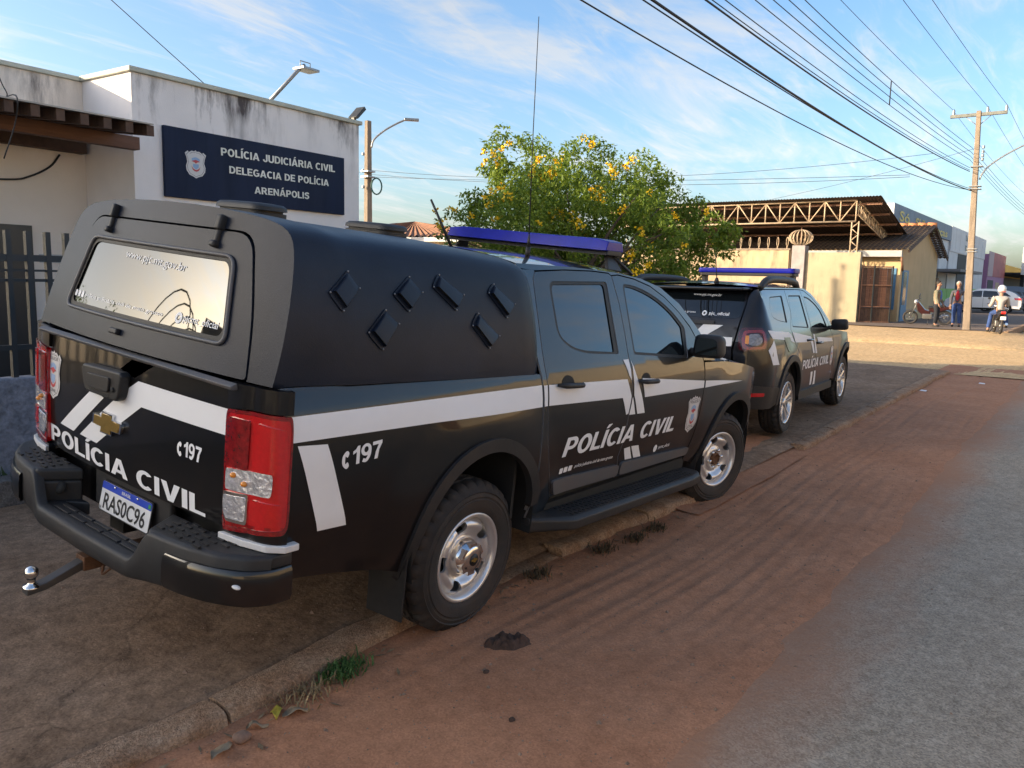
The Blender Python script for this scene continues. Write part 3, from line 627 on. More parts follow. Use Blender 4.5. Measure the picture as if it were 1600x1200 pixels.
lettering('plate_country', 'BRASIL', (.035, .669), (-.035, .669), .013, pl_map, PLATEW, pt, bold=.01, off=.003, flipx=True)
lettering('plate_code', 'BR', (.190, .574), (.172, .574), .012, pl_map, INK, pt, off=.003, flipx=True)
panel('plate_flag', [(-.172, .683), (-.190, .683), (-.190, .667), (-.172, .667)], pl_map, GREENF, pt, res=.1, rim=0, off=.003)
for y in (.09, -.09): MB().ball((pl_map(y, .683)[0]-.003, y, .683), .006, 8, 5).build('plate_bolt', CHROME, pt)
MB().box(-1.180, -1.15, -.30, .30, .56, .735).build('plate_holder', PLAST, truck, bevel=.01)
# bumper
bp = empty('rear_bumper', parent=truck)
bp.name = 'rear_bumper'
def bump_prism(name, poly, z0, z1, mt, bev=.012, par=None):
    return MB().prism(poly, z0, z1).build(name, mt, par or bp, bevel=bev, seg=3)
plan_r = [(-1.36, .45), (-1.355, .55), (-1.335, .68), (-1.295, .80), (-1.235, .895), (-1.16, .935), (-1.085, .942)]
for s in (-1, 1):
    o = [(x, s*y) for x, y in plan_r]; pad = o + [(-1.085, s*.80), (-1.19, s*.78), (-1.20, s*.354)]
    if s > 0: pad = pad[::-1]
    p = bump_prism('step_pad', pad, .645, .702, PLAST, .014)
    blk = [(x+.012*(x < -1.2), s*(y-.012)) for x, y in plan_r[:6]] + [(-1.12, s*.80), (-1.20, s*.70), (-1.20, s*.36)]
    if s > 0: blk = blk[::-1]
    bump_prism('bumper_block', blk, .52, .650, PLAST, .015)
    cap = [(x-.010, s*(y+.004)) for x, y in spl([(-1.368, .575), (-1.352, .68), (-1.312, .80), (-1.250, .900), (-1.17, .948), (-1.085, .952)], 4)] + [(-1.085, s*.90), (-1.20, s*.80), (-1.28, s*.62)]
    if s > 0: cap = cap[::-1]
    vs = MB(); n = len(cap); lv = [(.522, .970), (.545, 1.0), (.612, 1.0), (.640, .988), (.652, .960)]
    cc = Vector((-1.10, s*.70)); 
    for z, k in lv: vs.v += [(cc.x+(x-cc.x)*k, cc.y+(y-cc.y)*k, z) for x, y in cap]
    fs = [(i*n+k, i*n+(k+1) % n, (i+1)*n+(k+1) % n, (i+1)*n+k) for i in range(len(lv)-1) for k in range(n)]+[tuple(range(n)), tuple((len(lv)-1)*n+k for k in range(n))]
    vs.f = fs; vs.sm = [True]*(len(fs)-2)+[False]*2
    cpo = vs.build('bumper_corner', PAINT, bp); cpo.modifiers.new('es', 'EDGE_SPLIT').split_angle = radians(45)
    if s < 0: MB().ball((-1.279, -.885, .60), .022, 10, 6, (.5, 1.0, .35)).build('scuff_mark', WHITEP, cpo)
    MB().prism([(-1.222, s*.68), (-1.208, s*.80), (-1.178, s*.905), (-1.13, s*.952), (-1.07, s*.954), (-1.07, s*.75)][::s], .704, .730).build('body_edge', WHITEP, bp, bevel=.004)
    tr_ = MB()                                   # tread ribs on the pad
    for i in range(4):
        for j in range(6):
            x = -1.325+i*.032+.012*(j % 2); y = .47+j*.058
            if y > .74 and x < -1.28: continue
            tr_.box(x, x+.012, s*y-.02, s*y+.02, .701, .708)
    tag(tr_.build('tread_ribs', PLAST, p), kind='stuff')
    MB().lathe([(.030, 0), (.030, .012), (.018, .020), (0, .022)], 16, Matrix.Translation((-1.275, s*.402, .615)) @ Matrix.Rotation(-pi/2+s*.5, 4, 'Y') @ Matrix.Rotation(0, 4, 'X')).build('plate_lamp', DARK, bp)
ctr = [(-1.20, .36), (-1.36, .452), (-1.385, .36), (-1.395, 0), (-1.385, -.36), (-1.36, -.452), (-1.20, -.36)]
ste = MB(); ste.prism([(-1.262, .40), (-1.36, .452), (-1.388, .36), (-1.398, 0), (-1.388, -.36), (-1.36, -.452), (-1.262, -.40), (-1.275, 0)], .490, .562)
stp = ste.build('centre_step', PLAST, bp, bevel=.016, seg=3)
for s in (-1, 1):
    MB().prism([(-1.20, s*.30), (-1.29, s*.405), (-1.20, s*.42)][::s], .50, .560).build('step_web', PLAST, bp, bevel=.008)
for i in range(3):
    x = -1.372+i*.034
    for j in range(5):
        y = -.33+j*.135; MB().box(x, x+.016, y, y+.118, .561, .568).build('tread_rib', PLAST, stp, bevel=.002)
# one-piece outer skin that carries the line from the corner, down round the step recess and up again
def skin_x(y):
    a = abs(y); return interp(a, [(0, -1.404), (.36, -1.396), (.45, -1.376), (.55, -1.366), (.68, -1.346), (.80, -1.306), (.895, -1.246), (.94, -1.17)])
ztop = lambda y: .566+.131*sstep(.36, .475, abs(y)); zbot = lambda y: .488+.035*sstep(.3, .7, abs(y))
ysk = [-.936+1.872*i/104 for i in range(105)]; V = []
for y in ysk:
    x = skin_x(y); zt = ztop(y); zb = zbot(y)
    V += [(x+.045, y, zb-.004), (x+.010, y, zb), (x+.002, y, zb+.012), (x, y, lerp(zb, zt, .45)), (x+.002, y, zt-.014), (x+.008, y, zt-.003), (x+.020, y, zt+.003), (x+.045, y, zt+.004)]
bsk = obj('bumper_skin', mesh(V, [(i*8+j, (i+1)*8+j, (i+1)*8+j+1, i*8+j+1) for i in range(104) for j in range(7)], True), bp, PLAST)
# tow hitch
hb = empty('tow_hitch', parent=truck)
MB().box(-1.36, -.95, .02, .09, .375, .435).build('hitch_tube', RUST, hb, bevel=.004)
MB().add([(-1.34, .03, .425), (-1.34, .08, .425), (-1.34, .03, .385), (-1.34, .08, .385), (-1.50, .03, .365), (-1.50, .08, .365), (-1.50, .03, .335), (-1.50, .08, .335), (-1.57, .03, .355), (-1.57, .08, .355), (-1.57, .03, .328), (-1.57, .08, .328)],
         [(0, 1, 5, 4), (4, 5, 9, 8), (2, 6, 7, 3), (6, 10, 11, 7), (0, 4, 6, 2), (4, 8, 10, 6), (1, 3, 7, 5), (5, 7, 11, 9), (8, 9, 11, 10), (0, 2, 3, 1)]).build('hitch_bar', mat('worn_steel', (.09, .09, .09), .5, metal=.6, dust=.3), hb, bevel=.004)
tb = MB(); tb.lathe([(.032, 0), (.032, .008), (.017, .012), (.015, .03), (.017, .036)], 20, Matrix.Translation((-1.545, .055, .352))); tb.ball((-1.545, .055, .412), .027, 18, 12); tb.build('tow_ball', CHROME, hb)
for s, y in ((1, .2), (-1, -.06)): MB().tube(spl([(-1.30, y*.3, .40), (-1.31, y*.5, .37), (-1.29, y*.8, .39), (-1.25, y, .43)], 4), .006, 6).build('safety_chain', RUST, hb)

# ---- canopy shell
CP = spl([(.897, 0), (.893, .05), (.880, .15), (.852, .28), (.816, .40), (.786, .475), (.748, .528), (.690, .560), (.59, .582), (.40, .600), (.20, .609), (0, .612)], 4)
def csec(x):
    zb = railz(x); h = interp(x, [(-1.2, .962), (-1.0, .965), (-.82, .975), (0, .98), (.46, .955)])
    hm = .020*(1-sstep(-.98, -.74, x)); out = []
    for y, t in CP:
        u = t/.612; out.append((y*(1-.03*(1-sstep(-.98, -.78, x))*(1-u))-.0+hm*u*(.35 if y < .5 else .8)*(y/.9), zb+t*h-.006*x+hm*.6*u))
    return out
def can_x(y, z, x):            # rear end is raked like the gate
    k = 1-sstep(-1.12, -.55, x); return x + k*(can_rear(y, z)[0]+1.13)
xs = [-1.130, -1.10, -1.05, -1.0, -.95, -.9, -.85, -.8, -.74, -.66, -.55, -.4, -.2, 0, .15, .3, .39, .43, .447]
vs = []; half = len(CP)
for i, x in enumerate(xs):
    sec = csec(x); e = {17: .985, 18: .955}.get(i, 1)
    for y, z in sec: vs.append((can_x(y, z, x), -y*e, z if z < 1.3 else 1.3+(z-1.3)*(e*.4+.6)))
    for y, z in reversed(sec[:-1]): vs.append((can_x(y, z, x), y*e, z if z < 1.3 else 1.3+(z-1.3)*(e*.4+.6)))
n = 2*half-1
fs = [(i*n+k, (i+1)*n+k, (i+1)*n+k+1, i*n+k+1) for i in range(len(xs)-1) for k in range(n-1)]
me = mesh(vs, fs, True); bm = bmesh.new(); bm.from_mesh(me); bmesh.ops.recalc_face_normals(bm, faces=bm.faces); bm.to_mesh(me); bm.free()
can = obj('canopy', me, truck, CANOPY)
CX0 = csec(-1.13)
outer = [(-y, z) for y, z in CX0[::2]]+[(y, z) for y, z in reversed(CX0[::2][:-1])]
gate = rounded([(-.742, 1.296), (.742, 1.296), (.692, 1.50), (.572, 1.802), (-.572, 1.802), (-.692, 1.50)], [.02, .02, .1, .085, .085, .1])
gate_o = rounded([(-.750, 1.288), (.750, 1.288), (.700, 1.50), (.579, 1.811), (-.579, 1.811), (-.700, 1.50)], [.02, .02, .1, .085, .085, .1])
def frame_map(y, z, off=0):
    p = can_rear(y, z, off); return p
panel('canopy_frame', outer, frame_map, CANOPY, can, holes=[gate_o], res=.05, rim=.05)
win = rounded([(-.598, 1.398), (.598, 1.398), (.520, 1.712), (-.520, 1.712)], .05, 6); wing = rounded([(-.570, 1.422), (.570, 1.422), (.498, 1.692), (-.498, 1.692)], .045, 6)
gt = panel('canopy_gate', gate, frame_map, CANOPY, can, holes=[win], res=.05, rim=.02, off=.004)
panel('window_gasket', win, frame_map, RUBBER, gt, holes=[wing], res=.04, rim=.0, off=.006)
MB().tube([frame_map(y, z, .010) for y, z in densify(win, .04)], .008, 6, closed=True).build('gasket_bead', PLASTG, gt)
gw = panel('rear_window', wing, frame_map, RGLASS, gt, res=.08, rim=0, off=.001)
wl = lambda nm, t, a, b, h, bold=.0: lettering(nm, t, a, b, h, frame_map, DECAL, gw, bold=bold, off=.003, flipx=True)
wl('lettering_web', 'www.pjc.mt.gov.br', (.20, 1.648), (-.255, 1.630), .032); wl('lettering_account', 'pjcmt_oficial', (-.325, 1.450), (-.530, 1.446), .026, .01)
wl('lettering_service', 'polícia judiciária civil de mato grosso', (.455, 1.452), (-.19, 1.450), .016)
cir = lambda cx, cz, r, k=14: [(cx+r*cos(2*pi*i/k), cz+r*sin(2*pi*i/k)) for i in range(k)]
panel('account_symbol', cir(-.295, 1.458, .022), frame_map, DECAL, gw, holes=[cir(-.295, 1.458, .010)], res=.02, rim=0, off=.003)
for k in range(3): panel('social_symbol', rounded([(.56-.034*k, 1.472), (.535-.034*k, 1.472), (.535-.034*k, 1.446), (.56-.034*k, 1.446)], .005), frame_map, DECAL, gw, res=.05, rim=0, off=.003)
for y in (.392, -.392):
    mb = MB(); 
    for (z0, z1, o0, w) in ((1.800, 1.858, .028, .030), (1.752, 1.805, .020, .024), (1.735, 1.760, .030, .030)):
        pts = [frame_map(y+sy*w*.5, z, of) for z in (z0, z1) for sy in (-1, 1) for of in (-.01, o0)]
        mb.add(pts, [(0, 1, 3, 2), (4, 6, 7, 5), (0, 4, 5, 1), (2, 3, 7, 6), (0, 2, 6, 4), (1, 5, 7, 3)])
    mb.build('hinge', PLAST, gt, bevel=.008)
mb = MB(); pts = [frame_map(.09+sy*.03, z, of) for z in (1.338, 1.362) for sy in (-1, 1) for of in (0, .025)]; mb.add(pts, [(0, 1, 3, 2), (4, 6, 7, 5), (0, 4, 5, 1), (2, 3, 7, 6), (0, 2, 6, 4), (1, 5, 7, 3)]); mb.build('gate_latch', PLAST, gt, bevel=.006)
# side scoops and roof vents
def can_side(s):
    def f(x, z, off=0):
        sec = csec(x); 
        for (y0, z0), (y1, z1) in zip(sec, sec[1:]):
            if z <= z1: 
                t = (z-z0)/(z1-z0) if z1 != z0 else 0; y = y0+(y1-y0)*t; n = Vector((z1-z0, -(y1-y0))).normalized(); return (can_x(y, z, x), s*(y+off*n.x), z+off*n.y)
        return (x, s*sec[-1][0], sec[-1][1])
    return f
GALVS = mat('screw_grey', (.25, .25, .26), .4, metal=.6)
SCOOPS = [[(-0.84, 1.706), (-0.765, 1.639), (-0.873, 1.548), (-0.956, 1.621)],
          [(-0.463, 1.694), (-0.39, 1.628), (-0.496, 1.545), (-0.577, 1.618)],
          [(-0.628, 1.565), (-0.552, 1.505), (-0.662, 1.399), (-0.744, 1.473)],
          [(-0.279, 1.708), (-0.119, 1.619), (-0.191, 1.547), (-0.334, 1.652)],
          [(0.101, 1.677), (0.263, 1.578), (0.175, 1.51), (0.045, 1.633)],
          [(-0.049, 1.548), (0.111, 1.433), (0.023, 1.375), (-0.103, 1.49)]]
for s in (-1, 1):
    F = can_side(s)
    for q in SCOOPS:
        T, R, B, Lf = [Vector(p) for p in q]
        sc_ = panel('air_scoop', rounded([tuple(T), tuple(R), tuple(B), tuple(Lf)], .022, 4), F, CANOPY, can, res=.05, rim=.004, off=.006)
        c = (T+R+B+Lf)/4; i_ = lambda p, k: c+(p-c)*k
        t, r, b, l = i_(T, .86), i_(R, .86), i_(B, .80), i_(Lf, .80)
        lo = .006; hi = .024; tm = t*.72+l*.28; rm = r*.72+b*.28
        V = [F(*t, lo), F(*r, lo), F(*rm, hi*.8), F(*tm, hi*.8), F(*(b*.96+r*.04), hi), F(*(l*.96+t*.04), hi), F(*b, lo), F(*l, lo)]
        MB().add(V, [(0, 1, 2, 3), (3, 2, 4, 5), (0, 3, 5, 7), (1, 6, 4, 2)]).build('scoop_hood', CANOPY, sc_, bevel=.006)
        MB().add([F(*(b*.9+r*.1), lo+.002), F(*(l*.9+t*.1), lo+.002), F(*(l*.9+t*.1), hi*.93), F(*(b*.9+r*.1), hi*.93)], [(0, 1, 2, 3)]).build('scoop_opening', DARK, sc_)
        for p in (T, R, B, Lf): MB().ball(F(*(c+(p-c)*.90), .006), .0042, 7, 5).build('scoop_screw', GALVS, sc_)
for x0 in (-.72, .02):
    zr = csec(x0)[-1][1]; mb = MB(); e = rounded([(-.085, -.165), (.085, -.165), (.085, .165), (-.085, .165)], .06, 5)
    for k, (z, sc) in enumerate(((-.01, 1), (.014, 1), (.016, .9), (.022, .9), (.024, 1.02), (.040, 1.0), (.050, .9), (.054, .6))):
        mb.v += [(x0+x*sc, y*sc-.09, zr+z-.006*(x*sc)) for x, y in e]
    m = len(e); mb.f = [(i*m+k, i*m+(k+1) % m, (i+1)*m+(k+1) % m, (i+1)*m+k) for i in range(7) for k in range(m)]+[tuple(7*m+k for k in range(m))]; mb.sm = [True]*len(mb.f)
    rv = mb.build('roof_vent', PLAST, can); rv.modifiers.new('es', 'EDGE_SPLIT').split_angle = radians(40)
# decals on the body side
for s in (-1, 1):
    M = side_map(s); Q = lambda nm, q, mt=DECAL, off=.0028: panel(nm, q, M, mt, truck, res=.04, rim=0, off=off)
    Q('white_stripe', [(-1.113, 1.193), (.433, 1.184), (.433, 1.075), (-1.108, 1.103)]); Q('white_stripe', [(-1.09, 1.09), (-.955, 1.079), (-.83, .738), (-.972, .746)])
    Q('white_stripe', [(.451, 1.180), (.483, 1.180), (.480, 1.075), (.451, 1.075)])
    Q('white_stripe', [(.496, 1.180), (1.325, 1.150), (1.379, 1.045), (1.365, .94), (1.338, .935), (1.27, 1.044), (.493, 1.075)])
    Q('white_stripe', [(1.378, .93), (1.455, .926), (1.399, 1.035), (1.394, 1.035)])
    Q('white_stripe', [(1.40, 1.255), (1.43, 1.185), (1.475, 1.10), (1.582, .921), (1.483, .925), (1.412, 1.05)])
    Q('white_stripe', [(1.310, 1.262), (1.375, 1.262), (1.377, 1.14), (1.35, 1.17)])
    Q('white_stripe', [(1.515, 1.143), (2.460, 1.058), (2.460, 1.008), (1.555, 1.023)]); Q('white_stripe', [(2.485, 1.056), (2.8, 1.036), (3.175, 1.008), (2.485, 1.006)])
    Q('white_stripe', [(1.405, .712), (1.479, .714), (1.548, .625), (1.46, .630)]); Q('white_stripe', [(1.497, .714), (1.597, .706), (1.672, .618), (1.573, .624)])
    if s < 0:
        X = lambda nm, t, a, b, h, bold=.0, sh=0: lettering(nm, t, a, b, h, M, DECAL, truck, bold=bold, shear=sh, off=.0028)
        capitals('lettering_policia_civil', 'POLÍCIA CIVIL', (.676, .772), (2.092, .742), .106, M, DECAL, truck, shear=.2, off=.0028)
        capitals('lettering_197', '197', (-.835, .980), (-.675, .990), .070, M, DECAL, truck, shear=.08, off=.0028); Q('phone_symbol', spl([(-.862, 1.040), (-.850, 1.030), (-.858, 1.014), (-.868, 1.020), (-.870, 1.005), (-.868, .990), (-.857, .996), (-.850, .980), (-.862, .970), (-.880, .985), (-.885, 1.005), (-.880, 1.025)], 3, True))
        X('lettering_service', 'polícia judiciária civil de mato grosso', (.850, .682), (1.285, .668), .020, .012, .15); X('lettering_account', 'pjcmt_oficial', (1.915, .633), (2.085, .628), .022, .012, .1)
        Q('account_symbol', [(1.868+.026*cos(2*pi*i/12), .642+.026*sin(2*pi*i/12)) for i in range(12)])
        for k in range(3): Q('social_symbol', rounded([(.690+k*.048, .704), (.728+k*.048, .703), (.728+k*.048, .671), (.690+k*.048, .672)], .006))
        shield(M, 2.337, .827, .20, .272, truck, 1)
# ---- roof equipment
lb = empty('light_bar', parent=truck)
mb = MB(); lo = MB()
for k in range(12):
    y0, y1 = -.64+1.28*k/12, -.64+1.28*(k+1)/12
    def sect(y, dz0, dz1, dx, xo=0):
        c = 1.50+.17*(1-(y/.64)**2); e = .72 if abs(y) > .63 else 1
        return [(c+xo-dx*e, y, 1.905+dz0), (c+xo-dx*.80*e, y, 1.905+dz1*e), (c+xo+dx*.80*e, y, 1.905+dz1*e), (c+xo+dx*e, y, 1.905+dz0)]
    for m_, a, b, dx in ((mb, -.022, .050, .150), (lo, -.048, -.023, .140)):
        A = sect(y0, a, b, dx); B = sect(y1, a, b, dx); f = [(0, 1, 5, 4), (1, 2, 6, 5), (2, 3, 7, 6), (3, 0, 4, 7)]
        if k == 0: f.append((0, 3, 2, 1))
        if k == 11: f.append((4, 5, 6, 7))
        m_.add(A+B, f)
mb.build('blue_lens', BLUEB, lb, bevel=.006); lo.build('bar_base', PLAST, lb, bevel=.005)
for s in (-1, 1):
    MB().add([(1.48, s*.60, 1.86), (1.56, s*.60, 1.86), (1.42, s*.655, 1.775), (1.60, s*.655, 1.765), (1.48, s*.575, 1.86), (1.56, s*.575, 1.86), (1.42, s*.63, 1.775), (1.60, s*.63, 1.765)], [(0, 1, 3, 2), (4, 6, 7, 5), (0, 4, 5, 1), (2, 3, 7, 6), (0, 2, 6, 4), (1, 5, 7, 3)]).build('mounting_foot', PLAST, lb, bevel=.004)
    MB().tube([(1.55, s*.61, 1.85), (1.72, s*.66, 1.752)], .010, 6).build('clamp_strap', PLAST, lb)
MB().tube([(.52, -.18, 1.80), (.44, -.06, 2.06)], [.010, .006], 7).build('stub_antenna', PLAST, truck)
wa = MB(); wa.tube([(.90, -.415, 1.80), (.90, -.415, 1.86)], .014, 8); wa.tube([(.90, -.415, 1.86), (.90, -.412, 1.93)], [.012, .004], 8); wa.tube([(.90, -.412, 1.92), (.895, -.37, 2.5), (.90, -.326, 3.11)], [.0035, .003, .0022], 6); wa.build('whip_antenna', PLAST, truck)
# ================================================================ POLICE SUV
suv = empty('police_suv', (5.68, .294, .085), radians(2.6))
tag(suv, 'black compact police SUV with roof rails and round-cornered tail lights, beyond the pickup', 'SUV')
YD = spl([(.25, .85), (.40, .872), (.55, .893), (.75, .905), (.92, .905), (1.02, .893), (1.10, .876), (1.17, .852), (1.50, .722), (1.56, .69)], 5)
XR = spl([(.30, -.80), (.42, -.85), (.60, -.868), (.80, -.865), (1.0, -.850), (1.15, -.815), (1.27, -.765), (1.50, -.605), (1.57, -.54)], 5)
def suv_map(s):
    def f(q, z, off=0):
        a = abs(q); sg = s if q >= 0 else -s
        Y = interp(z, YD); xr = interp(z, XR)
        if a >= 1.0:
            x = a-1.55; y = Y
            for c in ((.05, .40), (2.73, .40)):
                y += .024*(1-sstep(.42, .62, hypot(x-c[0], z-c[1])))
            if x > 2.75: y -= .35*((x-2.75)/.6)**2.2
            return (x, sg*(y+off), z)
        if a <= .55: return (xr-off+.02*(a/.55)**2, sg*a, z)
        ph = (a-.55)/.45*pi/2; xr += .02
        return (-.55-(-.55-xr)*cos(ph)-off*cos(ph), sg*(.55+(Y-.55)*sin(ph)+off*sin(ph)), z)
    return f
sx = lambda pts: [(x+1.55, z) for x, z in pts]
LENSR3 = mat('smoked_red_lens', (.05, .004, .006), .12, spec=.5, coat=.6, coat_r=.03, var=.4, scale=50); LENSG = mat('grey_lens', (.20, .20, .22), .15, coat=.6, metal=.4, var=.5, scale=40, bump=.6, bscale=50)
SPAINT = mat('suv_black_paint', (.008, .008, .010), .28, spec=.15, coat=.85, coat_r=.04, dust=.06, dcol=(.15, .10, .07), dscale=3)
for s in (-1, 1):
    M = suv_map(s); C0 = (.05, .40); C1 = (2.73, .40)
    qg = rounded(sx([(-.30, 1.475), (.17, 1.485), (.05, 1.20), (-.22, 1.225), (-.43, 1.27), (-.42, 1.36)]), [.04, .03, .02, .08, .06, .05])
    rg = rounded(sx([(.42, 1.487), (.92, 1.485), (.85, 1.115), (.20, 1.150)]), .03)
    fg = rounded(sx([(1.06, 1.475), (1.25, 1.455), (1.48, 1.385), (1.66, 1.28), (1.73, 1.075), (.96, 1.105)]), [.03, .06, .1, .08, .03, .03])
    # quarter panel reaching round to the hatch
    quarter = [(.58, .64), (.56, .95), (.60, 1.2), (.66, 1.50), (.78, 1.548)] + sx([(.0, 1.545), (.34, 1.545), (.30, 1.30), (.10, 1.13), (.18, .98), (.36, .86), (.46, .72)]) + sx(arc(C0, .40, 48, 175, 16)) + sx([(-.40, .55)]) + [(.75, .60)]
    qp = panel('quarter_panel', quarter, M, SPAINT, suv, holes=[qg], res=.07, rim=.015)
    rd = sx([(.35, 1.545), (.99, 1.545), (.98, 1.30), (.93, 1.05), (1.10, .86), (1.14, .55), (1.10, .40), (.50, .40)]) + sx([(.475, .60), (.47, .72), (.372, .86), (.19, .98), (.11, 1.13), (.31, 1.30)])
    rdo = panel('rear_door', rd, M, SPAINT, suv, holes=[rg], res=.07, rim=.015)
    fd = sx([(1.0, 1.545), (1.15, 1.53), (1.40, 1.455), (1.62, 1.345), (1.80, 1.19), (1.86, 1.06), (2.0, .95), (2.06, .70), (2.10, .40), (1.11, .40), (1.15, .55), (1.11, .86), (.94, 1.05), (.99, 1.30)])
    fdo = panel('front_door', fd, M, SPAINT, suv, holes=[fg], res=.07, rim=.015)
    for d, g in ((qp, qg), (rdo, rg), (fdo, fg)):
        c = (sum(p[0] for p in g)/len(g), sum(p[1] for p in g)/len(g)); gi = [(c[0]+(x-c[0])*.93, c[1]+(z-c[1])*.93) for x, z in g]
        panel('window_seal', g, M, RUBBER, d, holes=[gi], res=.07, rim=0, off=-.004); panel('window', gi, M, GLASS, d, res=.09, rim=0, off=-.008)
    panel('roof_rail_panel', sx([(-.55, 1.556), (1.0, 1.553), (1.16, 1.538), (1.41, 1.463), (1.63, 1.353), (1.81, 1.198), (1.87, 1.065), (2.02, 1.02), (1.93, 1.17), (1.72, 1.36), (1.45, 1.50), (1.2, 1.565), (-.55, 1.575)]), M, SPAINT, suv, res=.07, rim=.01)
    panel('front_fender', sx([(2.01, .95), (2.07, .70), (2.11, .42), (2.30, .40)]+list(reversed(arc(C1, .40, 2, 178, 18)))+[(3.2, .42), (3.40, .60), (3.38, .82), (3.2, .93), (2.8, .99), (2.2, 1.04), (1.88, 1.05)]), M, SPAINT, suv, res=.07, rim=.015)
    for c in (C0, C1):
        panel('wheel_arch_trim', sx(arc(c, .462, -4, 184, 24)+list(reversed(arc(c, .395, -4, 184, 24)))), M, PLAST, suv, res=.05, rim=.04, off=.014)
        mb = MB(); A = arc(c, .42, -12, 192, 20); mb.add([(x, s*.88, z) for x, z in A]+[(x, s*.5, z) for x, z in A], [(k, k+1, 22+k, 21+k) for k in range(20)], True); mb.add([(x, s*.5, z) for x, z in A]+[(c[0], s*.5, c[1])], [(k, k+1, 21) for k in range(20)]); mb.build('wheel_well', DARK, suv)
    panel('door_moulding', sx([(.52, .41), (2.11, .40), (2.11, .31), (.52, .32)]), lambda q, z, o=0, s=s: (q-1.55, s*(.880+o), z), PLAST, suv, res=.1, rim=.05, off=.012)
    panel('bumper_corner', [(.50, .625), (.72, .60)]+sx([(-.42, .56), (-.34, .53)])+sx([(-.36, .40), (-.52, .35)])+[(.50, .36)], M, PLAST, suv, res=.06, rim=.03, off=.010)
    panel('reflector', rounded([(.62, .520), (.86, .523), (.86, .487), (.62, .484)], .012), M, LENSR, suv, res=.06, rim=.01, off=.016)
    tl = panel('tail_light', rounded([(.605, 1.170), (.835, 1.178), (.860, 1.06), (.840, .950), (.610, .935), (.592, 1.05)], .05, 4), M, LENSR3, suv, res=.04, rim=.03, off=.016)
    cx_, cz_ = .73, 1.06
    panel('light_ring', rounded([(.635, 1.145), (.825, 1.155), (.842, 1.06), (.828, .965), (.638, .955), (.622, 1.05)], .04, 4), M, LENSR2, tl, holes=[rounded([(.66, 1.12), (.80, 1.128), (.815, 1.06), (.80, .99), (.662, .985), (.65, 1.05)], .03, 3)], res=.04, rim=.008, off=.022)
    panel('clear_lens', rounded([(.69, 1.112), (.77, 1.115), (.805, 1.055), (.775, 1.0), (.69, .998), (.665, 1.055)], .02, 3), M, LENSG, tl, res=.03, rim=.005, off=.021)
    panel('indicator', rounded([(.655, 1.095), (.685, 1.095), (.680, 1.01), (.652, 1.015)], .01, 3), M, AMBER, tl, res=.03, rim=.005, off=.0225)
    for x0, x1, z, d in ((.68, .88, .985, rdo), (1.14, 1.34, .93, fdo)):
        pts = [M(lerp(x0, x1, t/10)+1.55, z, .008+.026*min(1, t/2, (10-t)/2)) for t in range(11)]; MB().tube(pts, .012, 8).build('door_handle', SPAINT, d)
    mh = MB(); ring = []
    for t, k in ((0, .85), (.02, 1), (.07, 1), (.13, .8), (.16, .5)): ring.append([(1.80+t, s*(1.005+yy*k), 1.125+zz*k) for yy, zz in rounded([(-.10, .065), (.085, .075), (.10, -.06), (-.10, -.07)], .04, 4)])
    n = len(ring[0]); mh.add([p for r in ring for p in r], [(i*n+k, i*n+(k+1) % n, (i+1)*n+(k+1) % n, (i+1)*n+k) for i in range(4) for k in range(n)]+[tuple(range(n)), tuple(4*n+k for k in range(n))], True); mi = mh.build('door_mirror', PLAST, fdo)
    MB().tube([(1.83, s*.84, 1.08), (1.83, s*.93, 1.09)], .025, 8).build('mirror_arm', PLAST, mi)
    # roof rails
    rl_ = [(-.52, .70, 1.56), (-.42, .705, 1.615), (-.30, .71, 1.645), (0, .70, 1.655), (.5, .685, 1.650), (.85, .67, 1.63), (1.0, .66, 1.59), (1.10, .65, 1.55)]
    MB().tube([(x, s*y, z) for x, y, z in spl(rl_, 4)], [.030+.010*min(1, min(i, 28-i)/6) for i in range(29)], 10).build('roof_rail', PLAST, suv)
    panel('fuel_flap' if s < 0 else 'flank_panel', rounded(sx([(-.22, 1.06), (.02, 1.05), (.06, .90), (-.10, .90)]), .02), M, SPAINT, suv, res=.06, rim=.004, rim_mat=DARK, off=.004)
    Q = lambda nm, q, mt=DECAL, off=.003: panel(nm, q, M, mt, suv, res=.07, rim=0, off=off)
    Q('white_stripe', sx([(-.66, 1.148), (.0, 1.105), (.08, 1.07), (.17, .985), (-.04, 1.022), (-.60, 1.062)])); Q('white_stripe', sx([(-.58, 1.05), (-.50, .90), (-.40, .79), (-.60, .80), (-.68, .95)])); Q('white_stripe', sx([(.13, 1.10), (.88, 1.02), (.93, .985), (1.06, .82), (.985, .82), (.86, .955), (.21, .985)]))
    Q('white_stripe', sx([(.99, 1.045), (1.04, 1.04), (1.10, .90), (1.18, .81), (1.10, .81), (1.04, .90)])); Q('white_stripe', sx([(1.16, 1.0), (1.9, .955), (1.95, .91), (1.20, .94)])); Q('white_stripe', sx([(.97, .60), (1.06, .60), (1.10, .44), (1.02, .44)])); Q('white_stripe', sx([(1.13, .60), (1.20, .60), (1.27, .43), (1.18, .43)]))
    if s < 0:
        capitals('lettering_policia_civil', 'POLÍCIA CIVIL', (.54+1.55, .660), (1.83+1.55, .640), .105, M, DECAL, suv, shear=.15, off=.003)
        shield(M, 1.95+1.55, .73, .15, .26, suv, 1, detail=False)
    wheel(suv, (.05, s*.785, .342), s, .345, .215, .218, 'alloy'); wheel(suv, (2.73, s*.785, .342), s, .345, .215, .218, 'alloy')
Mh = suv_map(-1)
hw_ = rounded([(-.60, 1.255), (.60, 1.255), (.60, 1.50), (-.60, 1.50)], .07, 5)
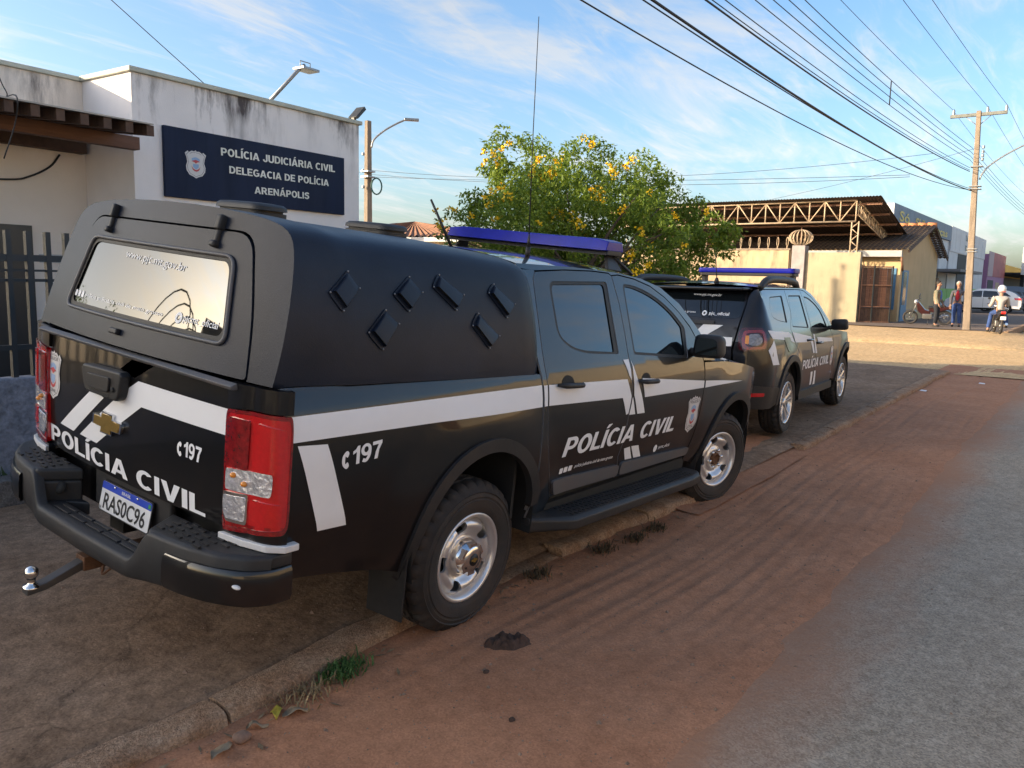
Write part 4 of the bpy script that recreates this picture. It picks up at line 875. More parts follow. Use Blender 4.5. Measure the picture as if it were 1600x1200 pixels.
ht = panel('tail_gate', [(-.565, .64), (0, .62), (.565, .64), (.545, .95), (.585, 1.2), (.645, 1.49), (.60, 1.535), (-.60, 1.535), (-.645, 1.49), (-.585, 1.2), (-.545, .95)], Mh, SPAINT, suv, holes=[hw_], res=.08, rim=.015)
rw = panel('rear_window', hw_, Mh, GLASS, ht, res=.08, rim=0, off=.002)
panel('bumper', [(-.49, .625), (.49, .625), (.49, .36), (-.49, .36)], Mh, PLAST, suv, res=.08, rim=.03, off=.012)
MB().prism([(-.60, -.62), (-.69, -.58), (-.71, 0), (-.69, .58), (-.60, .62), (-.50, .62), (-.50, -.62)], 1.535, 1.565).build('spoiler', SPAINT, suv, bevel=.012)
panel('garnish', [(-.34, 1.225), (.34, 1.225), (.34, 1.19), (-.34, 1.19)], Mh, PLAST, ht, res=.08, rim=.02, off=.014)
H_ = lambda q, nm='white_stripe': panel(nm, q, Mh, DECAL, ht, res=.08, rim=0, off=.003)
H_([(.13, 1.07), (.28, 1.08), (.435, 1.185), (.23, 1.185)]); H_([(.30, 1.068), (.545, 1.07), (.545, .98), (.42, .98), (.35, 1.02)]); H_([(-.08, 1.07), (.07, 1.07), (-.12, .93), (-.27, .93)])
lettering('lettering_web', 'www.pjc.mt.gov.br', (.04, 1.475), (.34, 1.470), .026, Mh, DECAL, rw, bold=.01, off=.005); lettering('lettering_account', 'pjc_oficial', (.265, 1.285), (.47, 1.280), .03, Mh, DECAL, rw, bold=.015, off=.005)
lettering('lettering_service', 'polícia judiciária civil de mato grosso', (-.40, 1.30), (.12, 1.296), .018, Mh, DECAL, rw, bold=.01, off=.005)
panel('account_symbol', cir(.215, 1.298, .026), Mh, DECAL, rw, holes=[cir(.215, 1.298, .012)], res=.03, rim=0, off=.005)
panel('number_plate', [(-.2, .90), (.2, .90), (.2, .77), (-.2, .77)], Mh, PLATEW, ht, res=.1, rim=.004, off=.008)
def sroof(u, v):
    x = lerp(-.56, 1.22, u); e = interp(x, [(-.56, 1.572), (1.0, 1.572), (1.22, 1.560)]); w = .685; return (x, lerp(-w, w, v), e+.055*(1-abs(2*v-1)**2.2)*(.5+.5*sstep(-.6, -.2, x)))
rect_sheet('roof', sroof, 14, 18, SPAINT, suv)
sap = [(1.2, 1.562), (1.45, 1.50), (1.72, 1.36), (1.93, 1.17), (2.02, 1.02)]
def swin(u, v):
    x = lerp(1.2, 2.02, u); z = interp(x, sap); w = interp(z, YD)-.002; b = 1-(2*v-1)**2; return (x+b*.14*u+.03*b, lerp(-w, w, v), z+b*(.05*(1-u)))
rect_sheet('windscreen', swin, 10, 14, GLASS, suv)
def sbon(u, v):
    x = lerp(1.98, 3.42, u); z = interp(x, [(1.9, 1.045), (2.2, 1.04), (2.8, .99), (3.2, .93), (3.42, .80)]); w = Yb(0, 1.1)-.06-.25*max(0, (x-2.75)/.7)**2; b = 1-abs(2*v-1)**2.4; return (x, lerp(-w, w, v), z+.06*b)
rect_sheet('bonnet', sbon, 16, 16, SPAINT, suv)
MB().prism([(3.30, -.70), (3.42, -.55), (3.48, 0), (3.42, .55), (3.30, .70), (3.2, .7), (3.2, -.7)], .32, .80).build('front_bumper', PLAST, suv, bevel=.03)
mb = MB(); mb.box(-.55, 2.0, -.83, .83, .35, 1.08); mb.prism([(-.50, 1.08), (1.85, 1.08), (1.2, 1.50), (-.42, 1.50)], -.66, .66, ax=1); mb.box(-.78, -.5, -.5, .5, .40, 1.15); mb.box(2.0, 3.3, -.5, .5, .35, .95)
mb.build('chassis', DARK, suv)
lb2 = empty('light_bar', parent=suv)
mb = MB(); mb.prism(rounded([(1.12, -.60), (1.40, -.60), (1.40, .60), (1.12, .60)], .05, 3), 1.735, 1.795); mb.build('blue_lens', BLUEB, lb2, bevel=.012)
mb = MB(); mb.prism(rounded([(1.13, -.59), (1.39, -.59), (1.39, .59), (1.13, .59)], .05, 3), 1.70, 1.735); mb.build('bar_base', PLAST, lb2, bevel=.006)
for s in (-1, 1): MB().box(1.20, 1.32, s*.55-.02, s*.55+.02, 1.59, 1.70).build('mounting_foot', PLAST, lb2)
an = MB(); an.tube([(-.40, -.20, 1.60), (-.40, -.20, 1.66)], [.035, .014], 8); an.tube([(-.40, -.20, 1.65), (-.43, -.18, 1.92)], [.006, .003], 6); an.build('antenna', PLAST, suv)
# ================================================================ GROUND
def nz(x, y, s=1, o=0): return noise.noise(Vector((x*s+o, y*s-o, o*.37)))
def gdrop(x): return interp(x, [(-1, 0), (0, 0), (3.1, -.0455), (4.2, -.045), (6.5, 0)])
def kerb_y(x): return interp(x, [(-6, -.80), (-1, -.80), (-.5, -.745), (1.8, -.74), (2.8, -.82), (6, -.93), (15.5, -.90)])
def walk_z(x, y):
    return gdrop(x)+.082+.052*sstep(-.75, .75, y)*(1-sstep(4.0, 5.6, x))
def soil_mat(name, c1, c2, scale, rough=.95, bump=.5, c3=None, pebble=True, tracks=False, grain=.22, cracks=False, cn=1.0):
    m = bpy.data.materials.new(name); m.use_nodes = True; nw, ln, bsd = nodes(m); bsd.inputs['Roughness'].default_value = rough; bsd.inputs['Specular IOR Level'].default_value = .2
    t = nw('ShaderNodeTexCoord'); n1 = nw('ShaderNodeTexNoise'); n1.inputs['Scale'].default_value = scale; n1.inputs['Detail'].default_value = 8; n1.inputs['Roughness'].default_value = .68; ln(t.outputs['Object'], n1.inputs['Vector'])
    r1 = nw('ShaderNodeMapRange'); r1.inputs[1].default_value = .32; r1.inputs[2].default_value = .70; ln(n1.outputs['Fac'], r1.inputs[0])
    mx_ = nw('ShaderNodeMixRGB'); mx_.inputs[1].default_value = (*c1, 1); mx_.inputs[2].default_value = (*c2, 1); ln(r1.outputs[0], mx_.inputs[0]); colr = mx_.outputs[0]
    n2 = nw('ShaderNodeTexNoise'); n2.inputs['Scale'].default_value = scale*9; n2.inputs['Detail'].default_value = 6; ln(t.outputs['Object'], n2.inputs['Vector'])
    r2 = nw('ShaderNodeMapRange'); r2.inputs[1].default_value = .3; r2.inputs[2].default_value = .7; r2.inputs[3].default_value = 1-.28*cn; r2.inputs[4].default_value = 1+.25*cn; ln(n2.outputs['Fac'], r2.inputs[0])
    mu = nw('ShaderNodeMixRGB'); mu.blend_type = 'MULTIPLY'; mu.inputs[0].default_value = 1; ln(colr, mu.inputs[1]); ln(r2.outputs[0], mu.inputs[2]); colr = mu.outputs[0]
    vg = nw('ShaderNodeTexVoronoi'); vg.inputs['Scale'].default_value = 140; ln(t.outputs['Object'], vg.inputs['Vector']); bw_ = nw('ShaderNodeRGBToBW'); ln(vg.outputs['Color'], bw_.inputs[0])      # grain by grain
    rg_ = nw('ShaderNodeMapRange'); rg_.inputs[1].default_value = .15; rg_.inputs[2].default_value = .85; rg_.inputs[3].default_value = 1-grain; rg_.inputs[4].default_value = 1+grain; ln(bw_.outputs[0], rg_.inputs[0])
    mg_ = nw('ShaderNodeMixRGB'); mg_.blend_type = 'MULTIPLY'; mg_.inputs[0].default_value = 1; ln(colr, mg_.inputs[1]); ln(rg_.outputs[0], mg_.inputs[2]); colr = mg_.outputs[0]
    if pebble:
        v = nw('ShaderNodeTexVoronoi'); v.inputs['Scale'].default_value = 85; ln(t.outputs['Object'], v.inputs['Vector'])
        rv = nw('ShaderNodeMapRange'); rv.inputs[1].default_value = .0; rv.inputs[2].default_value = .16; rv.inputs[3].default_value = 1; rv.inputs[4].default_value = 0; ln(v.outputs['Distance'], rv.inputs[0])
        nsel = nw('ShaderNodeTexNoise'); nsel.inputs['Scale'].default_value = 23; ln(t.outputs['Object'], nsel.inputs['Vector']); rs = nw('ShaderNodeMapRange'); rs.inputs[1].default_value = .50; rs.inputs[2].default_value = .60; ln(nsel.outputs['Fac'], rs.inputs[0])
        mm = nw('ShaderNodeMath'); mm.operation = 'MULTIPLY'; ln(rv.outputs[0], mm.inputs[0]); ln(rs.outputs[0], mm.inputs[1])
        m3 = nw('ShaderNodeMixRGB'); ln(mm.outputs[0], m3.inputs[0]); ln(colr, m3.inputs[1]); m3.inputs[2].default_value = (*(c3 or (.30, .22, .17)), 1); colr = m3.outputs[0]
    if cracks:
        nd = nw('ShaderNodeTexNoise'); nd.inputs['Scale'].default_value = 2.2; nd.inputs['Detail'].default_value = 6; ln(t.outputs['Object'], nd.inputs['Vector']); va = nw('ShaderNodeVectorMath'); va.operation = 'MULTIPLY_ADD'; ln(nd.outputs['Color'], va.inputs[0]); va.inputs[1].default_value = (.5, .5, 0); ln(t.outputs['Object'], va.inputs[2])
        vc = nw('ShaderNodeTexVoronoi'); vc.feature = 'DISTANCE_TO_EDGE'; vc.inputs['Scale'].default_value = .62; ln(va.outputs[0], vc.inputs['Vector']); rc_ = nw('ShaderNodeMapRange'); rc_.inputs[1].default_value = .001; rc_.inputs[2].default_value = .0055; rc_.inputs[3].default_value = .72; rc_.inputs[4].default_value = 1; ln(vc.outputs['Distance'], rc_.inputs[0])
        mc = nw('ShaderNodeMixRGB'); mc.blend_type = 'MULTIPLY'; mc.inputs[0].default_value = 1; ln(colr, mc.inputs[1]); ln(rc_.outputs[0], mc.inputs[2]); colr = mc.outputs[0]
    if tracks:                                   # loose soil blown over the edge, fading out across the road
        sp = nw('ShaderNodeSeparateXYZ'); ln(t.outputs['Object'], sp.inputs[0]); n5 = nw('ShaderNodeTexNoise'); n5.inputs['Scale'].default_value = 1.6; n5.inputs['Detail'].default_value = 9; n5.inputs['Roughness'].default_value = .72; mp5 = nw('ShaderNodeMapping'); mp5.inputs['Scale'].default_value = (.45, 1, 1); ln(t.outputs['Object'], mp5.inputs[0]); ln(mp5.outputs[0], n5.inputs['Vector'])
        ry = nw('ShaderNodeMapRange'); ry.inputs[1].default_value = -2.95; ry.inputs[2].default_value = -2.12; ry.inputs[3].default_value = -.45; ry.inputs[4].default_value = .55; ln(sp.outputs['Y'], ry.inputs[0])
        sm_ = nw('ShaderNodeMath'); sm_.operation = 'ADD'; ln(ry.outputs[0], sm_.inputs[0]); ln(n5.outputs['Fac'], sm_.inputs[1]); rs5 = nw('ShaderNodeMapRange'); rs5.inputs[1].default_value = .42; rs5.inputs[2].default_value = 1.02; rs5.inputs[4].default_value = .92; ln(sm_.outputs[0], rs5.inputs[0])
        m5 = nw('ShaderNodeMixRGB'); ln(rs5.outputs[0], m5.inputs[0]); ln(colr, m5.inputs[1]); m5.inputs[2].default_value = (.36, .178, .10, 1); colr = m5.outputs[0]
    ln(colr, bsd.inputs['Base Color'])
    bp_ = nw('ShaderNodeBump'); bp_.inputs['Strength'].default_value = bump; bp_.inputs['Distance'].default_value = .012; n4 = nw('ShaderNodeTexNoise'); n4.inputs['Scale'].default_value = scale*22; n4.inputs['Detail'].default_value = 8; ln(t.outputs['Object'], n4.inputs['Vector']); ln(n4.outputs['Fac'], bp_.inputs['Height']); ln(bp_.outputs[0], bsd.inputs['Normal'])
    return m
DIRT = soil_mat('red_dirt', (.345, .158, .084), (.425, .212, .120), 1.5, bump=.28, cn=.45, grain=.16)
SAND = soil_mat('sandy_dirt', (.50, .33, .165), (.60, .42, .23), 1.2, bump=.6)
WALKM = soil_mat('dusty_concrete', (.195, .118, .070), (.300, .200, .132), 1.6, bump=.5, cracks=True)
KERBM = soil_mat('worn_kerb', (.26, .145, .082), (.40, .285, .195), 7, bump=1.0)
ASPH = soil_mat('asphalt', (.285, .236, .178), (.345, .292, .228), 2.0, bump=.6, cn=.6, c3=(.46, .42, .37), tracks=True, grain=.30)
FARW = soil_mat('far_pavement', (.15, .115, .095), (.20, .155, .125), 2, bump=.4, pebble=False)
def height_sheet(name, xs, ys, fz, mt, kind='structure', yfun=None):
    vs = []
    for x in xs:
        for y in ys:
            yy = yfun(x, y) if yfun else y; vs.append((x, yy, fz(x, yy)))
    n = len(ys); fs = [(i*n+j, (i+1)*n+j, (i+1)*n+j+1, i*n+j+1) for i in range(len(xs)-1) for j in range(n-1)]
    o = obj(name, mesh(vs, fs, True), None, mt); return tag(o, kind=kind)
def rng(a, b, st): n = int(round((b-a)/st)); return [a+(b-a)*i/n for i in range(n+1)]
gx = [-1500, -400, -120, -60, -30, -16, -8]+rng(-6, 26, 1.0)+[30, 40, 60, 100, 200, 500, 1500]
gy = [-1500, -400, -120, -60, -30, -16]+rng(-12, 12, 1.0)+[16, 30, 60, 120, 400, 1500]
height_sheet('ground', gx, gy, lambda x, y: -.075+gdrop(x), SAND)
tracks = [(a_, b_, c_*.62) for a_, b_, c_ in [(-1.02, .05, .010), (-1.12, .03, .006), (-1.26, .06, .012), (-1.36, .03, .007), (-1.45, .04, .008), (-1.62, .06, .012), (-1.72, .03, .006), (-1.86, .05, .009), (-2.02, .04, .006)]]
def dirt_z(x, y):
    z = gdrop(x)+.006+.010*nz(x, y, 1.3, 4)+.004*nz(x, y, 5, 9)+.0008*nz(x, y, 24, 2)
    w = .10*nz(x, 0, .35, 7)
    z += (.0062*nz(x*.05, (y-w*.6-.010*x), 16, 13)+.0040*nz(x*.06, (y-w), 34, 17))*sstep(-.15, .25, nz(x, y, .7, 21)+.12)       # long fine wheel marks
    for ty, tw, th in tracks:
        d = (y-ty-w-.012*x*(ty < -1.5))/tw
        if abs(d) < 2: k_ = max(0, .45+.9*nz(x, ty*3, .55, 3)); z += k_*(-th*math.exp(-d*d*2)+th*.45*math.exp(-(abs(d)-1.25)**2*6))
        if abs(d) < .7 and th > .009: z += .0016*sin(x*95+8*d*d)*max(0, nz(x, ty, .9, 5)+.1)
    z += .030*sstep(kerb_y(x)-.35, kerb_y(x)+.05, y)*(.75+.5*nz(x, y, 1.7, 1))        # soil banked against the kerb
    z -= .034*sstep(-2.0, -2.4, y)*0+.030*(1-sstep(-2.45, -2.05, y))
    return z
height_sheet('dirt_shoulder', rng(-4, 5, .022)+rng(5.06, 17, .06), rng(-2.72, -.60, .02), dirt_z, DIRT)
# far continuation of the shoulder and the dirt side street
height_sheet('side_street', rng(14.9, 23.4, .25), rng(-2.6, 60, .8), lambda x, y: .012+.02*nz(x, y, .5, 3)+.008*nz(x, y, 2, 5), SAND)
height_sheet('asphalt_road', rng(-30, -4, 1)+rng(-3.9, 17, .09)+rng(17.5, 160, 2.5), [-9.5, -8, -6.5, -5, -4, -3.4, -3.0, -2.8, -2.6, -2.5, -2.4, -2.3, -2.2, -2.1, -2.02], lambda x, y: gdrop(x)+.004+.004*nz(x, y, 2, 6)-.016*sstep(-2.35, -2.02, y)+.004, ASPH,
             yfun=lambda x, y: y+(.07*nz(x, 0, 1.1, 2)+.035*nz(x, 0, 4.5, 8))*sstep(-3.0, -2.1, y))
# pavement slab with its cast kerb
wx = rng(-7, 15.0, .07); wyn = 60
def wyf(x, t): return lerp(kerb_y(x)+.095, 2.46, t)
cr = [((-4, .30), (-1.35, -.25), (-.5, .05), (.6, .3)), ((-1.2, -.72), (-1.0, -.35), (-.62, .35), (-.7, 1.2)), ((-2.4, .9), (-1.7, 1.15), (-.9, 1.0), (.4, 1.6)), ((6.2, -.6), (6.6, .4), (6.5, 2.2)), ((10.2, -.7), (10.5, 1), (10.4, 2.4)), ((13, -.8), (12.7, .7), (13.1, 2.4))]
cr = [spl(c, 5) for c in cr]
def wz(x, y):
    z = walk_z(x, y)+.006*nz(x, y, 1.1, 5)+.003*nz(x, y, 6, 1)-.022*(1-sstep(.10, .19, y-kerb_y(x)))-.004
    for c in cr:
        m = 9
        for a, b in zip(c, c[1:]):
            if min(a[0], b[0])-.2 > x or max(a[0], b[0])+.2 < x: continue
            dx, dy = b[0]-a[0], b[1]-a[1]; l = dx*dx+dy*dy; t = max(0, min(1, ((x-a[0])*dx+(y-a[1])*dy)/l)); m = min(m, hypot(x-a[0]-t*dx, y-a[1]-t*dy))
        if m < .06: z -= .012*(1-m/.06)
    return z
vs = [(x, wyf(x, j/wyn), wz(x, wyf(x, j/wyn))) for x in wx for j in range(wyn+1)]; n = wyn+1
walk = obj('pavement', mesh(vs, [(i*n+j, (i+1)*n+j, (i+1)*n+j+1, i*n+j+1) for i in range(len(wx)-1) for j in range(wyn)], True), None, WALKM); tag(walk, kind='structure')
x = -6.0; random.seed(3)
while x < 14.9:
    ln_ = random.uniform(.85, 1.2); x1 = min(x+ln_, 15.0)
    if not (2.75 < x < 5.4):
        xs_ = rng(x+.008, x1-.008, .05); prof = [(.140, 0), (.09, .002), (.04, -.001), (.012, -.008), (-.004, -.022), (-.010, -.05), (-.012, -.14)]; V = []
        dz = random.uniform(.002, .014); sag = -.05 if -.35 < (x+x1)/2 < .55 else 0
        for xx in xs_:
            for dy, dzz in prof:
                e = nz(xx, dy*3, 5, 11); ch = .03*max(0, nz(xx, dy, 3.1, 6)-.15)
                V.append((xx, kerb_y(xx)+dy+.014*e*(dy < .1)+.020*nz(xx, 0, 2.3, 2)*(dy < .1)+ch*(dy < .05), walk_z(xx, kerb_y(xx))+dzz+dz+sag*(dy < .2)+.006*nz(xx, dy, 9, 3)-ch*1.3))
        m_ = len(prof); F_ = [(i*m_+j, i*m_+j+1, (i+1)*m_+j+1, (i+1)*m_+j) for i in range(len(xs_)-1) for j in range(m_-1)]+[tuple(range(m_)), tuple((len(xs_)-1)*m_+j for j in range(m_-1, -1, -1))]
        me = mesh(V, F_, True); ks = obj('kerb_stone', me, walk, KERBM); ks.modifiers.new('es', 'EDGE_SPLIT').split_angle = radians(60)
    x = x1
# ramp where the kerb is missing
height_sheet('dirt_ramp', rng(2.6, 5.6, .08), [-1.0+.07*i for i in range(11)], lambda x, y: lerp(gdrop(x)+.03, walk_z(x, -.1)+.006, sstep(-.95, -.35, y))+.012*nz(x, y, 4, 2), DIRT)
# far block
def farz(x, y): return .10+.05*sstep(23.2, 25, x)+.03*nz(x, y, .6, 8)
height_sheet('far_verge', rng(22.8, 31, .3), rng(-1.6, 40, .8), lambda x, y: farz(x, y)-.14*(1-sstep(22.8, 23.3, x))-.1*(1-sstep(-1.5, -1.0, y)), SAND)
height_sheet('far_pavement', rng(30.6, 150, 1.5), [-.4, 0, 1, 2, 3.5, 5.2, 8, 20], lambda x, y: .175+.01*nz(x, y, .5, 2), FARW)
fk = MB(); fk.box(30.6, 150, -.55, -.38, 0, .20); tag(fk.build('far_kerb', KERBM), kind='structure')

# loose grit scattered over shoulder, pavement and the road edge
rg = random.Random(21); gm = MB(); 
for k in range(9000):
    x = rg.uniform(-2.2, 7) if k % 3 else rg.uniform(-2.2, 2.5); y = rg.uniform(-3.6, 1.4)
    if y > kerb_y(x)-.02 and y < kerb_y(x)+.15: continue
    if y > kerb_y(x) and rg.random() < .55: continue
    z = wz(x, y) if y > kerb_y(x) else (dirt_z(x, y) if y > -2.3 else gdrop(x)+.004); r = rg.uniform(.0018, .0062)*(2.3 if rg.random() < .06 else 1)
    a = rg.uniform(0, 3); c_, s_ = cos(a)*r, sin(a)*r; b = len(gm.v); e = rg.uniform(.6, 1)
    gm.v += [(x+c_, y+s_, z), (x-s_*e, y+c_*e, z), (x-c_, y-s_, z), (x+s_*e, y-c_*e, z), (x, y, z+r*.9)]; gm.f += [(b, b+1, b+4), (b+1, b+2, b+4), (b+2, b+3, b+4), (b+3, b, b+4)]; gm.sm += [False]*4
tag(obj('loose_grit', mesh(gm.v, gm.f), None, mat('grit', (.21, .14, .10), .9, var=.6, scale=40)), 'fine loose grit scattered over dirt, pavement and road edge', 'grit', kind='stuff')

rl2 = random.Random(8); lm_ = MB()                       # dry leaf and twig litter caught along the kerb
for k in range(210):
    x = rl2.uniform(-2.0, 3.0) if k % 3 else rl2.uniform(5.5, 12); y = kerb_y(x)-abs(rl2.gauss(.05, .10)); z = dirt_z(x, y)+.003; a = rl2.uniform(0, 6.3); l = rl2.uniform(.012, .035); w = l*rl2.uniform(.10, .35)
    d = Vector((cos(a), sin(a), 0)); q = Vector((-sin(a), cos(a), 0)); p = Vector((x, y, z)); b = len(lm_.v); lm_.v += [tuple(p-d*l), tuple(p+q*w+Vector((0, 0, .004))), tuple(p+d*l+Vector((0, 0, .007))), tuple(p-q*w+Vector((0, 0, .002)))]; lm_.f.append((b, b+1, b+2, b+3)); lm_.sm.append(False)
tag(obj('leaf_litter', mesh(lm_.v, lm_.f), None, mat('dry_litter', (.20, .14, .08), .9, var=.5, scale=30)), 'dry leaf and twig litter caught along the kerb', 'litter', kind='stuff')
# ================================================================ SURROUNDINGS
def wall_mat(name, col, stain=(.10, .09, .085), amt=.6, scale=1.2, rough=.85, zlo=None, tint=None):
    m = bpy.data.materials.new(name); m.use_nodes = True; nw, ln, b = nodes(m); b.inputs['Roughness'].default_value = rough; b.inputs['Specular IOR Level'].default_value = .25
    t = nw('ShaderNodeTexCoord'); mp = nw('ShaderNodeMapping'); mp.inputs['Scale'].default_value = (1, 1, .22); ln(t.outputs['Object'], mp.inputs[0])
    n1 = nw('ShaderNodeTexNoise'); n1.inputs['Scale'].default_value = scale*2.4; n1.inputs['Detail'].default_value = 9; n1.inputs['Roughness'].default_value = .7; ln(mp.outputs[0], n1.inputs['Vector'])
    n2 = nw('ShaderNodeTexNoise'); n2.inputs['Scale'].default_value = scale*.7; n2.inputs['Detail'].default_value = 3; ln(t.outputs['Object'], n2.inputs['Vector'])
    r1 = nw('ShaderNodeMapRange'); r1.inputs[1].default_value = .46; r1.inputs[2].default_value = .74; ln(n1.outputs['Fac'], r1.inputs[0])
    r2 = nw('ShaderNodeMapRange'); r2.inputs[1].default_value = .45; r2.inputs[2].default_value = .65; ln(n2.outputs['Fac'], r2.inputs[0])
    f = nw('ShaderNodeMath'); f.operation = 'MULTIPLY'; ln(r1.outputs[0], f.inputs[0]); ln(r2.outputs[0], f.inputs[1])
    last = f.outputs[0]
    if zlo is not None:                      # run-off streaks start at the coping
        sp = nw('ShaderNodeSeparateXYZ'); ln(t.outputs['Object'], sp.inputs[0]); rz = nw('ShaderNodeMapRange'); rz.inputs[1].default_value = zlo[0]; rz.inputs[2].default_value = zlo[1]; ln(sp.outputs['Z'], rz.inputs[0])
        g = nw('ShaderNodeMath'); g.operation = 'MULTIPLY'; ln(last, g.inputs[0]); ln(rz.outputs[0], g.inputs[1]); last = g.outputs[0]
    g2 = nw('ShaderNodeMath'); g2.operation = 'MULTIPLY'; ln(last, g2.inputs[0]); g2.inputs[1].default_value = amt; g2.use_clamp = True
    n3 = nw('ShaderNodeTexNoise'); n3.inputs['Scale'].default_value = 1.1; n3.inputs['Detail'].default_value = 6; ln(t.outputs['Object'], n3.inputs['Vector']); r3 = nw('ShaderNodeMapRange'); r3.inputs[1].default_value = .3; r3.inputs[2].default_value = .7; r3.inputs[3].default_value = .90; r3.inputs[4].default_value = 1.06; ln(n3.outputs['Fac'], r3.inputs[0])
    base = nw('ShaderNodeMixRGB'); base.blend_type = 'MULTIPLY'; base.inputs[0].default_value = 1; base.inputs[1].default_value = (*col, 1); ln(r3.outputs[0], base.inputs[2])
    mx = nw('ShaderNodeMixRGB'); ln(g2.outputs[0], mx.inputs[0]); ln(base.outputs[0], mx.inputs[1]); mx.inputs[2].default_value = (*stain, 1); ln(mx.outputs[0], b.inputs['Base Color'])
    bp = nw('ShaderNodeBump'); bp.inputs['Strength'].default_value = .25; bp.inputs['Distance'].default_value = .01; n4 = nw('ShaderNodeTexNoise'); n4.inputs['Scale'].default_value = 60; n4.inputs['Detail'].default_value = 5; ln(t.outputs['Object'], n4.inputs['Vector']); ln(n4.outputs['Fac'], bp.inputs['Height']); ln(bp.outputs[0], b.inputs['Normal'])
    return m
WWHITE = wall_mat('white_render', (.85, .80, .78), (.10, .085, .085), 3.2, .9, zlo=(2.5, 3.9))
WCREAM = wall_mat('cream_render', (.60, .50, .36), (.2, .16, .12), .3, .8)
COPE = mat('coping', (.50, .50, .42), .8, var=.15, scale=3)
SIGNB = mat('sign_navy', (.012, .020, .048), .6, spec=.15, var=.25, scale=2, dust=.08, dcol=(.12, .13, .15), stretch=(1, 1, .15))
SIGNW = mat('sign_letter', (.80, .79, .72), .5, var=.12, scale=6, dust=.5, dcol=(.42, .42, .28), dscale=2.0)
WOOD = mat('dark_wood', (.085, .045, .028), .75, var=.35, scale=6, stretch=(1, 6, 1), bump=.3, bscale=30)
WOOD2 = mat('red_wood', (.155, .070, .040), .7, var=.3, scale=5, stretch=(.3, 4, 4), bump=.3, bscale=30)
IRON = mat('fence_iron', (.020, .026, .030), .5, spec=.5, dust=.12)
CONC = mat('pole_concrete', (.22, .175, .135), .9, var=.25, scale=3, stretch=(3, 3, .6), bump=.4, bscale=40)
GALV = mat('galvanised', (.30, .31, .32), .45, metal=.6, var=.15, scale=8)
CABLE = mat('cable_black', (.018, .018, .020), .7)
STUCCO = mat('blue_grey_stucco', (.24, .25, .29), .9, var=.45, scale=22, bump=1.0, bscale=26, dust=.3, dcol=(.07, .075, .09), dscale=14)
SOILD = soil_mat('garden_soil', (.085, .060, .045), (.12, .085, .06), 3)
height_sheet('garden_soil', rng(-9, 15, 1.5), [2.40, 2.5, 2.6, 2.75, 4, 6, 9, 14, 30], lambda x, y: (.27 if y < 2.7 else .16)+.02*nz(x, y, 2, 4) if y > 2.45 else .0, SOILD)
# ---- police station
ps = empty('police_station', (2.25, 6.1, .13), radians(2.5)); tag(ps, 'white rendered police station with flat roof and timber eave, behind the pickup', 'building')
MB().box(0, 3.69, 0, 9, -.2, 3.84).build('wall', WWHITE, ps)
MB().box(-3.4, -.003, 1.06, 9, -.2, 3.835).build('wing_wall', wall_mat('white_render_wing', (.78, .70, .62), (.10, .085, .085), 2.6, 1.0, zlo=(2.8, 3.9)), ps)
MB().box(-.04, 3.73, -.045, 9, 3.842, 3.90).build('coping', COPE, ps, bevel=.008); MB().box(-3.45, -.045, 1.02, 9, 3.838, 3.89).build('coping', COPE, ps, bevel=.008)
ev = MB(); ev.add([(-2.2, -.95, 3.10), (-.33, -.95, 3.10), (-.05, 1.05, 3.36), (-2.2, 1.05, 3.36), (-2.2, -.95, 3.115), (-.33, -.95, 3.115), (-.05, 1.05, 3.375), (-2.2, 1.05, 3.375)], [(0, 3, 2, 1), (4, 5, 6, 7), (0, 1, 5, 4), (1, 2, 6, 5), (2, 3, 7, 6), (3, 0, 4, 7)]); evo = ev.build('eave_board', mat('eave_board', (.42, .38, .33), .8, var=.2, scale=4), ps)
for k in range(8):
    x = -.40-k*.235
    MB().add([(x, -.93, 2.985), (x+.085, -.93, 2.985), (x+.085, 1.05, 3.235), (x, 1.05, 3.235), (x, -.93, 3.097), (x+.085, -.93, 3.097), (x+.085, 1.05, 3.355), (x, 1.05, 3.355)], [(0, 3, 2, 1), (4, 5, 6, 7), (0, 1, 5, 4), (1, 2, 6, 5), (2, 3, 7, 6), (3, 0, 4, 7)]).build('rafter', WOOD, ps, bevel=.004)
MB().box(-2.1, -.05, -.22, -.10, 2.93, 3.072).build('eave_beam', WOOD2, ps, bevel=.004); MB().box(-2.0, -.05, .92, 1.055, 2.96, 3.09).build('eave_beam', WOOD, ps, bevel=.004)
dr = MB(); dr.box(-1.9, -.70, 1.02, 1.058, -.1, 2.05); dr.build('door', mat('dark_door', (.012, .015, .018), .35), ps)
MB().box(-.62, -.20, 1.045, 1.057, 1.62, 1.72).build('notice_plate', mat('pale_notice', (.45, .45, .46), .5), ps)
MB().tube(spl([(-.33, 1.03, 2.92), (-.46, 1.02, 2.76), (-.70, 1.02, 2.62), (-.95, 1.03, 2.56), (-1.9, 1.03, 2.5)], 5), .012, 6).build('cable', CABLE, ps)
MB().tube(spl([(-1.0, 1.03, 3.80), (-.95, 1.0, 3.62), (-.90, 1.0, 3.50), (-1.0, .98, 3.42), (-1.72, -.97, 3.14), (-1.74, -.98, 2.9), (-1.85, -.96, 2.55)], 5), .006, 6).build('cable', CABLE, ps)
sg = empty('station_sign', (2.25, 6.1, .13), radians(2.5)); tag(sg, 'navy blue signboard with white letters and police badge on the white facade', 'sign')
MB().box(.366, 3.334, -.05, -.004, 2.455, 3.297).build('board', SIGNB, sg, bevel=.004)
sm = lambda x, z, off=0: (x, -.05-off, z)
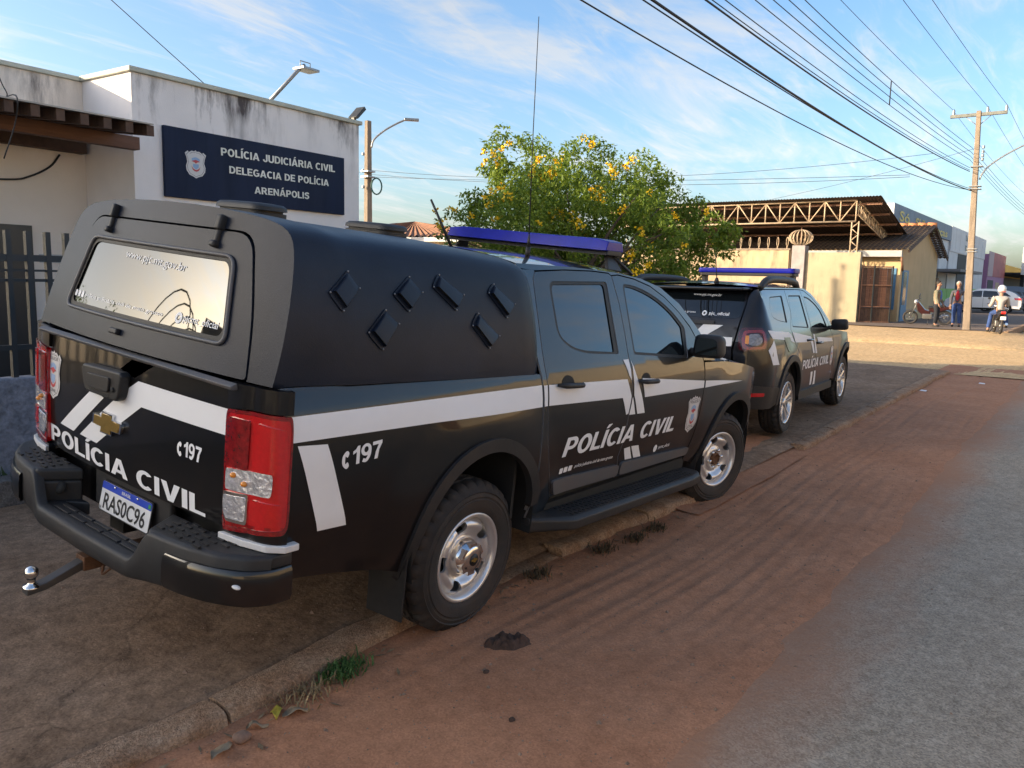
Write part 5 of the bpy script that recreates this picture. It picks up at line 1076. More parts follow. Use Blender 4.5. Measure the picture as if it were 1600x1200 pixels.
for t, a, b, h in (('POLÍCIA JUDICIÁRIA CIVIL', (1.158, 3.045), (3.137, 3.066), .098), ('DELEGACIA DE POLÍCIA', (1.278, 2.834), (3.013, 2.850), .094), ('ARENÁPOLIS', (1.672, 2.614), (2.631, 2.627), .092)):
    capitals('lettering', t, a, b, h, sm, SIGNW, sg, off=.008)
shield(sm, .789, 2.885, .30, .345, sg, 1, detail=False)
fl = empty('roof_floodlight', (2.25, 6.1, .13), radians(2.5)); tag(fl, 'floodlight on a slanting pole fixed to the flat roof edge', 'floodlight')
MB().tube([(1.95, .06, 3.80), (2.50, -.05, 4.42), (2.57, -.06, 4.47)], .026, 8).build('pole', GALV, fl)
MB().box(2.46, 2.76, -.16, .06, 4.40, 4.435).build('lamp_head', GALV, fl, bevel=.006); MB().tube([(2.50, -.05, 4.43), (2.50, -.05, 4.52), (2.68, -.05, 4.52), (2.68, -.05, 4.43)], .008, 6).build('yoke', GALV, fl)
sk_ = empty('corner_floodlight', (2.25, 6.1, .13), radians(2.5)); tag(sk_, 'small dark floodlight tilted up on the right roof corner', 'floodlight')
MB().add([(3.62, -.02, 3.96), (3.80, -.02, 4.14), (3.80, .16, 4.14), (3.62, .16, 3.96), (3.66, -.02, 3.93), (3.84, -.02, 4.10), (3.84, .16, 4.10), (3.66, .16, 3.93)], [(0, 1, 2, 3), (4, 7, 6, 5), (0, 4, 5, 1), (1, 5, 6, 2), (2, 6, 7, 3), (3, 7, 4, 0)]).build('lamp_head', IRON, sk_, bevel=.006); MB().box(3.63, 3.68, .04, .10, 3.86, 3.96).build('bracket', IRON, sk_)
# ---- front garden: kerb, low wall, iron fence
gk = MB().box(-6, 2.2, 2.40, 2.56, .02, .305).build('garden_kerb', soil_mat('kerb_grey', (.12, .11, .105), (.17, .16, .15), 4), bevel=.012); tag(gk, 'grey concrete kerb of the planting strip at the foot of the low wall', 'kerb')
lw = MB().box(-6, 2.05, 2.70, 2.86, .10, .93).build('low_wall', STUCCO, bevel=.01); tag(lw, 'low blue-grey stucco wall under the iron fence at far left', 'wall')
fe = empty('iron_fence', (-6, 2.78, .93)); tag(fe, 'black iron bar fence standing on the low stucco wall', 'fence')
for z0, z1 in ((.19, .225), (.80, .845)): MB().box(0, 8.0, -.02, .02, z0, z1).build('rail', IRON, fe)
MB().box(4.6, 8.0, -.012, .012, .73, .745).build('rail', IRON, fe); MB().box(4.6, 8.0, -.012, .012, .66, .68).build('rail', IRON, fe)
bar = MB().box(-.017, .017, -.022, .022, .0, 1.005).build('bar', IRON, fe); bar.location = (.05, .0, .002)
for k in range(1, 63):
    c = bar.copy(); COL.objects.link(c); c.parent = fe; c.location = (.05+k*.1275, 0, .002)
# planting strip greenery
random.seed(5); pm = MB()
for k in range(900):
    x = random.uniform(-4, 1.5); y = random.uniform(2.58, 2.69); h = random.uniform(.03, .10); a = random.uniform(0, 6.3); d = Vector((cos(a), sin(a), 0))*.03
    pm.add([(x-.006, y, .27), (x+.006, y, .27), (x+d.x, y+d.y, .27+h)], [(0, 1, 2)])
tag(pm.build('ground_cover', mat('weed_green', (.05, .085, .025), .8, var=.3)), 'short green weeds in the strip below the wall', 'weeds', kind='stuff')
# ---- utility poles and wires
def tpole(name, loc, h, label, r0=.15, r1=.10, lean=(0, 0)):
    p = empty(name, loc); tag(p, label, 'utility pole'); mb = MB()
    sec = lambda r: [(-r, -r*.8), (r, -r*.8), (r, r*.8), (-r, r*.8)]
    vs = []; n = 8
    for k in range(n+1):
        t = k/n; r = lerp(r0, r1, t); vs += [(x+lean[0]*t, y+lean[1]*t, h*t) for x, y in sec(r)]
    mb.add(vs, [(i*4+k, i*4+(k+1) % 4, (i+1)*4+(k+1) % 4, (i+1)*4+k) for i in range(n) for k in range(4)]+[(3, 2, 1, 0), tuple(n*4+k for k in range(4))]); mb.build('shaft', CONC, p, bevel=.012); return p
up = tpole('utility_pole', (31.1, .85, .17), 7.88, 'tall concrete utility pole with crossarm beside the two standing men', .15, .09, (0, .27))
MB().box(-.06, .06, -.62, 1.18, 7.70, 7.81).build('crossarm', mat('arm_timber', (.16, .17, .16), .8, var=.2), up)
for y in (1.08, .0, -.58):
    MB().lathe([(.045, 0), (.05, .03), (.03, .05), (.055, .08), (.03, .10), (.05, .14), (.02, .20), (0, .21)], 10, Matrix.Translation((0, y, 7.81))).build('insulator', GALV, up)
for s in (-1, 1): MB().tube([(0, .27+s*.4, 7.70), (0, .26, 7.35)], .014, 6).build('arm_brace', GALV, up)
for z in (6.60, 6.43, 6.30, 6.17):
    MB().lathe([(.04, -.05), (.055, -.02), (.035, 0), (.055, .02), (.04, .05)], 10, Matrix.Translation((0, .02, z))).build('insulator', GALV, up)
for z in (2.85, 2.95, 5.10, 5.2, 5.9): MB().box(-.17, .17, -.03, .36, z, z+.025).build('band', GALV, up) if z > 4 else MB().box(-.175, .175, -.10, .24, z, z+.025).build('band', GALV, up)
MB().tube(spl([(0, .05, 5.45), (0, -.02, 5.65), (.1, -.22, 5.95), (.2, -.75, 6.35), (.3, -1.5, 6.75), (.4, -2.4, 7.1)], 5), .03, 8).build('lamp_arm', GALV, up)
MB().box(.33, .47, -3.0, -2.3, 7.05, 7.16).build('lamp_head', GALV, up, bevel=.02)
lp_ = tpole('street_lamp_pole', (18.55, 19.45, -.05), 7.45, 'concrete pole with curved street lamp beyond the white facade corner', .15, .10, (.15, .15))
MB().tube(spl([(.10, -.08, 6.45), (.16, -.16, 6.75), (.42, -.42, 7.08), (.75, -.70, 7.35), (1.0, -.93, 7.52)], 5), .035, 8).build('lamp_arm', GALV, lp_)
MB().box(-.10, .45, -.08, .08, -.05, .05, Matrix.Translation((1.05, -.98, 7.54)) @ Matrix.Rotation(radians(-43), 4, 'Z')).build('lamp_head', GALV, lp_, bevel=.02)
MB().tube([(.25+.16*cos(a*pi/8), -.2-.14*cos(a*pi/8)*.8, 5.05+.30*sin(a*pi/8)) for a in range(16)], .03, 6, closed=True).build('cable_coil', mat('coil_green', (.03, .10, .09), .6), lp_)
for z in (5.35, 5.55): MB().box(-.17, .22, -.17, .22, z, z+.05).build('band', GALV, lp_)
for z in (5.6, 5.0, 6.2): MB().lathe([(.05, -.05), (.06, 0), (.05, .05)], 8, Matrix.Translation((-.14, .1, z))).build('insulator', GALV, lp_)
np_ = tpole('utility_pole', (-6.0, 1.45, .1), 8.3, 'concrete utility pole behind the photographer holding the near ends of the wires', .16, .11)
def wire(name, a, b, sag, r, label, group, n=40):
    pts = [(lerp(a[0], b[0], t), lerp(a[1], b[1], t), lerp(a[2], b[2], t)-4*sag*t*(1-t)) for t in [k/n for k in range(n+1)]]
    return tag(MB().tube(pts, r*.8, 5, cap=False).build(name, CABLE), label, 'wire', group)
for wn, (ya, za, yb, s, r) in zip(('leftmost', 'middle', 'rightmost'), ((1.99, 8.19, 2.2, .3, .0085), (.87, 8.19, 1.1, .3, .0085), (.26, 8.17, .7, .3, .0085))):
    wire('power_line', (31.1, ya, za), (-6, yb, za), s, r, wn+' of the three thin bare wires strung from the top crossarm', 'three wires on the crossarm')
    wire('power_line', (31.1, ya, za), (68, ya-.2, za), s, r, wn+' of the three thin wires running on past the crossarm towards the shops', 'crossarm wires beyond the pole')
for wn, (ya, za, yb) in zip(('lowest', 'second lowest', 'second highest', 'highest'), ((1.26, 6.34, 1.7), (1.25, 6.47, 1.55), (1.24, 6.61, 1.45), (1.23, 6.77, 1.35))):
    wire('power_line', (31.1, ya, za), (-6, yb, za), .35, .010, wn+' dark wire of the four held by the spacer rod', 'four wires below the crossarm')
    wire('power_line', (31.1, ya, za), (68, ya-.3, za), .35, .010, wn+' dark wire of the low set running on from the pole to the shops', 'low wires beyond the pole')
wire('telephone_cable', (31.1, 1.14, 5.24), (-6, 1.15, 5.24), .5, .022, 'thickest black cable strung lowest to the tall pole', None); wire('telephone_cable', (31.1, 1.14, 5.30), (-6, 1.4, 5.30), .5, .012, 'thin cable running just beside the thickest low cable', None)
wire('telephone_cable', (31.1, 1.14, 5.26), (-6, 1.8, 5.26), .7, .012, 'slack cable hanging left of the thickest low cable', None)
for wn, (za, yb, s, r) in zip(('thick lowest', 'thin highest', 'thin middle'), ((5.93, 1.7, .45, .018), (6.06, 1.65, .42, .010), (5.98, 1.72, .43, .010))): wire('telephone_cable', (31.1, 1.24, za), (-6, yb, za), s, r, wn+' black cable of the bundle between the low cables and the wires', 'middle cable bundle')
wire('service_drop', (24.0, 1.28, 5.62), (18.3, 19.3, 5.55), .5, .008, 'highest drop wire crossing from the street cables to the lamp pole', 'drop wires to the lamp pole'); wire('service_drop', (20.5, 1.2, 4.55), (18.3, 19.3, 5.4), .3, .008, 'slackest drop wire crossing from the thick low cable to the lamp pole', 'drop wires to the lamp pole'); wire('service_drop', (20.5, 1.2, 4.6), (18.3, 19.3, 5.3), .15, .008, 'tightest drop wire crossing from the thick low cable to the lamp pole', 'drop wires to the lamp pole')
wire('service_drop', (31.1, 1.2, 6.72), (37, 15, 5.2), .2, .009, 'drop wire slanting from the tall pole down to the carport roof', None)
wire('service_drop', (18.4, 19.4, 5.5), (5.6, 16, 4.4), .3, .008, 'wire from the lamp pole into the back of the station', None)
wire('aerial_wire', (3.45, 6.3, 4.0), (-1.2, 10.5, 9.5), .02, .007, 'thin guy wire rising from the station roof at upper left', None)
sp_ = MB(); P0 = [(18.2, lerp(1.25, 1.5, .35), z-.32) for z in (6.28, 6.82)]; sp_.tube(P0, .014, 6); tag(sp_.build('wire_spacer', CABLE), 'short upright spacer rod clamped across four wires', 'spacer')
# ---- unseen block added behind the camera to shade the street; the warehouse opposite
nb = empty('added_shade_block', (-42.4, 48.2, 0), radians(46.5)); tag(nb, 'added, unseen six-storey block far behind the photographer whose shadow covers the street', 'building')
MB().box(-26, 0, 0, 12, 0, 20.6).build('wall', wall_mat('plaster_hall', (.34, .31, .28)), nb)
for z in range(6):
    for k in range(6): MB().box(-24.5+k*4.1, -22.6+k*4.1, -.05, .02, 1+z*3.3, 2.5+z*3.3).build('window', GLASS, nb)
wh = empty('warehouse', (15, -11, 0)); tag(wh, 'long cream warehouse across the street, seen only in reflections', 'building')
MB().box(0, 16, -14, 0, 0, 4.5).build('wall', WCREAM, wh); MB().box(-.1, 16.1, -14.1, .1, 4.5, 4.62).build('coping', COPE, wh)
mat('grey_shutter', (.25, .26, .27), .5, metal=.3)
BRD_ = mat('brown_door', (.14, .065, .035), .6)
wh2 = empty('shop_block', (-42, -11.5, 0)); tag(wh2, 'long low cream shop block across the street behind the camera', 'building')
MB().box(0, 47, -10, 0, 0, 3.9).build('wall', WCREAM, wh2)
MB().box(8, 10.4, -.01, .05, 0, 2.3).build('door', BRD_, wh2)
wh3 = empty('corner_store', (5.2, -11.2, 0)); tag(wh3, 'low pale store across the street between shop block and warehouse', 'building')
MB().box(0, 9.6, -9, 0, 0, 3.5).build('wall', WCREAM, wh3); MB().box(3.5, 4.6, -.01, .05, 0, 2.2).build('door', BRD_, wh3)
# ================================================================ TREES
def leaf_mat(name, c, c2, tr=.35):
    m = bpy.data.materials.new(name); m.use_nodes = True; nw, ln, b = nodes(m); b.inputs['Roughness'].default_value = .5; b.inputs['Specular IOR Level'].default_value = .35
    o = nw('ShaderNodeNewGeometry'); mx = nw('ShaderNodeMixRGB'); mx.inputs[1].default_value = (*c, 1); mx.inputs[2].default_value = (*c2, 1); ln(o.outputs['Random Per Island'], mx.inputs[0]); ln(mx.outputs[0], b.inputs['Base Color'])
    t = nw('ShaderNodeBsdfTranslucent'); ln(mx.outputs[0], t.inputs['Color']); ms = nw('ShaderNodeMixShader'); ms.inputs[0].default_value = tr; ln(b.outputs[0], ms.inputs[1]); ln(t.outputs[0], ms.inputs[2]); ln(ms.outputs[0], m.node_tree.nodes['Material Output'].inputs['Surface']); return m
LEAF = leaf_mat('tree_leaf', (.095, .165, .020), (.27, .35, .045), .45); BARK = mat('bark', (.10, .075, .055), .9, var=.3, scale=8, bump=.6, bscale=20)
FLOWER = mat('yellow_petal', (.90, .60, .015), .5, var=.2, scale=20)
def pt_in(rnd, c, r, sq=.9):
    while True:
        p = Vector((rnd.uniform(-1, 1), rnd.uniform(-1, 1), rnd.uniform(-1, 1)))
        if .10 < p.length < 1: break
    p = p.normalized()*p.length**.55; return c+Vector((p.x*r, p.y*r, p.z*r*sq))
def leaves(mb, rnd, c, r, n, size, droop=.5):
    for _ in range(n):
        p = pt_in(rnd, c, r); a = rnd.uniform(0, 2*pi); el = rnd.gauss(-droop, .5); l = size*rnd.uniform(.6, 1.3)
        d = Vector((cos(a)*cos(el), sin(a)*cos(el), sin(el))); w = d.cross(Vector((rnd.uniform(-1, 1), rnd.uniform(-1, 1), 1))).normalized()*l*.20; nn = d.cross(w).normalized()*l*.06
        b = len(mb.v); mb.v += [tuple(p), tuple(p+d*l*.45+w+nn), tuple(p+d*l), tuple(p+d*l*.45-w+nn)]; mb.f.append((b, b+1, b+2, b+3)); mb.sm.append(False)
rnd = random.Random(11)
tr = empty('flowering_tree', (9.0, 4.25, .15)); tag(tr, 'bushy green tree with clusters of yellow flowers behind the pickup cab', 'tree')
LOBES = [(8.5, 5.36, 3.85, 0.44), (8.57, 5.66, 3.66, 0.25), (10.15, 5.75, 3.81, 0.52), (8.64, 5.14, 3.34, 0.61), (8.11, 5.8, 2.78, 0.47), (8.01, 6.11, 2.59, 0.32), (8.28, 3.93, 3.09, 0.64), (9.61, 4.29, 3.9, 0.38), (9.86, 4.7, 3.71, 0.49), (10.56, 4.38, 3.51, 0.5), (8.91, 2.94, 3.11, 0.39), (9.64, 2.95, 2.92, 0.37), (7.71, 4.34, 2.6, 0.68), (10.3, 5.0, 2.56, 0.88), (10.25, 4.01, 2.66, 0.68), (9.04, 2.58, 2.45, 0.43), (11.29, 3.18, 2.94, 0.36), (11.3, 2.96, 3.0, 0.24), (10.8, 2.41, 2.47, 0.41), (10.61, 2.66, 2.47, 0.45), (9.34, 3.11, 2.05, 0.47), (9.46, 2.59, 2.06, 0.42), (9.94, 4.13, 1.9, 0.61), (8.07, 4.01, 2.06, 0.64), (7.7, 4.97, 2.31, 0.49), (10.22, 2.52, 1.98, 0.29), (9.18, 2.78, 1.79, 0.32), (8.6, 5.52, 1.96, 0.57), (10.6, 2.07, 2.54, 0.2), (10.43, 5.33, 1.52, 0.75), (9.96, 3.92, 1.44, 0.58), (9.44, 5.03, 3.03, 0.7), (9.52, 4.13, 3.0, 0.62), (10.36, 3.55, 2.77, 0.52), (8.19, 5.51, 2.66, 0.44), (8.32, 4.54, 3.12, 0.48), (11.26, 3.33, 2.53, 0.51), (11.54, 3.85, 2.25, 0.56), (11.01, 4.27, 2.23, 0.62), (10.3, 4.9, 2.08, 0.73), (10.53, 2.43, 2.21, 0.34), (9.97, 2.69, 1.7, 0.37), (8.17, 4.66, 2.27, 0.59), (7.27, 5.3, 2.29, 0.35), (9.2, 5.71, 2.97, 0.59), (10.03, 5.28, 2.33, 0.64), (10.76, 4.07, 3.46, 0.63), (10.17, 5.09, 2.16, 0.42), (10.33, 4.59, 2.43, 0.42), (10.38, 5.78, 2.19, 0.43), (9.39, 5.47, 3.25, 0.6), (9.71, 5.96, 2.7, 0.45), (11.14, 4.71, 3.35, 0.43), (9.99, 5.2, 3.16, 0.64), (11.61, 4.68, 3.15, 0.45), (10.37, 5.52, 2.34, 0.43), (11.08, 3.71, 3.2, 0.59)]      # crown clumps: x, y, z, radius
mb = MB(); mb2 = MB(); base = Vector((9.0, 4.25, .15)); cs = []
for (x, y, z, rr_) in LOBES:
    c = Vector((x, y, z)); cs.append((c, rr_))
    nsub = max(6, int(rr_*rr_*54))
    for _ in range(nsub):
        cc = pt_in(rnd, c, rr_*.92, 1); leaves(mb, rnd, cc-base, rr_*rnd.uniform(.16, .34)+.05, int(64*rnd.uniform(.6, 1.3)), .088)
        leaves(mb2, rnd, cc-base, .16, 8, .10)
mb.v += []; cr_ = mesh(mb.v, mb.f); crown = obj('crown', cr_, tr, LEAF); tag(crown, kind='stuff')
cr2 = mesh(mb2.v, mb2.f); tag(obj('inner_leaves', cr2, tr, LEAF), kind='stuff')
for k, (ang, h) in enumerate(((0, 1.5), (2.1, 1.3), (4.0, 1.4), (5.2, 1.2))):
    b0 = Vector((.10*cos(ang), .10*sin(ang), 0)); tg_ = sorted(cs, key=lambda q: (q[0]-base-Vector((1.6*cos(ang), 1.6*sin(ang), 2))).length)[:7]
    kn = b0+Vector((.30*cos(ang), .30*sin(ang), h)); MB().tube(spl([b0, b0+Vector((.12*cos(ang), .12*sin(ang), h*.5)), kn], 4), [.075-.003*i for i in range(9)], 8).build('trunk', BARK, tr)
    for c, r in tg_:
        e = c-base; m = (kn+e)/2+Vector((0, 0, .12)); MB().tube(spl([kn, m, e], 4), [.042-.0042*i for i in range(9)], 6).build('limb', BARK, tr)
# flowers: a few cluster shapes shared by many copies
fvar = []
for k in range(4):
    f = MB(); r_ = random.Random(k)
    for _ in range(13):
        p = Vector((r_.uniform(-.075, .075), r_.uniform(-.075, .075), r_.uniform(-.07, .07))); a = r_.uniform(0, 6.28); d = Vector((cos(a), sin(a), r_.uniform(-.6, .3))).normalized(); q = d.to_track_quat('Z', 'Y').to_matrix()
        ring = [p+q @ Vector((.030*cos(t*2*pi/5), .030*sin(t*2*pi/5), .040)) for t in range(5)]; f.add([p]+ring, [(0, i+1, (i+1) % 5+1) for i in range(5)])
    fvar.append(f)
FL = [(7.72, 4.83, 3.76), (7.6, 4.93, 3.68), (7.54, 4.8, 3.54), (7.96, 4.26, 3.6), (8.24, 4.27, 3.49), (8.12, 4.12, 3.39), (8.3, 4.2, 3.44), (8.09, 4.26, 3.34), (8.64, 3.7, 3.87), (8.79, 3.96, 4.02), (8.82, 3.4, 3.51), (9.0, 3.24, 3.56), (8.97, 3.52, 3.47), (8.9, 3.07, 3.62), (7.58, 4.72, 3.13), (7.91, 4.89, 2.98), (7.78, 4.98, 2.97), (7.51, 4.87, 3.06), (7.42, 4.94, 2.97), (8.27, 4.2, 2.74), (8.39, 4.21, 2.8), (8.47, 3.54, 3.09), (8.85, 3.69, 3.22), (8.75, 3.74, 3.05), (8.73, 3.51, 2.99), (8.33, 3.83, 2.71), (8.24, 3.67, 2.63), (8.22, 3.63, 2.55), (8.58, 3.93, 2.6), (8.72, 3.17, 2.8), (8.97, 3.24, 2.86), (8.88, 2.89, 2.48), (9.02, 3.12, 2.16), (8.91, 3.06, 2.05), (8.79, 2.91, 1.83), (8.78, 2.83, 1.84), (9.78, 2.15, 2.85), (7.21, 5.05, 2.67), (7.51, 4.77, 2.63), (8.05, 4.26, 2.37), (7.71, 5.08, 2.88), (8.12, 4.47, 3.53), (8.58, 3.46, 3.08), (8.46, 4.1, 2.75), (9.02, 2.81, 3.11), (8.1, 4.0, 3.56), (8.73, 3.32, 3.36), (8.02, 4.43, 3.37), (7.6, 4.59, 3.0), (8.87, 2.72, 1.94), (7.5, 3.9, 2.55), (7.82, 6.33, 2.81), (9.25, 2.28, 2.27), (12.02, 3.68, 2.47), (8.35, 5.7, 3.7), (11.0, 2.56, 2.39), (10.8, 2.57, 2.16), (10.44, 3.03, 2.83), (7.71, 5.92, 2.86), (10.53, 5.47, 4.09), (10.43, 5.7, 2.82), (9.23, 2.89, 2.26), (8.4, 5.49, 2.88), (9.92, 5.57, 3.43), (8.22, 5.08, 3.93), (12.04, 3.89, 2.18), (7.83, 5.89, 2.84), (10.62, 3.98, 3.28), (10.04, 4.74, 2.27), (10.78, 4.76, 1.43), (9.95, 4.56, 2.48), (7.72, 6.14, 2.6), (9.6, 6.06, 3.31), (8.64, 4.4, 2.3), (8.23, 5.65, 3.83), (10.49, 5.53, 2.06)]
fm = [None]*4
for i, p in enumerate(FL):
    k = i % 4; c = Vector(p)-base
    if fm[k] is None: o = fvar[k].build('flower_cluster', FLOWER, tr); fm[k] = o.data
    else: o = obj('flower_cluster', fm[k], tr)
    o.location = c; o.rotation_euler = (rnd.uniform(0, 6), rnd.uniform(0, 6), rnd.uniform(0, 6)); s_ = rnd.uniform(.55, .95); o.scale = (s_, s_, s_)
def simple_tree(loc, h, r, label, seed):
    t = empty('shade_tree', loc); tag(t, label, 'tree'); r_ = random.Random(seed); m = MB(); MB().tube([(0, 0, 0), (.1, .05, h*.35), (0, .1, h*.6)], [.22, .17, .08], 8).build('trunk', BARK, t)
    for _ in range(60):
        c = pt_in(r_, Vector((0, 0, h*.66)), r, .8); leaves(m, r_, c, r*.28, 60, .24)
    tag(obj('crown', mesh(m.v, m.f), t, LEAF), kind='stuff')
simple_tree((38, -12.5, 0), 7.0, 3.8, 'dark leafy tree across the street, seen only in reflections', 2)
# ================================================================ FAR BLOCK
ROUGH = wall_mat('rough_plaster', (.44, .33, .21), (.10, .08, .06), 1.0, 2.6); CREAM2 = wall_mat('pale_cream_wall', (.37, .31, .21), (.20, .17, .13), 1.6, 1.4); YEL = wall_mat('yellow_house', (.56, .40, .22), (.30, .2, .1), .25, 1)
STEELY = mat('rusty_cream_steel', (.46, .36, .25), .6, var=.2, scale=4, dust=.4, dcol=(.25, .12, .06), dscale=3); ROOFM = mat('corrugated_underside', (.060, .042, .036), .75, var=.25, scale=3); BRICKR = mat('rust_steel', (.20, .10, .06), .7, var=.3, scale=6)
pw = empty('perimeter_wall', (33, 8.0, .1)); tag(pw, 'rough tan plaster wall topped with razor wire, behind the tree', 'wall')
# coarse render: real relief on the sheet
vs = []; ny, nzv = 150, 44
for i in range(ny+1):
    for j in range(nzv+1):
        y = .15+i*.1; z = j*.07; vs.append((-.16-.05*max(0, nz(y*2.2, z*.8, 1.4, 3))-.03*nz(y, z*.5, 5, 8), y, z))
nrow = nzv+1; obj('plaster_face', mesh(vs, [(i*nrow+j, i*nrow+j+1, (i+1)*nrow+j+1, (i+1)*nrow+j) for i in range(ny) for j in range(nzv)], True), pw, ROUGH)
MB().box(-.10, .12, .1, 15.2, 0, 3.08).build('wall_core', ROUGH, pw); MB().box(-.20, .16, .1, 15.2, 3.085, 3.16).build('capping', CONC, pw)
rz_ = MB()
razor = empty('razor_wire', (33, 8.0, 3.26)); tag(razor, 'coiled razor wire along the top of the rough wall', 'razor wire')
for k in range(34):
    y = .25+k*.42; pts = [(.26*sin(a*2*pi/14)*.6, y+.10*a/14+.12*sin(a*2*pi/14), .24+.25*-cos(a*2*pi/14)) for a in range(15)]
    MB().tube(pts, .016, 4, cap=False).build('coil', STEELY, razor)
pil = empty('gate_pillar', (33, 7.72, .1)); tag(pil, 'square concrete pillar with a ball of coiled razor wire on top', 'pillar')
MB().box(-.24, .28, -.28, .28, 0, 3.28).build('shaft', mat('grey_pillar', (.30, .27, .27), .9, var=.2, scale=3, bump=.4), pil, bevel=.015)
for k in range(9):
    a0 = pi*k/9; pts = [Vector((.50*cos(t*2*pi/18)*cos(a0), .50*cos(t*2*pi/18)*sin(a0), 3.62+.33*sin(t*2*pi/18))) for t in range(18)]; MB().tube(pts, .020, 5, closed=True).build('coil', STEELY, pil)
MB().tube([(0, 0, 3.2), (0, 0, 4.05)], .02, 6).build('rod', BRICKR, pil)
cw = empty('yard_wall', (33, 5.3, .1)); tag(cw, 'smooth pale cream wall between the razor-wire pillar and the gate', 'wall')
MB().box(-.10, .12, .12, 2.13, 0, 2.98).build('wall', CREAM2, cw); MB().box(-.15, .17, -.12, .118, 0, 3.0).build('end_post', CREAM2, cw)
# carport
cp_ = empty('carport', (33, 5.5, .1)); tag(cp_, 'open carport with cream lattice trusses and dark corrugated roof', 'carport')
def lattice(name, A, B, hA, hB, n, r, par, zig=True):
    """flat truss between two bottom points; hA, hB chord heights"""
    A = Vector(A); B = Vector(B); t = empty(name, parent=par)
    MB().tube([A, B], r, 6).build('bottom_chord', STEELY, t); MB().tube([A+Vector((0, 0, hA)), B+Vector((0, 0, hB))], r, 6).build('top_chord', STEELY, t)
    for k in range(n+1):
        q = k/n; p = A.lerp(B, q); h = lerp(hA, hB, q); MB().tube([p, p+Vector((0, 0, h))], r*.75, 5).build('upright', STEELY, t)
        if k < n:
            p2 = A.lerp(B, (k+1)/n); h2 = lerp(hA, hB, (k+1)/n)
            MB().tube([p, p2+Vector((0, 0, h2))] if k % 2 else [p+Vector((0, 0, h)), p2], r*.65, 5).build('diagonal', STEELY, t)
    return t
lattice('front_truss', (0, .02, 4.27), (0, 11.5, 4.25), .86, .86, 18, .042, cp_)
ltc = empty('lattice_post', parent=cp_)
for dy in (-.12, .16): MB().tube([(-.0, dy, 2.9), (0, dy, 4.27)], .03, 6).build('post_leg', STEELY, ltc)
for k in range(5): MB().tube([(0, -.12 if k % 2 else .16, 2.95+k*.26), (0, .16 if k % 2 else -.12, 3.2+k*.26)], .018, 5).build('lacing', STEELY, ltc)
MB().tube([(0, .0, 0), (0, .0, 2.95)], .05, 8).build('post', STEELY, cp_)
lattice('side_truss', (.1, -.05, 4.55), (7.8, -.35, 2.98), .55, .36, 22, .03, cp_)
ro = MB(); nC = 110
for k in range(nC):                                     # corrugated sheet, sloping away from the street corner
    y0 = -1.0+k*.125
    for q in range(5):
        x0, x1 = q*1.9-.35, (q+1)*1.9-.35; zz = lambda x: 5.16-.218*x
        ro.add([(x0, y0, zz(x0)), (x1, y0, zz(x1)), (x1, y0+.0625, zz(x1)+.03), (x0, y0+.0625, zz(x0)+.03), (x1, y0+.125, zz(x1)), (x0, y0+.125, zz(x0))], [(0, 1, 2, 3), (3, 2, 4, 5)])
ro.build('roof_sheet', ROOFM, cp_)
for k in range(6): x0 = .3+k*1.5; MB().box(x0, x0+.08, -.9, 12.4, 5.02-.218*x0, 5.11-.218*x0).build('purlin', BRICKR, cp_)
for y in (4, 8, 12): MB().tube([(8.6, y, 0), (8.6, y, 3.2)], .06, 8).build('post', BRICKR, cp_)
# yellow house
yh = empty('yellow_house', (35.4, 4.1, .15)); tag(yh, 'small yellow gabled house with blue door, beside the motorcycle', 'house')
g = [(0, 0), (9.0, 0), (9.0, 3.2), (5.1, 4.42), (0, 3.25)]
MB().prism(g, 0, 8, ax=1).build('wall', YEL, yh)
TILE = mat('clay_tile', (.10, .065, .045), .9, var=.4, scale=5, dust=.4, dcol=(.06, .055, .05)); RIDGE = mat('ridge_tile', (.42, .17, .07), .85, var=.2)
rf = empty('roof', parent=yh)
def tile_slope(p0, p1, y0, y1, nrow, ncol, par):
    """rows of half-round tiles from eave p0 to ridge p1 (x, z), joined as one covering"""
    m = MB(); d = Vector((p1[0]-p0[0], 0, p1[1]-p0[1])); 
    for j in range(ncol):
        y = lerp(y0, y1, (j+.5)/ncol); w = (y1-y0)/ncol*.5
        for i in range(nrow):
            A = Vector((p0[0], y, p0[1]))+d*(i/nrow); B = A+d*(1.12/nrow); lift = .02
            m.add([A+Vector((0, -w, lift)), A+Vector((0, 0, lift+.06)), A+Vector((0, w, lift)), B+Vector((0, -w, 0)), B+Vector((0, 0, .05)), B+Vector((0, w, 0))], [(0, 1, 4, 3), (1, 2, 5, 4)])
    return tag(m.build('roof_tiles', TILE, par), kind='stuff')
tile_slope((-.65, 3.10), (5.1, 4.50), -.45, 8, 16, 40, rf); tile_slope((9.6, 3.05), (5.1, 4.50), -.45, 8, 14, 40, rf)
for k in range(20): MB().tube([(5.1, -.45+k*.42, 4.53), (5.1, -.45+(k+1)*.42-.02, 4.54)], .11, 7).build('ridge_tile', RIDGE, rf)
for A, B in (((-.65, 3.0), (5.1, 4.42)), ((9.6, 2.95), (5.1, 4.42))): MB().add([(A[0], -.42, A[1]), (B[0], -.42, B[1]), (B[0], -.42, B[1]+.09), (A[0], -.42, A[1]+.09), (A[0], -.36, A[1]), (B[0], -.36, B[1]), (B[0], -.36, B[1]+.09), (A[0], -.36, A[1]+.09)], [(0, 1, 2, 3), (4, 7, 6, 5), (0, 4, 5, 1), (3, 2, 6, 7), (0, 3, 7, 4), (1, 5, 6, 2)]).build('barge_board', WOOD, rf)
MB().box(-.55, -.30, -.1, 12, 2.83, 3.10).build('gutter', mat('grey_gutter', (.36, .36, .36), .6, var=.1), yh)
BLUED = mat('blue_paint', (.07, .19, .34), .5, var=.15); DGL = mat('dark_window', (.012, .018, .028), .1, coat=.5)
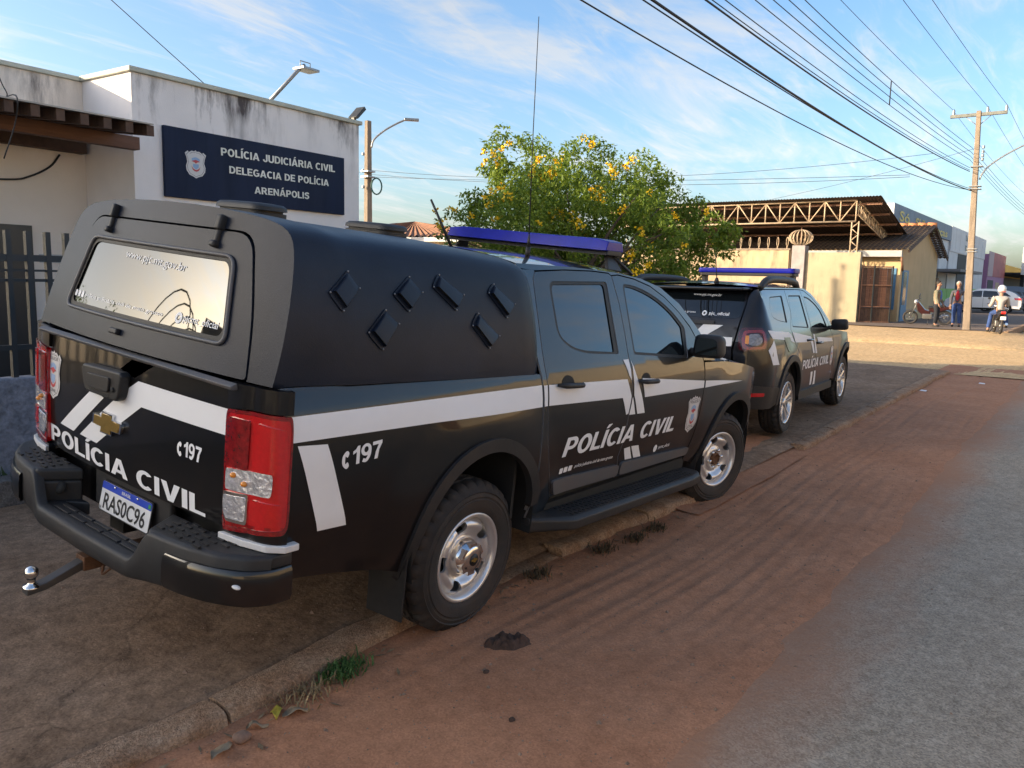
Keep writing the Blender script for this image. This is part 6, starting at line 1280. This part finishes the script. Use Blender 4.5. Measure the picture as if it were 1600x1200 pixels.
dd = MB().box(.42, 1.62, -.05, .0, 0, 2.28).build('door', BLUED, yh); MB().box(.56, 1.22, -.062, -.051, .75, 2.2).build('pane', DGL, dd)
wn_ = MB().box(-.05, 0, .15, 1.75, .55, 2.35).build('window', BLUED, yh); MB().box(-.062, -.051, .55, 1.70, .62, 2.28).build('pane', DGL, wn_)
MB().box(-.066, -.063, 1.0, 1.18, 1.86, 2.0).build('notice', DECAL, wn_)
MB().tube([(-.5, -.1, 2.8), (-.35, -.12, 2.45), (-.1, -.1, 2.25)], .05, 6).build('bracket', BRICKR, yh)
ga = empty('yard_gate', (33.0, 5.12, .1), radians(-52)); tag(ga, 'open metal yard gate filled with brown boards beside the cream wall', 'gate')
for x in (0, .52, 1.30): MB().box(x, x+.05, -.025, .025, .05, 2.45).build('stile', IRON if x else BRICKR, ga)
for z in (.08, .72, 1.62, 2.38): MB().box(.05, 1.30, -.02, .02, z, z+.05).build('rail', BRICKR, ga)
for k in range(7): MB().box(.07+k*.175, .07+k*.175+.165, .022, .035, .76+.0*k, 2.36).build('board', WOOD2 if k % 3 else WOOD, ga)
for k in range(7): MB().box(.07+k*.175, .07+k*.175+.165, .022, .035, .13, .70).build('board', WOOD, ga)
# shops
BLUES = mat('faded_blue_cladding', (.055, .10, .18), .5, var=.2, scale=.6, stretch=(1, 1, .1)); WCL = mat('white_cladding', (.55, .56, .58), .55, var=.12, scale=.8); DKO = mat('dark_opening', (.012, .014, .018), .7); YLT = mat('yellow_letter', (.55, .42, .06), .5, var=.3, scale=2); REDW = mat('red_cladding', (.32, .05, .07), .6, var=.25, scale=1); PNK = mat('mauve_wall', (.36, .18, .30), .8, var=.1); OCH = mat('ochre_wall', (.42, .28, .05), .8, var=.15); GRN = mat('lime_paint', (.22, .48, .10), .6); BRD = mat('brown_door', (.14, .065, .035), .6)
b1 = empty('blue_shop', (49.6, 7.5, .15)); tag(b1, 'long shop with faded blue sign cladding and yellow letters above white wall', 'building')
MB().box(0, 21.8, .1, 12, 0, 6.3).build('wall', WCL, b1)
for k in range(18): MB().box(k*1.211, (k+1)*1.211-.015, -.06, .098, 5.35 if k else 4.0, 6.5).build('cladding_panel', BLUES, b1)
MB().box(-.12, -.002, -.06, 1.5, 3.0, 6.48).build('sign_edge', WCL, b1)
cm = lambda x, z, off=0: (x, -.06-off, z)
for t, a, b, h in (('Só', (1.5, 5.55), (4.6, 5.55), .62), ('SUL', (6.6, 5.5), (10.5, 5.5), .62), ('peças', (13.2, 5.5), (19.6, 5.5), .55)): lettering('sign_letters', t, a, b, h, cm, YLT, b1, bold=.02, off=.02)
MB().box(17.5, 21.4, .02, .095, .9, 3.1).build('shutter', MATS['grey_shutter'], b1); dk = MB().box(16.3, 18.0, .0, .09, 0, 2.3).build('door', BRD, b1); fr_ = MB().box(17.2, 20.2, -.02, .085, 3.0, 5.0).build('billboard', WCL, b1)
MB().box(14.5, 27, -1.9, .0, 2.75, 2.95).build('awning', mat('awning_grey', (.16, .15, .15), .7), b1)
b2 = empty('white_shop', (71.5, 7.5, .15)); tag(b2, 'white clad shop with tall dark doorway beyond the utility pole', 'building')
MB().box(0, 22.5, 0, 12, 0, 6.5).build('wall', WCL, b2)
for x0, x1 in ((4.6, 9.7), (13.5, 14.2)): MB().box(x0, x1, -.03, -.002, 0, 4.5).build('doorway', DKO, b2)
for k in range(9): MB().box(k*2.5, k*2.5+2.46, -.06, -.003, 4.55, 6.55).build('cladding_panel', WCL, b2)
cm2 = lambda x, z, off=0: (x, -.06-off, z); TXG = mat('sign_green', (.05, .12, .10), .6)
lettering('sign_letters', 'Líder', (8.0, 5.75), (11.8, 5.75), .5, cm2, TXG, b2, bold=.015, off=.02); lettering('sign_letters', 'Fort', (8.0, 4.85), (11.4, 4.85), .5, cm2, TXG, b2, bold=.015, off=.02)
for x0, x1, m_ in ((-4.0, 0, GRN), (.2, 4.4, GRN), (10, 13.2, WCL), (14.6, 22, GRN)): MB().box(x0, x1, -.05, -.004, .5, 1.5).build('painted_band', m_, b2)
b3 = empty('red_shop', (95.0, 7.2, .15)); tag(b3, 'narrow red and pink shopfront between white shop and grey canopy', 'building')
MB().box(0, 17, 0, 10, 0, 5.2).build('wall', PNK, b3); MB().box(4.5, 16.9, -.05, -.003, 2.9, 5.5).build('fascia', REDW, b3); MB().box(.1, 4.4, -.06, -.003, 2.9, 5.5).build('fascia', mat('greyish_pink', (.42, .32, .33), .7), b3); MB().box(1, 6, -.03, -.0025, .0, 2.5).build('doorway', DKO, b3); MB().box(8.5, 12, -.03, -.0025, 1.0, 2.3).build('window', mat('tan_poster', (.45, .32, .2), .7), b3)
b4 = empty('canopy_shop', (112.0, 6.8, .15)); tag(b4, 'shop with deep pale grey fascia over dark opening at the right edge', 'building')
MB().box(0, 60, 2, 14, 0, 5).build('wall', OCH, b4); MB().box(0, 60, -1.6, -1.3, 3.35, 6.6).build('fascia', mat('pale_grey_fascia', (.45, .48, .48), .6, var=.08, scale=.5), b4); MB().box(0, 60, -1.3, 2, 3.4, 3.6).build('soffit', DKO, b4); MB().box(9, 52, 1.9, 1.995, 0, 3.2).build('doorway', DKO, b4); MB().box(4, 4.5, -1.4, -1.0, 0, 3.4).build('post', DKO, b4)
rh = empty('tiled_roof_house', (21.0, 16.0, -.05), radians(14)); tag(rh, 'house with low brown tiled roof behind the canopy antenna', 'house')
MB().box(0, 14, 0, 9, 0, 3.05).build('wall', WCREAM, rh); MB().box(-.45, 14.4, -.5, 9.5, 3.052, 3.22).build('fascia', WCL, rh)
TIL2 = mat('brown_tile', (.24, .11, .06), .85, var=.3, scale=2.5, dust=.3, dcol=(.30, .20, .12), dscale=2)
m_ = MB(); nT = 60
def hip(n0, pa, pb, pc, pd):
    for k in range(n0):
        t0, t1 = k/n0, (k+1)/n0; a0 = Vector(pa).lerp(Vector(pb), t0); a1 = Vector(pa).lerp(Vector(pb), t1); b0 = Vector(pd).lerp(Vector(pc), t0); b1_ = Vector(pd).lerp(Vector(pc), t1); mid = (a0+a1)/2+Vector((0, 0, .07)); midb = (b0+b1_)/2+Vector((0, 0, .07)); m_.add([a0, mid, a1, b1_, midb, b0], [(0, 1, 4, 5), (1, 2, 3, 4)])
hip(56, (-.5, -.5, 3.22), (14.5, -.5, 3.22), (11, 4.5, 4.0), (3, 4.5, 4.0)); hip(36, (-.5, 9.5, 3.22), (-.5, -.5, 3.22), (3, 4.5, 4.0), (3, 4.5, 4.0)); hip(36, (14.5, -.5, 3.22), (14.5, 9.5, 3.22), (11, 4.5, 4.0), (11, 4.5, 4.0)); hip(40, (14.5, 9.5, 3.22), (-.5, 9.5, 3.22), (3, 4.5, 4.0), (11, 4.5, 4.0))
tag(m_.build('roof_tiles', TIL2, rh), kind='stuff'); MB().prism([(4, 3.9), (7.5, 4.35), (11, 3.9)], 8, 8.1, ax=1).build('rear_gable', GALV, rh)
sw_ = MB().box(9.5, 14.9, 9.2, 9.4, .0, 1.5).build('boundary_wall', mat('dark_wall', (.11, .09, .08), .9, var=.3), bevel=.01); tag(sw_, 'dark low boundary wall under the flowering tree', 'wall')

# out of frame to the left: what the canopy window mirrors
for i, (x, y, h) in enumerate(((-11.5, 24, 7.4), (-14.5, 23.5, 6.6), (-18.0, 22.5, 7.8), (-8.0, 25, 6.2), (-21.5, 21, 7.0))): simple_tree((x, y, 0), h, 2.9, ['leafy yard tree left of the frame, second of a row', 'low leafy yard tree left of the frame, third of a row', 'tall leafy yard tree left of the frame, fourth of a row', 'lowest leafy yard tree left of the frame, first of a row', 'leafy yard tree left of the frame, last of a row'][i], 40+i)
yw = empty('side_wall', (-4.1, 4.2, 0), radians(150)); tag(yw, 'plastered side wall left of the frame carrying razor wire', 'wall')
MB().box(0, 5.5, -.08, .08, 0, 2.35).build('wall', WCREAM, yw)
yr = empty('razor_wire', (-4.1, 4.2, 2.35), radians(150)); tag(yr, 'large razor wire coil on the side wall, mirrored in the canopy window', 'razor wire')
for k in range(9):
    pts = [(.2+k*.42+.30*a/18+.10*sin(a*2*pi/9), .52*sin(a*2*pi/18), .52-.52*cos(a*2*pi/18)) for a in range(19)]; MB().tube(pts, .012, 5, cap=False).build('coil', IRON, yr)
# ================================================================ PEOPLE, MOTORCYCLES, CARS
SKIN = mat('skin', (.30, .165, .11), .55); HAIRD = mat('dark_hair', (.015, .012, .010), .7); HAIRG = mat('grey_hair', (.30, .29, .28), .7); SHOE = mat('shoe', (.02, .018, .016), .6)
def skinned(name, pts, edges, rad, mt, parent, sub=2):
    me = bpy.data.meshes.new(name); me.from_pydata([tuple(p) for p in pts], edges, []); o = obj(name, me, parent, mt)
    sk = o.modifiers.new('skin', 'SKIN'); sv = me.skin_vertices[0].data if me.skin_vertices else None
    if sv is None:
        bm = bmesh.new(); bm.from_mesh(me); bm.verts.layers.skin.verify(); bm.to_mesh(me); bm.free(); sv = me.skin_vertices[0].data
    for i, r in enumerate(rad): sv[i].radius = (r, r) if not isinstance(r, tuple) else r
    sv[0].use_root = True
    s = o.modifiers.new('sub', 'SUBSURF'); s.levels = s.render_levels = sub
    for p in me.polygons: p.use_smooth = True
    sk.use_smooth_shade = True; return o
def person(loc, rz, label, top, bottom, hair, arms, legs, jacket=None, sit=0, head_turn=0, scale=1.0, helmet=None, group=None):
    p = empty('person', loc, rz); p.scale = (scale,)*3; tag(p, label, 'person', group)
    pel = Vector((0, 0, .93-sit)); lean = .06 if sit else 0
    ch = pel+Vector((lean, 0, .34)); nk = pel+Vector((lean*1.3, 0, .54)); hd = pel+Vector((lean*1.3+.02, 0, .70))
    V = [pel, pel+Vector((lean*.5, 0, .17)), ch, nk, hd-Vector((0, 0, .07)), hd]; E = [(0, 1), (1, 2), (2, 3), (3, 4), (4, 5)]; R = [(.13, .10), (.12, .09), (.145, .10), .06, .062, .075]
    AR = []; LG = []
    for s, (el, ha), (kn, an) in ((-1, arms[0], legs[0]), (1, arms[1], legs[1])):
        sh = ch+Vector((0, s*.185, .12)); e = ch+Vector(el); h = ch+Vector(ha); b = len(V); V += [sh, e, h, h+(h-e).normalized()*.10]; E += [(2, b), (b, b+1), (b+1, b+2), (b+2, b+3)]; R += [.06, .043, .030, .026]; AR.append((sh, e, h))
        hp = pel+Vector((0, s*.095, -.03)); k = pel+Vector(kn); a = pel+Vector(an); b = len(V); V += [hp, k, a, a+Vector((.14, 0, -.055))]; E += [(0, b), (b, b+1), (b+1, b+2), (b+2, b+3)]; R += [.088, .062, .042, .035]; LG.append((hp, k, a))
    body = skinned('body', V, E, R, SKIN, p)
    # clothes follow the same joints, a little wider
    V = [pel+Vector((0, 0, .03)), pel]; E = [(0, 1)]; R = [(.150, .118), (.150, .118)]
    for hp, k, a in LG: b = len(V); V += [hp, (hp+k)/2, k, (k+a)/2, a+Vector((0, 0, .04))]; E += [(1, b), (b, b+1), (b+1, b+2), (b+2, b+3), (b+3, b+4)]; R += [.105, .098, .080, .074, .070]
    skinned('trousers', V, E, R, bottom, p)
    V = [pel+Vector((0, 0, -.02)), pel+Vector((lean*.5, 0, .17)), ch, ch+Vector((0, 0, .10)), nk-Vector((0, 0, .03))]; E = [(0, 1), (1, 2), (2, 3), (3, 4)]; R = [(.158, .125), (.150, .115), (.172, .122), (.15, .105), .068]
    for sh, e, h in AR:
        b = len(V); V += [sh, e, e.lerp(h, .5 if jacket is None else .92)]; E += [(3, b), (b, b+1), (b+1, b+2)]; R += [.075, .060, .052]
    skinned('jacket' if jacket else 'shirt', V, E, R, top, p)
    if jacket: MB().ball(ch+Vector((.085, 0, -.07)), .14, 14, 10, (.62, .56, 1.6)).build('shirt', jacket, p)
    for hp, k, a in LG: MB().ball(a+Vector((.06, 0, -.045)), .05, 10, 6, (2.6, .95, .9)).build('shoe', SHOE, p)
    q = Matrix.Rotation(head_turn, 4, 'Z'); HM = Matrix.Translation(hd) @ q
    hm_ = MB(); hm_.ball((0, 0, .03), .105, 16, 12, (.92, .78, 1.12)); hm_.ball((.10, 0, .015), .018, 8, 6, (1, .8, 1.5))
    for s in (-1, 1): hm_.ball((-.005, s*.082, .015), .026, 8, 6, (.6, .4, 1.2))
    h_ = hm_.build('head', SKIN, p); h_.matrix_local = HM
    for s in (-1, 1): MB().ball((.086, s*.032, .035), .012, 8, 6).build('eye', HAIRD, h_)
    MB().box(.088, .097, -.022, .022, -.032, -.024).build('mouth', mat('lip', (.22, .08, .07), .6), h_)
    if helmet:
        hl = MB(); hl.ball((-.01, 0, .045), .150, 18, 12, (1.0, .88, 1.0)); hl.build('helmet', helmet, h_); MB().box(-.15, -.10, -.11, .11, -.055, -.03).build('helmet_rim', mat('red_trim', (.4, .03, .03), .4), h_, bevel=.01)
    else:
        hr = MB(); hr.ball((-.022, 0, .062), .112, 16, 10, (.92, .84, .95)); hr.build('hair', hair, h_)
    for (sh, e, h) in AR:
        d = (h-e).normalized(); sd = d.cross(Vector((0, 0, 1))); sd = sd.normalized() if sd.length > .1 else Vector((0, 1, 0)); pm = MB(); pm.ball(h+d*.05, .042, 10, 7, (.9, .7, 1.0))
        for k in range(4): f0 = h+d*.08+sd*(k-1.5)*.018; pm.tube([f0, f0+d*(.045-.006*abs(k-1.3)), f0+d*.07+Vector((.012, 0, -.012))], [.010, .009, .007], 6)
        pm.tube([h+d*.03+sd*.035, h+d*.065+sd*.055, h+d*.09+sd*.05], [.012, .010, .008], 6); pm.build('hand', SKIN, p)
    return p
stand = (((.02, -.10, -.80+.32+.02), (.0, -.10, -.87)), ((.0, .10, -.46), (-.02, .11, -.87)))
down = lambda: [((.0, -.25, -.16), (.06, -.25, -.42)), ((.0, .25, -.16), (.06, .25, -.42))]
legs0 = [((.03, -.10, -.45), (.0, -.11, -.86)), ((.03, .10, -.45), (-.04, .12, -.86))]
KHAKI = mat('khaki_jacket', (.17, .16, .11), .9, var=.15, scale=10); DKTR = mat('dark_trousers', (.015, .017, .024), .9, var=.2, scale=12); BLSH = mat('blue_shirt', (.08, .14, .40), .85, var=.15, scale=12); JEANS = mat('blue_jeans', (.025, .055, .17), .9, var=.25, scale=14); REDS = mat('red_shirt', (.34, .012, .025), .85, var=.12, scale=12); GREYJ = mat('grey_jacket', (.07, .07, .09), .9, var=.2); LGREY = mat('light_grey_sweater', (.33, .32, .31), .9, var=.12, scale=12); WHELM = mat('white_helmet', (.6, .6, .6), .25, coat=.8)
person((32.55, 2.13, .185), radians(-95), 'man in khaki jacket over blue shirt standing in front of the motorcycle', KHAKI, DKTR, HAIRD, [((.02, -.24, -.16), (.12, -.22, -.40)), ((.05, .24, -.16), (.16, .20, -.38))], legs0, jacket=BLSH, head_turn=radians(-15), scale=1.0)
person((33.35, 1.52, .185), radians(178), 'man in red shirt, open dark jacket and blue jeans beside the utility pole', GREYJ, JEANS, HAIRG, [((-.02, -.25, -.17), (.02, -.24, -.44)), ((-.02, .25, -.17), (.02, .24, -.44))], legs0, jacket=REDS, head_turn=radians(10), scale=1.0)
# motorcycle: wheels along local x, rider faces +x
MRED = mat('moto_red', (.030, .005, .006), .3, coat=.8); MBLK = mat('moto_black', (.014, .014, .015), .4, coat=.4); MENG = mat('engine_metal', (.22, .22, .22), .4, metal=.8, dust=.3)
def motorcycle(loc, rz, label, body, lean=0):
    m = empty('motorcycle', loc, rz); m.rotation_euler = (lean, 0, rz); tag(m, label, 'motorcycle')
    for x in (-.63, .63):
        M_ = Matrix.Translation((x, 0, .29)) @ Matrix.Rotation(pi/2, 4, 'X'); w = MB(); w.lathe([(.02, -.05), (.035, -.05), (.035, .05), (.02, .05)], 12); wo = w.build('wheel', MENG, m); wo.matrix_local = M_
        MB().lathe([(.245+.042*cos(t*pi/5), .04*sin(t*pi/5)) for t in range(10)], 36, closed=True).build('tyre', TYRE, wo); MB().lathe([(.225, -.03), (.215, 0), (.225, .03), (.235, 0)], 36, closed=True).build('rim', CHROME, wo)
        for k in range(10): a = k*pi/5; MB().tube([(.03*cos(a), .03*sin(a), .02*(-1)**k), (.22*cos(a+.15), .22*sin(a+.15), 0)], .005, 4).build('spoke', CHROME, wo)
        MB().add([(x+.33*cos(t), y, .29+.33*sin(t)) for t in [pi*(.15+.12*i) for i in range(6)] for y in (-.055, .055)], [(2*i, 2*i+1, 2*i+3, 2*i+2) for i in range(5)], True).build('mudguard', body, m)
    for s in (-1, 1): MB().tube([(.63, s*.07, .29), (.47, s*.07, .72), (.42, s*.07, .90)], .018, 6).build('fork', MENG, m)
    MB().tube([(.42, 0, .88), (.20, 0, .60), (.05, 0, .42), (-.25, 0, .42), (-.40, 0, .62)], .035, 8).build('frame', MBLK, m)
    MB().prism([(.36, .55), (.44, .88), (.34, .92), (.10, .62), (-.10, .55), (-.10, .46), (.18, .40)], -.085, .085, ax=1).build('leg_shield', body, m, bevel=.025)
    MB().prism([(-.05, .56), (-.02, .70), (-.85, .80), (-.90, .72), (-.55, .58), (-.30, .50)], -.10, .10, ax=1).build('tail_cowl', body, m, bevel=.03)
    MB().prism([(.02, .68), (.0, .76), (-.30, .77), (-.62, .84), (-.66, .78), (-.3, .70)], -.125, .125, ax=1).build('seat', MBLK, m, bevel=.025)
    MB().box(-.18, .18, -.11, .11, .24, .46).build('engine', MENG, m, bevel=.03); MB().tube([(.1, -.12, .30), (-.2, -.15, .27), (-.75, -.15, .36)], [.025, .03, .045], 8).build('exhaust', CHROME, m)
    MB().tube(spl([(.30, -.34, 1.02), (.36, -.18, 1.04), (.40, 0, .98), (.36, .18, 1.04), (.30, .34, 1.02)], 4), .013, 6).build('handlebar', MBLK, m)
    MB().ball((.46, 0, .93), .10, 12, 8, (.8, 1, .95)).build('headlight', LENSC, m)
    for s in (-1, 1): MB().tube([(.35, s*.22, 1.04), (.33, s*.27, 1.18)], .007, 5).build('mirror_stalk', MBLK, m); MB().ball((.33, s*.28, 1.21), .05, 8, 6, (.4, 1, .7)).build('mirror', MBLK, m)
    MB().box(-.95, -.88, -.07, .07, .70, .79).build('tail_light', LENSR, m, bevel=.012); MB().box(-.955, -.945, -.085, .085, .50, .62).build('number_plate', PLATEW, m)
    MB().tube([(-.75, -.11, .80), (-.95, -.11, .86), (-.95, .11, .86), (-.75, .11, .80)], .012, 6).build('grab_rail', MENG, m)
    MB().tube([(-.05, .10, .26), (-.02, .24, .02)], .012, 6).build('side_stand', MBLK, m)
    return m
motorcycle((33.75, 2.62, .185), radians(97), 'parked dark red motorcycle standing side-on in front of the yellow house', MRED, radians(-7))
motorcycle((29.75, -.25, .16), radians(14), 'black motorcycle ridden away along the verge by a helmeted rider', MBLK, 0)
person((29.55, -.30, .02), radians(14), 'rider in light grey sweater and white helmet sitting on a motorcycle', LGREY, JEANS, HAIRD, [((.22, -.27, -.14), (.50, -.26, -.16)), ((.20, .27, -.18), (.50, .26, -.16))], [((.34, -.20, -.12), (.12, -.26, -.50)), ((.34, .20, -.10), (.10, .30, -.66))], sit=.0, helmet=WHELM)
# cars: side outline stretched across the width, glass and lamps as panels
def car(loc, rz, label, name, paint, L_, H_, roofl, belt):
    c = empty(name, loc, rz); tag(c, label, 'car'); hw = .87
    w = lambda x, z: (hw-.05*max(0, .5-z)-.42*max(0, z-belt)**1.15)*(1-.10*max(0, abs(x)/(L_/2)-.72)**1.5*6)
    f = lambda s: (lambda x, z, off=0: (x, s*(w(x, z)+off), z))
    a, b = (-L_/2+.86, .33), (L_/2-.92, .33)
    low = [(L_/2-.02, .30)] + list(arc(b, .36, 0, 180, 12)) + list(arc(a, .36, 0, 180, 12)) + [(-L_/2+.04, .30)]
    outl = low+roofl; top = [p for p in spl(roofl, 3)]
    for s in (-1, 1):
        bo = panel('body_side', low+[tuple(p) for p in top], f(s), paint, c, res=.12, rim=0)
        for q in GLZ: panel('window', rounded(q, .05), f(s), GLASS, bo, res=.15, rim=0, off=.004)
        for x in (-.05, .95): panel('door_gap', [(x, .35), (x+.012, .35), (x+.012, belt), (x, belt)], f(s), DARK, bo, res=.2, rim=0, off=.003)
        panel('tail_light', rounded([(-L_/2+.03, .98), (-L_/2+.42, 1.0), (-L_/2+.36, .86), (-L_/2+.02, .84)], .03), f(s), LENSR, bo, res=.1, rim=0, off=.006)
        for x, z in (a, b): wheel(c, (x, s*.76, .33), s, .33, .21, .205, 'alloy')
    n = len(top); V = [f(s)(x, z) for x, z in top for s in (-1, 1)]; obj('upper_shell', mesh(V, [(2*i, 2*i+1, 2*i+3, 2*i+2) for i in range(n-1)], True), c, paint)
    MB().box(-L_/2+.1, L_/2-.1, -.70, .70, .22, belt-.1).build('chassis', DARK, c); MB().box(-L_/2-.02, -L_/2+.35, -.80, .80, .28, .46).build('rear_bumper', PLAST, c, bevel=.05)
    return c
GLZ = [[(1.05, .98), (.50, 1.36), (.05, 1.40), (.05, .99)], [(-.0, .99), (-.0, 1.40), (-.75, 1.38), (-.95, 1.0)], [(-1.02, 1.02), (-.83, 1.37), (-1.22, 1.31), (-1.55, 1.08)]]
WCAR = mat('white_car_paint', (.62, .63, .65), .25, coat=1); BCAR = mat('dark_blue_car_paint', (.03, .05, .08), .2, coat=1)
rf_ = [(-2.12, .50), (-2.10, .85), (-1.98, 1.06), (-1.55, 1.36), (-.9, 1.49), (-.2, 1.53), (.45, 1.46), (1.15, 1.05), (1.9, .90), (2.12, .72), (2.13, .45)]
car((56.9, 3.15, .18), radians(90), 'white crossover car seen side-on behind the utility pole', 'parked_car', WCAR, 4.25, 1.53, rf_, .96)
car((61.0, 2.2, .18), radians(90), 'dark blue car showing only its roof behind the white crossover', 'parked_car', BCAR, 4.25, 1.72, [(x, z*1.13) for x, z in rf_], 1.06)
# ================================================================ LITTER ON THE GROUND
def tuft(loc, n, h, mt, label, seed, spread=.07, group=None):
    m = MB(); r_ = random.Random(seed)
    for _ in range(n):
        x, y = r_.gauss(0, spread), r_.gauss(0, spread*.6); a = r_.uniform(0, 6.3); hh = h*r_.uniform(.4, 1.2); d = Vector((cos(a), sin(a), 0))*hh*r_.uniform(.3, 1.1); w = Vector((-sin(a), cos(a), 0))*.0035
        p = Vector((x, y, 0)); m.add([p-w, p+w, p+d*.5+Vector((0, 0, hh*.7))+w*.8, p+d*.5+Vector((0, 0, hh*.7))-w*.8, p+d+Vector((0, 0, hh*.8))], [(0, 1, 2, 3), (3, 2, 4)])
    o = m.build('grass_tuft', mt); o.location = loc; return tag(o, label, 'grass', group, 'stuff')
GRG = mat('grass_green', (.045, .11, .022), .7, var=.3, scale=20); GRD = mat('dry_grass', (.23, .17, .09), .9, var=.3, scale=20); GRB = mat('dead_weed', (.09, .065, .035), .9, var=.3, scale=20)
gz = lambda x, y: dirt_z(x, y)-.004
tuft((-.70, -.83, gz(-.70, -.83)), 260, .06, GRG, 'green grass tuft against the kerb behind the rear wheel', 1, .06)
tuft((-.90, -.86, gz(-.9, -.86)), 120, .06, GRD, 'dry straw tuft beside the green grass at the kerb', 2, .08)
for i, (x, y) in enumerate(((.76, -.82), (1.43, -.86), (1.78, -.91), (2.09, -.90))): tuft((x, y, gz(x, y)), 110, .055, GRB, ['withered weed at the kerb just ahead of the rear wheel', 'withered weed at the kerb under the middle of the running board', 'largest withered weed at the kerb below the front door', 'withered weed nearest the front wheel'][i], 10+i, .05)
def dead_leaf(loc, rz, l, col, label, seed):
    r_ = random.Random(seed); n = 7; V = []
    for i in range(n+1):
        t = i/n; wd = l*.22*sin(pi*t)**.8+.001; z = .012*sin(t*pi)+.006*sin(t*9+seed)
        V += [(l*(t-.5), -wd, z+.010*sin(t*5)), (l*(t-.5), 0, z), (l*(t-.5), wd, z+.012*cos(t*4))]
    o = obj('fallen_leaf', mesh(V, [(3*i+k, 3*i+k+1, 3*i+k+4, 3*i+k+3) for i in range(n) for k in (0, 1)], True), None, mat('leaf_%s' % col[0], col[1], .7, var=.3, scale=30)); o.location = loc; o.rotation_euler = (0, 0, rz); o.modifiers.new('so', 'SOLIDIFY').thickness = .0015; return tag(o, label, 'leaf')
YL_ = ('yellow', (.42, .34, .04)); BR_ = ('tan', (.26, .20, .13))
for x, y, rz, l, c, lb_ in ((-1.07, -.88, .9, .10, YL_, 'curled yellow leaf beside the kerb'), (-1.02, -.93, -.2, .11, BR_, 'long tan leaf beside the yellow leaf'), (-1.34, -.93, .4, .12, BR_, 'tan leaf next to the round stone'), (-1.17, -.90, -.6, .08, BR_, 'small tan leaf between the stone and the yellow leaf')): dead_leaf((x, y, gz(x, y)+.010), rz, l, c, lb_, int(l*1000))
def stone(name, loc, r, mt, label, seed, sq=.6, cat='stone'):
    m = MB(); m.ball((0, 0, 0), r, 14, 9, (1, .85, sq)); m.v = [tuple(Vector(v)*(1+.22*noise.noise(Vector(v)/r*1.3+Vector((seed, 0, 0))))) for v in m.v]; o = m.build(name, mt); o.location = loc; return tag(o, label, cat)
STN = mat('dusty_stone', (.20, .125, .09), .9, var=.25, scale=30, bump=.5); CLOD = mat('dark_clod', (.060, .034, .024), .95, var=.4, scale=25, bump=1, bscale=60)
stone('stone', (-1.25, -.92, gz(-1.25, -.92)+.018), .034, STN, 'round brownish stone beside the kerb at the bottom left', 3)
stone('stone', (-.28, -1.27, gz(-.28, -1.27)+.006), .016, CLOD, 'small dark pebble in the wheel tracks left of the debris', 4); stone('stone', (-.51, -1.58, gz(-.51, -1.58)+.006), .015, CLOD, 'small dark pebble lowest in the wheel tracks', 5)
# dark crumpled rag
V = []; nx_, ny_ = 26, 16
for i in range(nx_+1):
    for j in range(ny_+1):
        u, v = i/nx_-.5, j/ny_-.5; e = max(0, 1-(u*u*4+v*v*4)); x = u*.24*(1+.25*nz(u, v, 4, 3)); y = v*.13*(1+.4*nz(u, v, 5, 9)); V.append((x, y, -.004+.070*e**.6*(.35+1.1*abs(nz(u, v, 5.5, 2)))))
deb = obj('crumpled_rag', mesh(V, [(i*(ny_+1)+j, (i+1)*(ny_+1)+j, (i+1)*(ny_+1)+j+1, i*(ny_+1)+j+1) for i in range(nx_) for j in range(ny_)], True), None, CLOD); deb.location = (.0, -1.18, gz(0, -1.18)); deb.rotation_euler = (0, 0, radians(-28)); tag(deb, 'dark crumpled rag lying in the dirt right of the rear wheel', 'rag')
for i, (x, y, lb_) in enumerate(((11.5, -1.0, 'white scrap of litter at the far end of the kerb'), (13.6, -1.6, 'white scrap of litter on the dirt near the side street'))):
    s_ = obj('litter_scrap', mesh([(-.07, -.05, 0), (.07, -.04, .004), (.08, .05, .008), (-.06, .05, .003), (0, 0, .014)], [(0, 1, 4), (1, 2, 4), (2, 3, 4), (3, 0, 4)]), None, DECAL); s_.location = (x, y, dirt_z(x, y)+.003); tag(s_, lb_, 'litter')
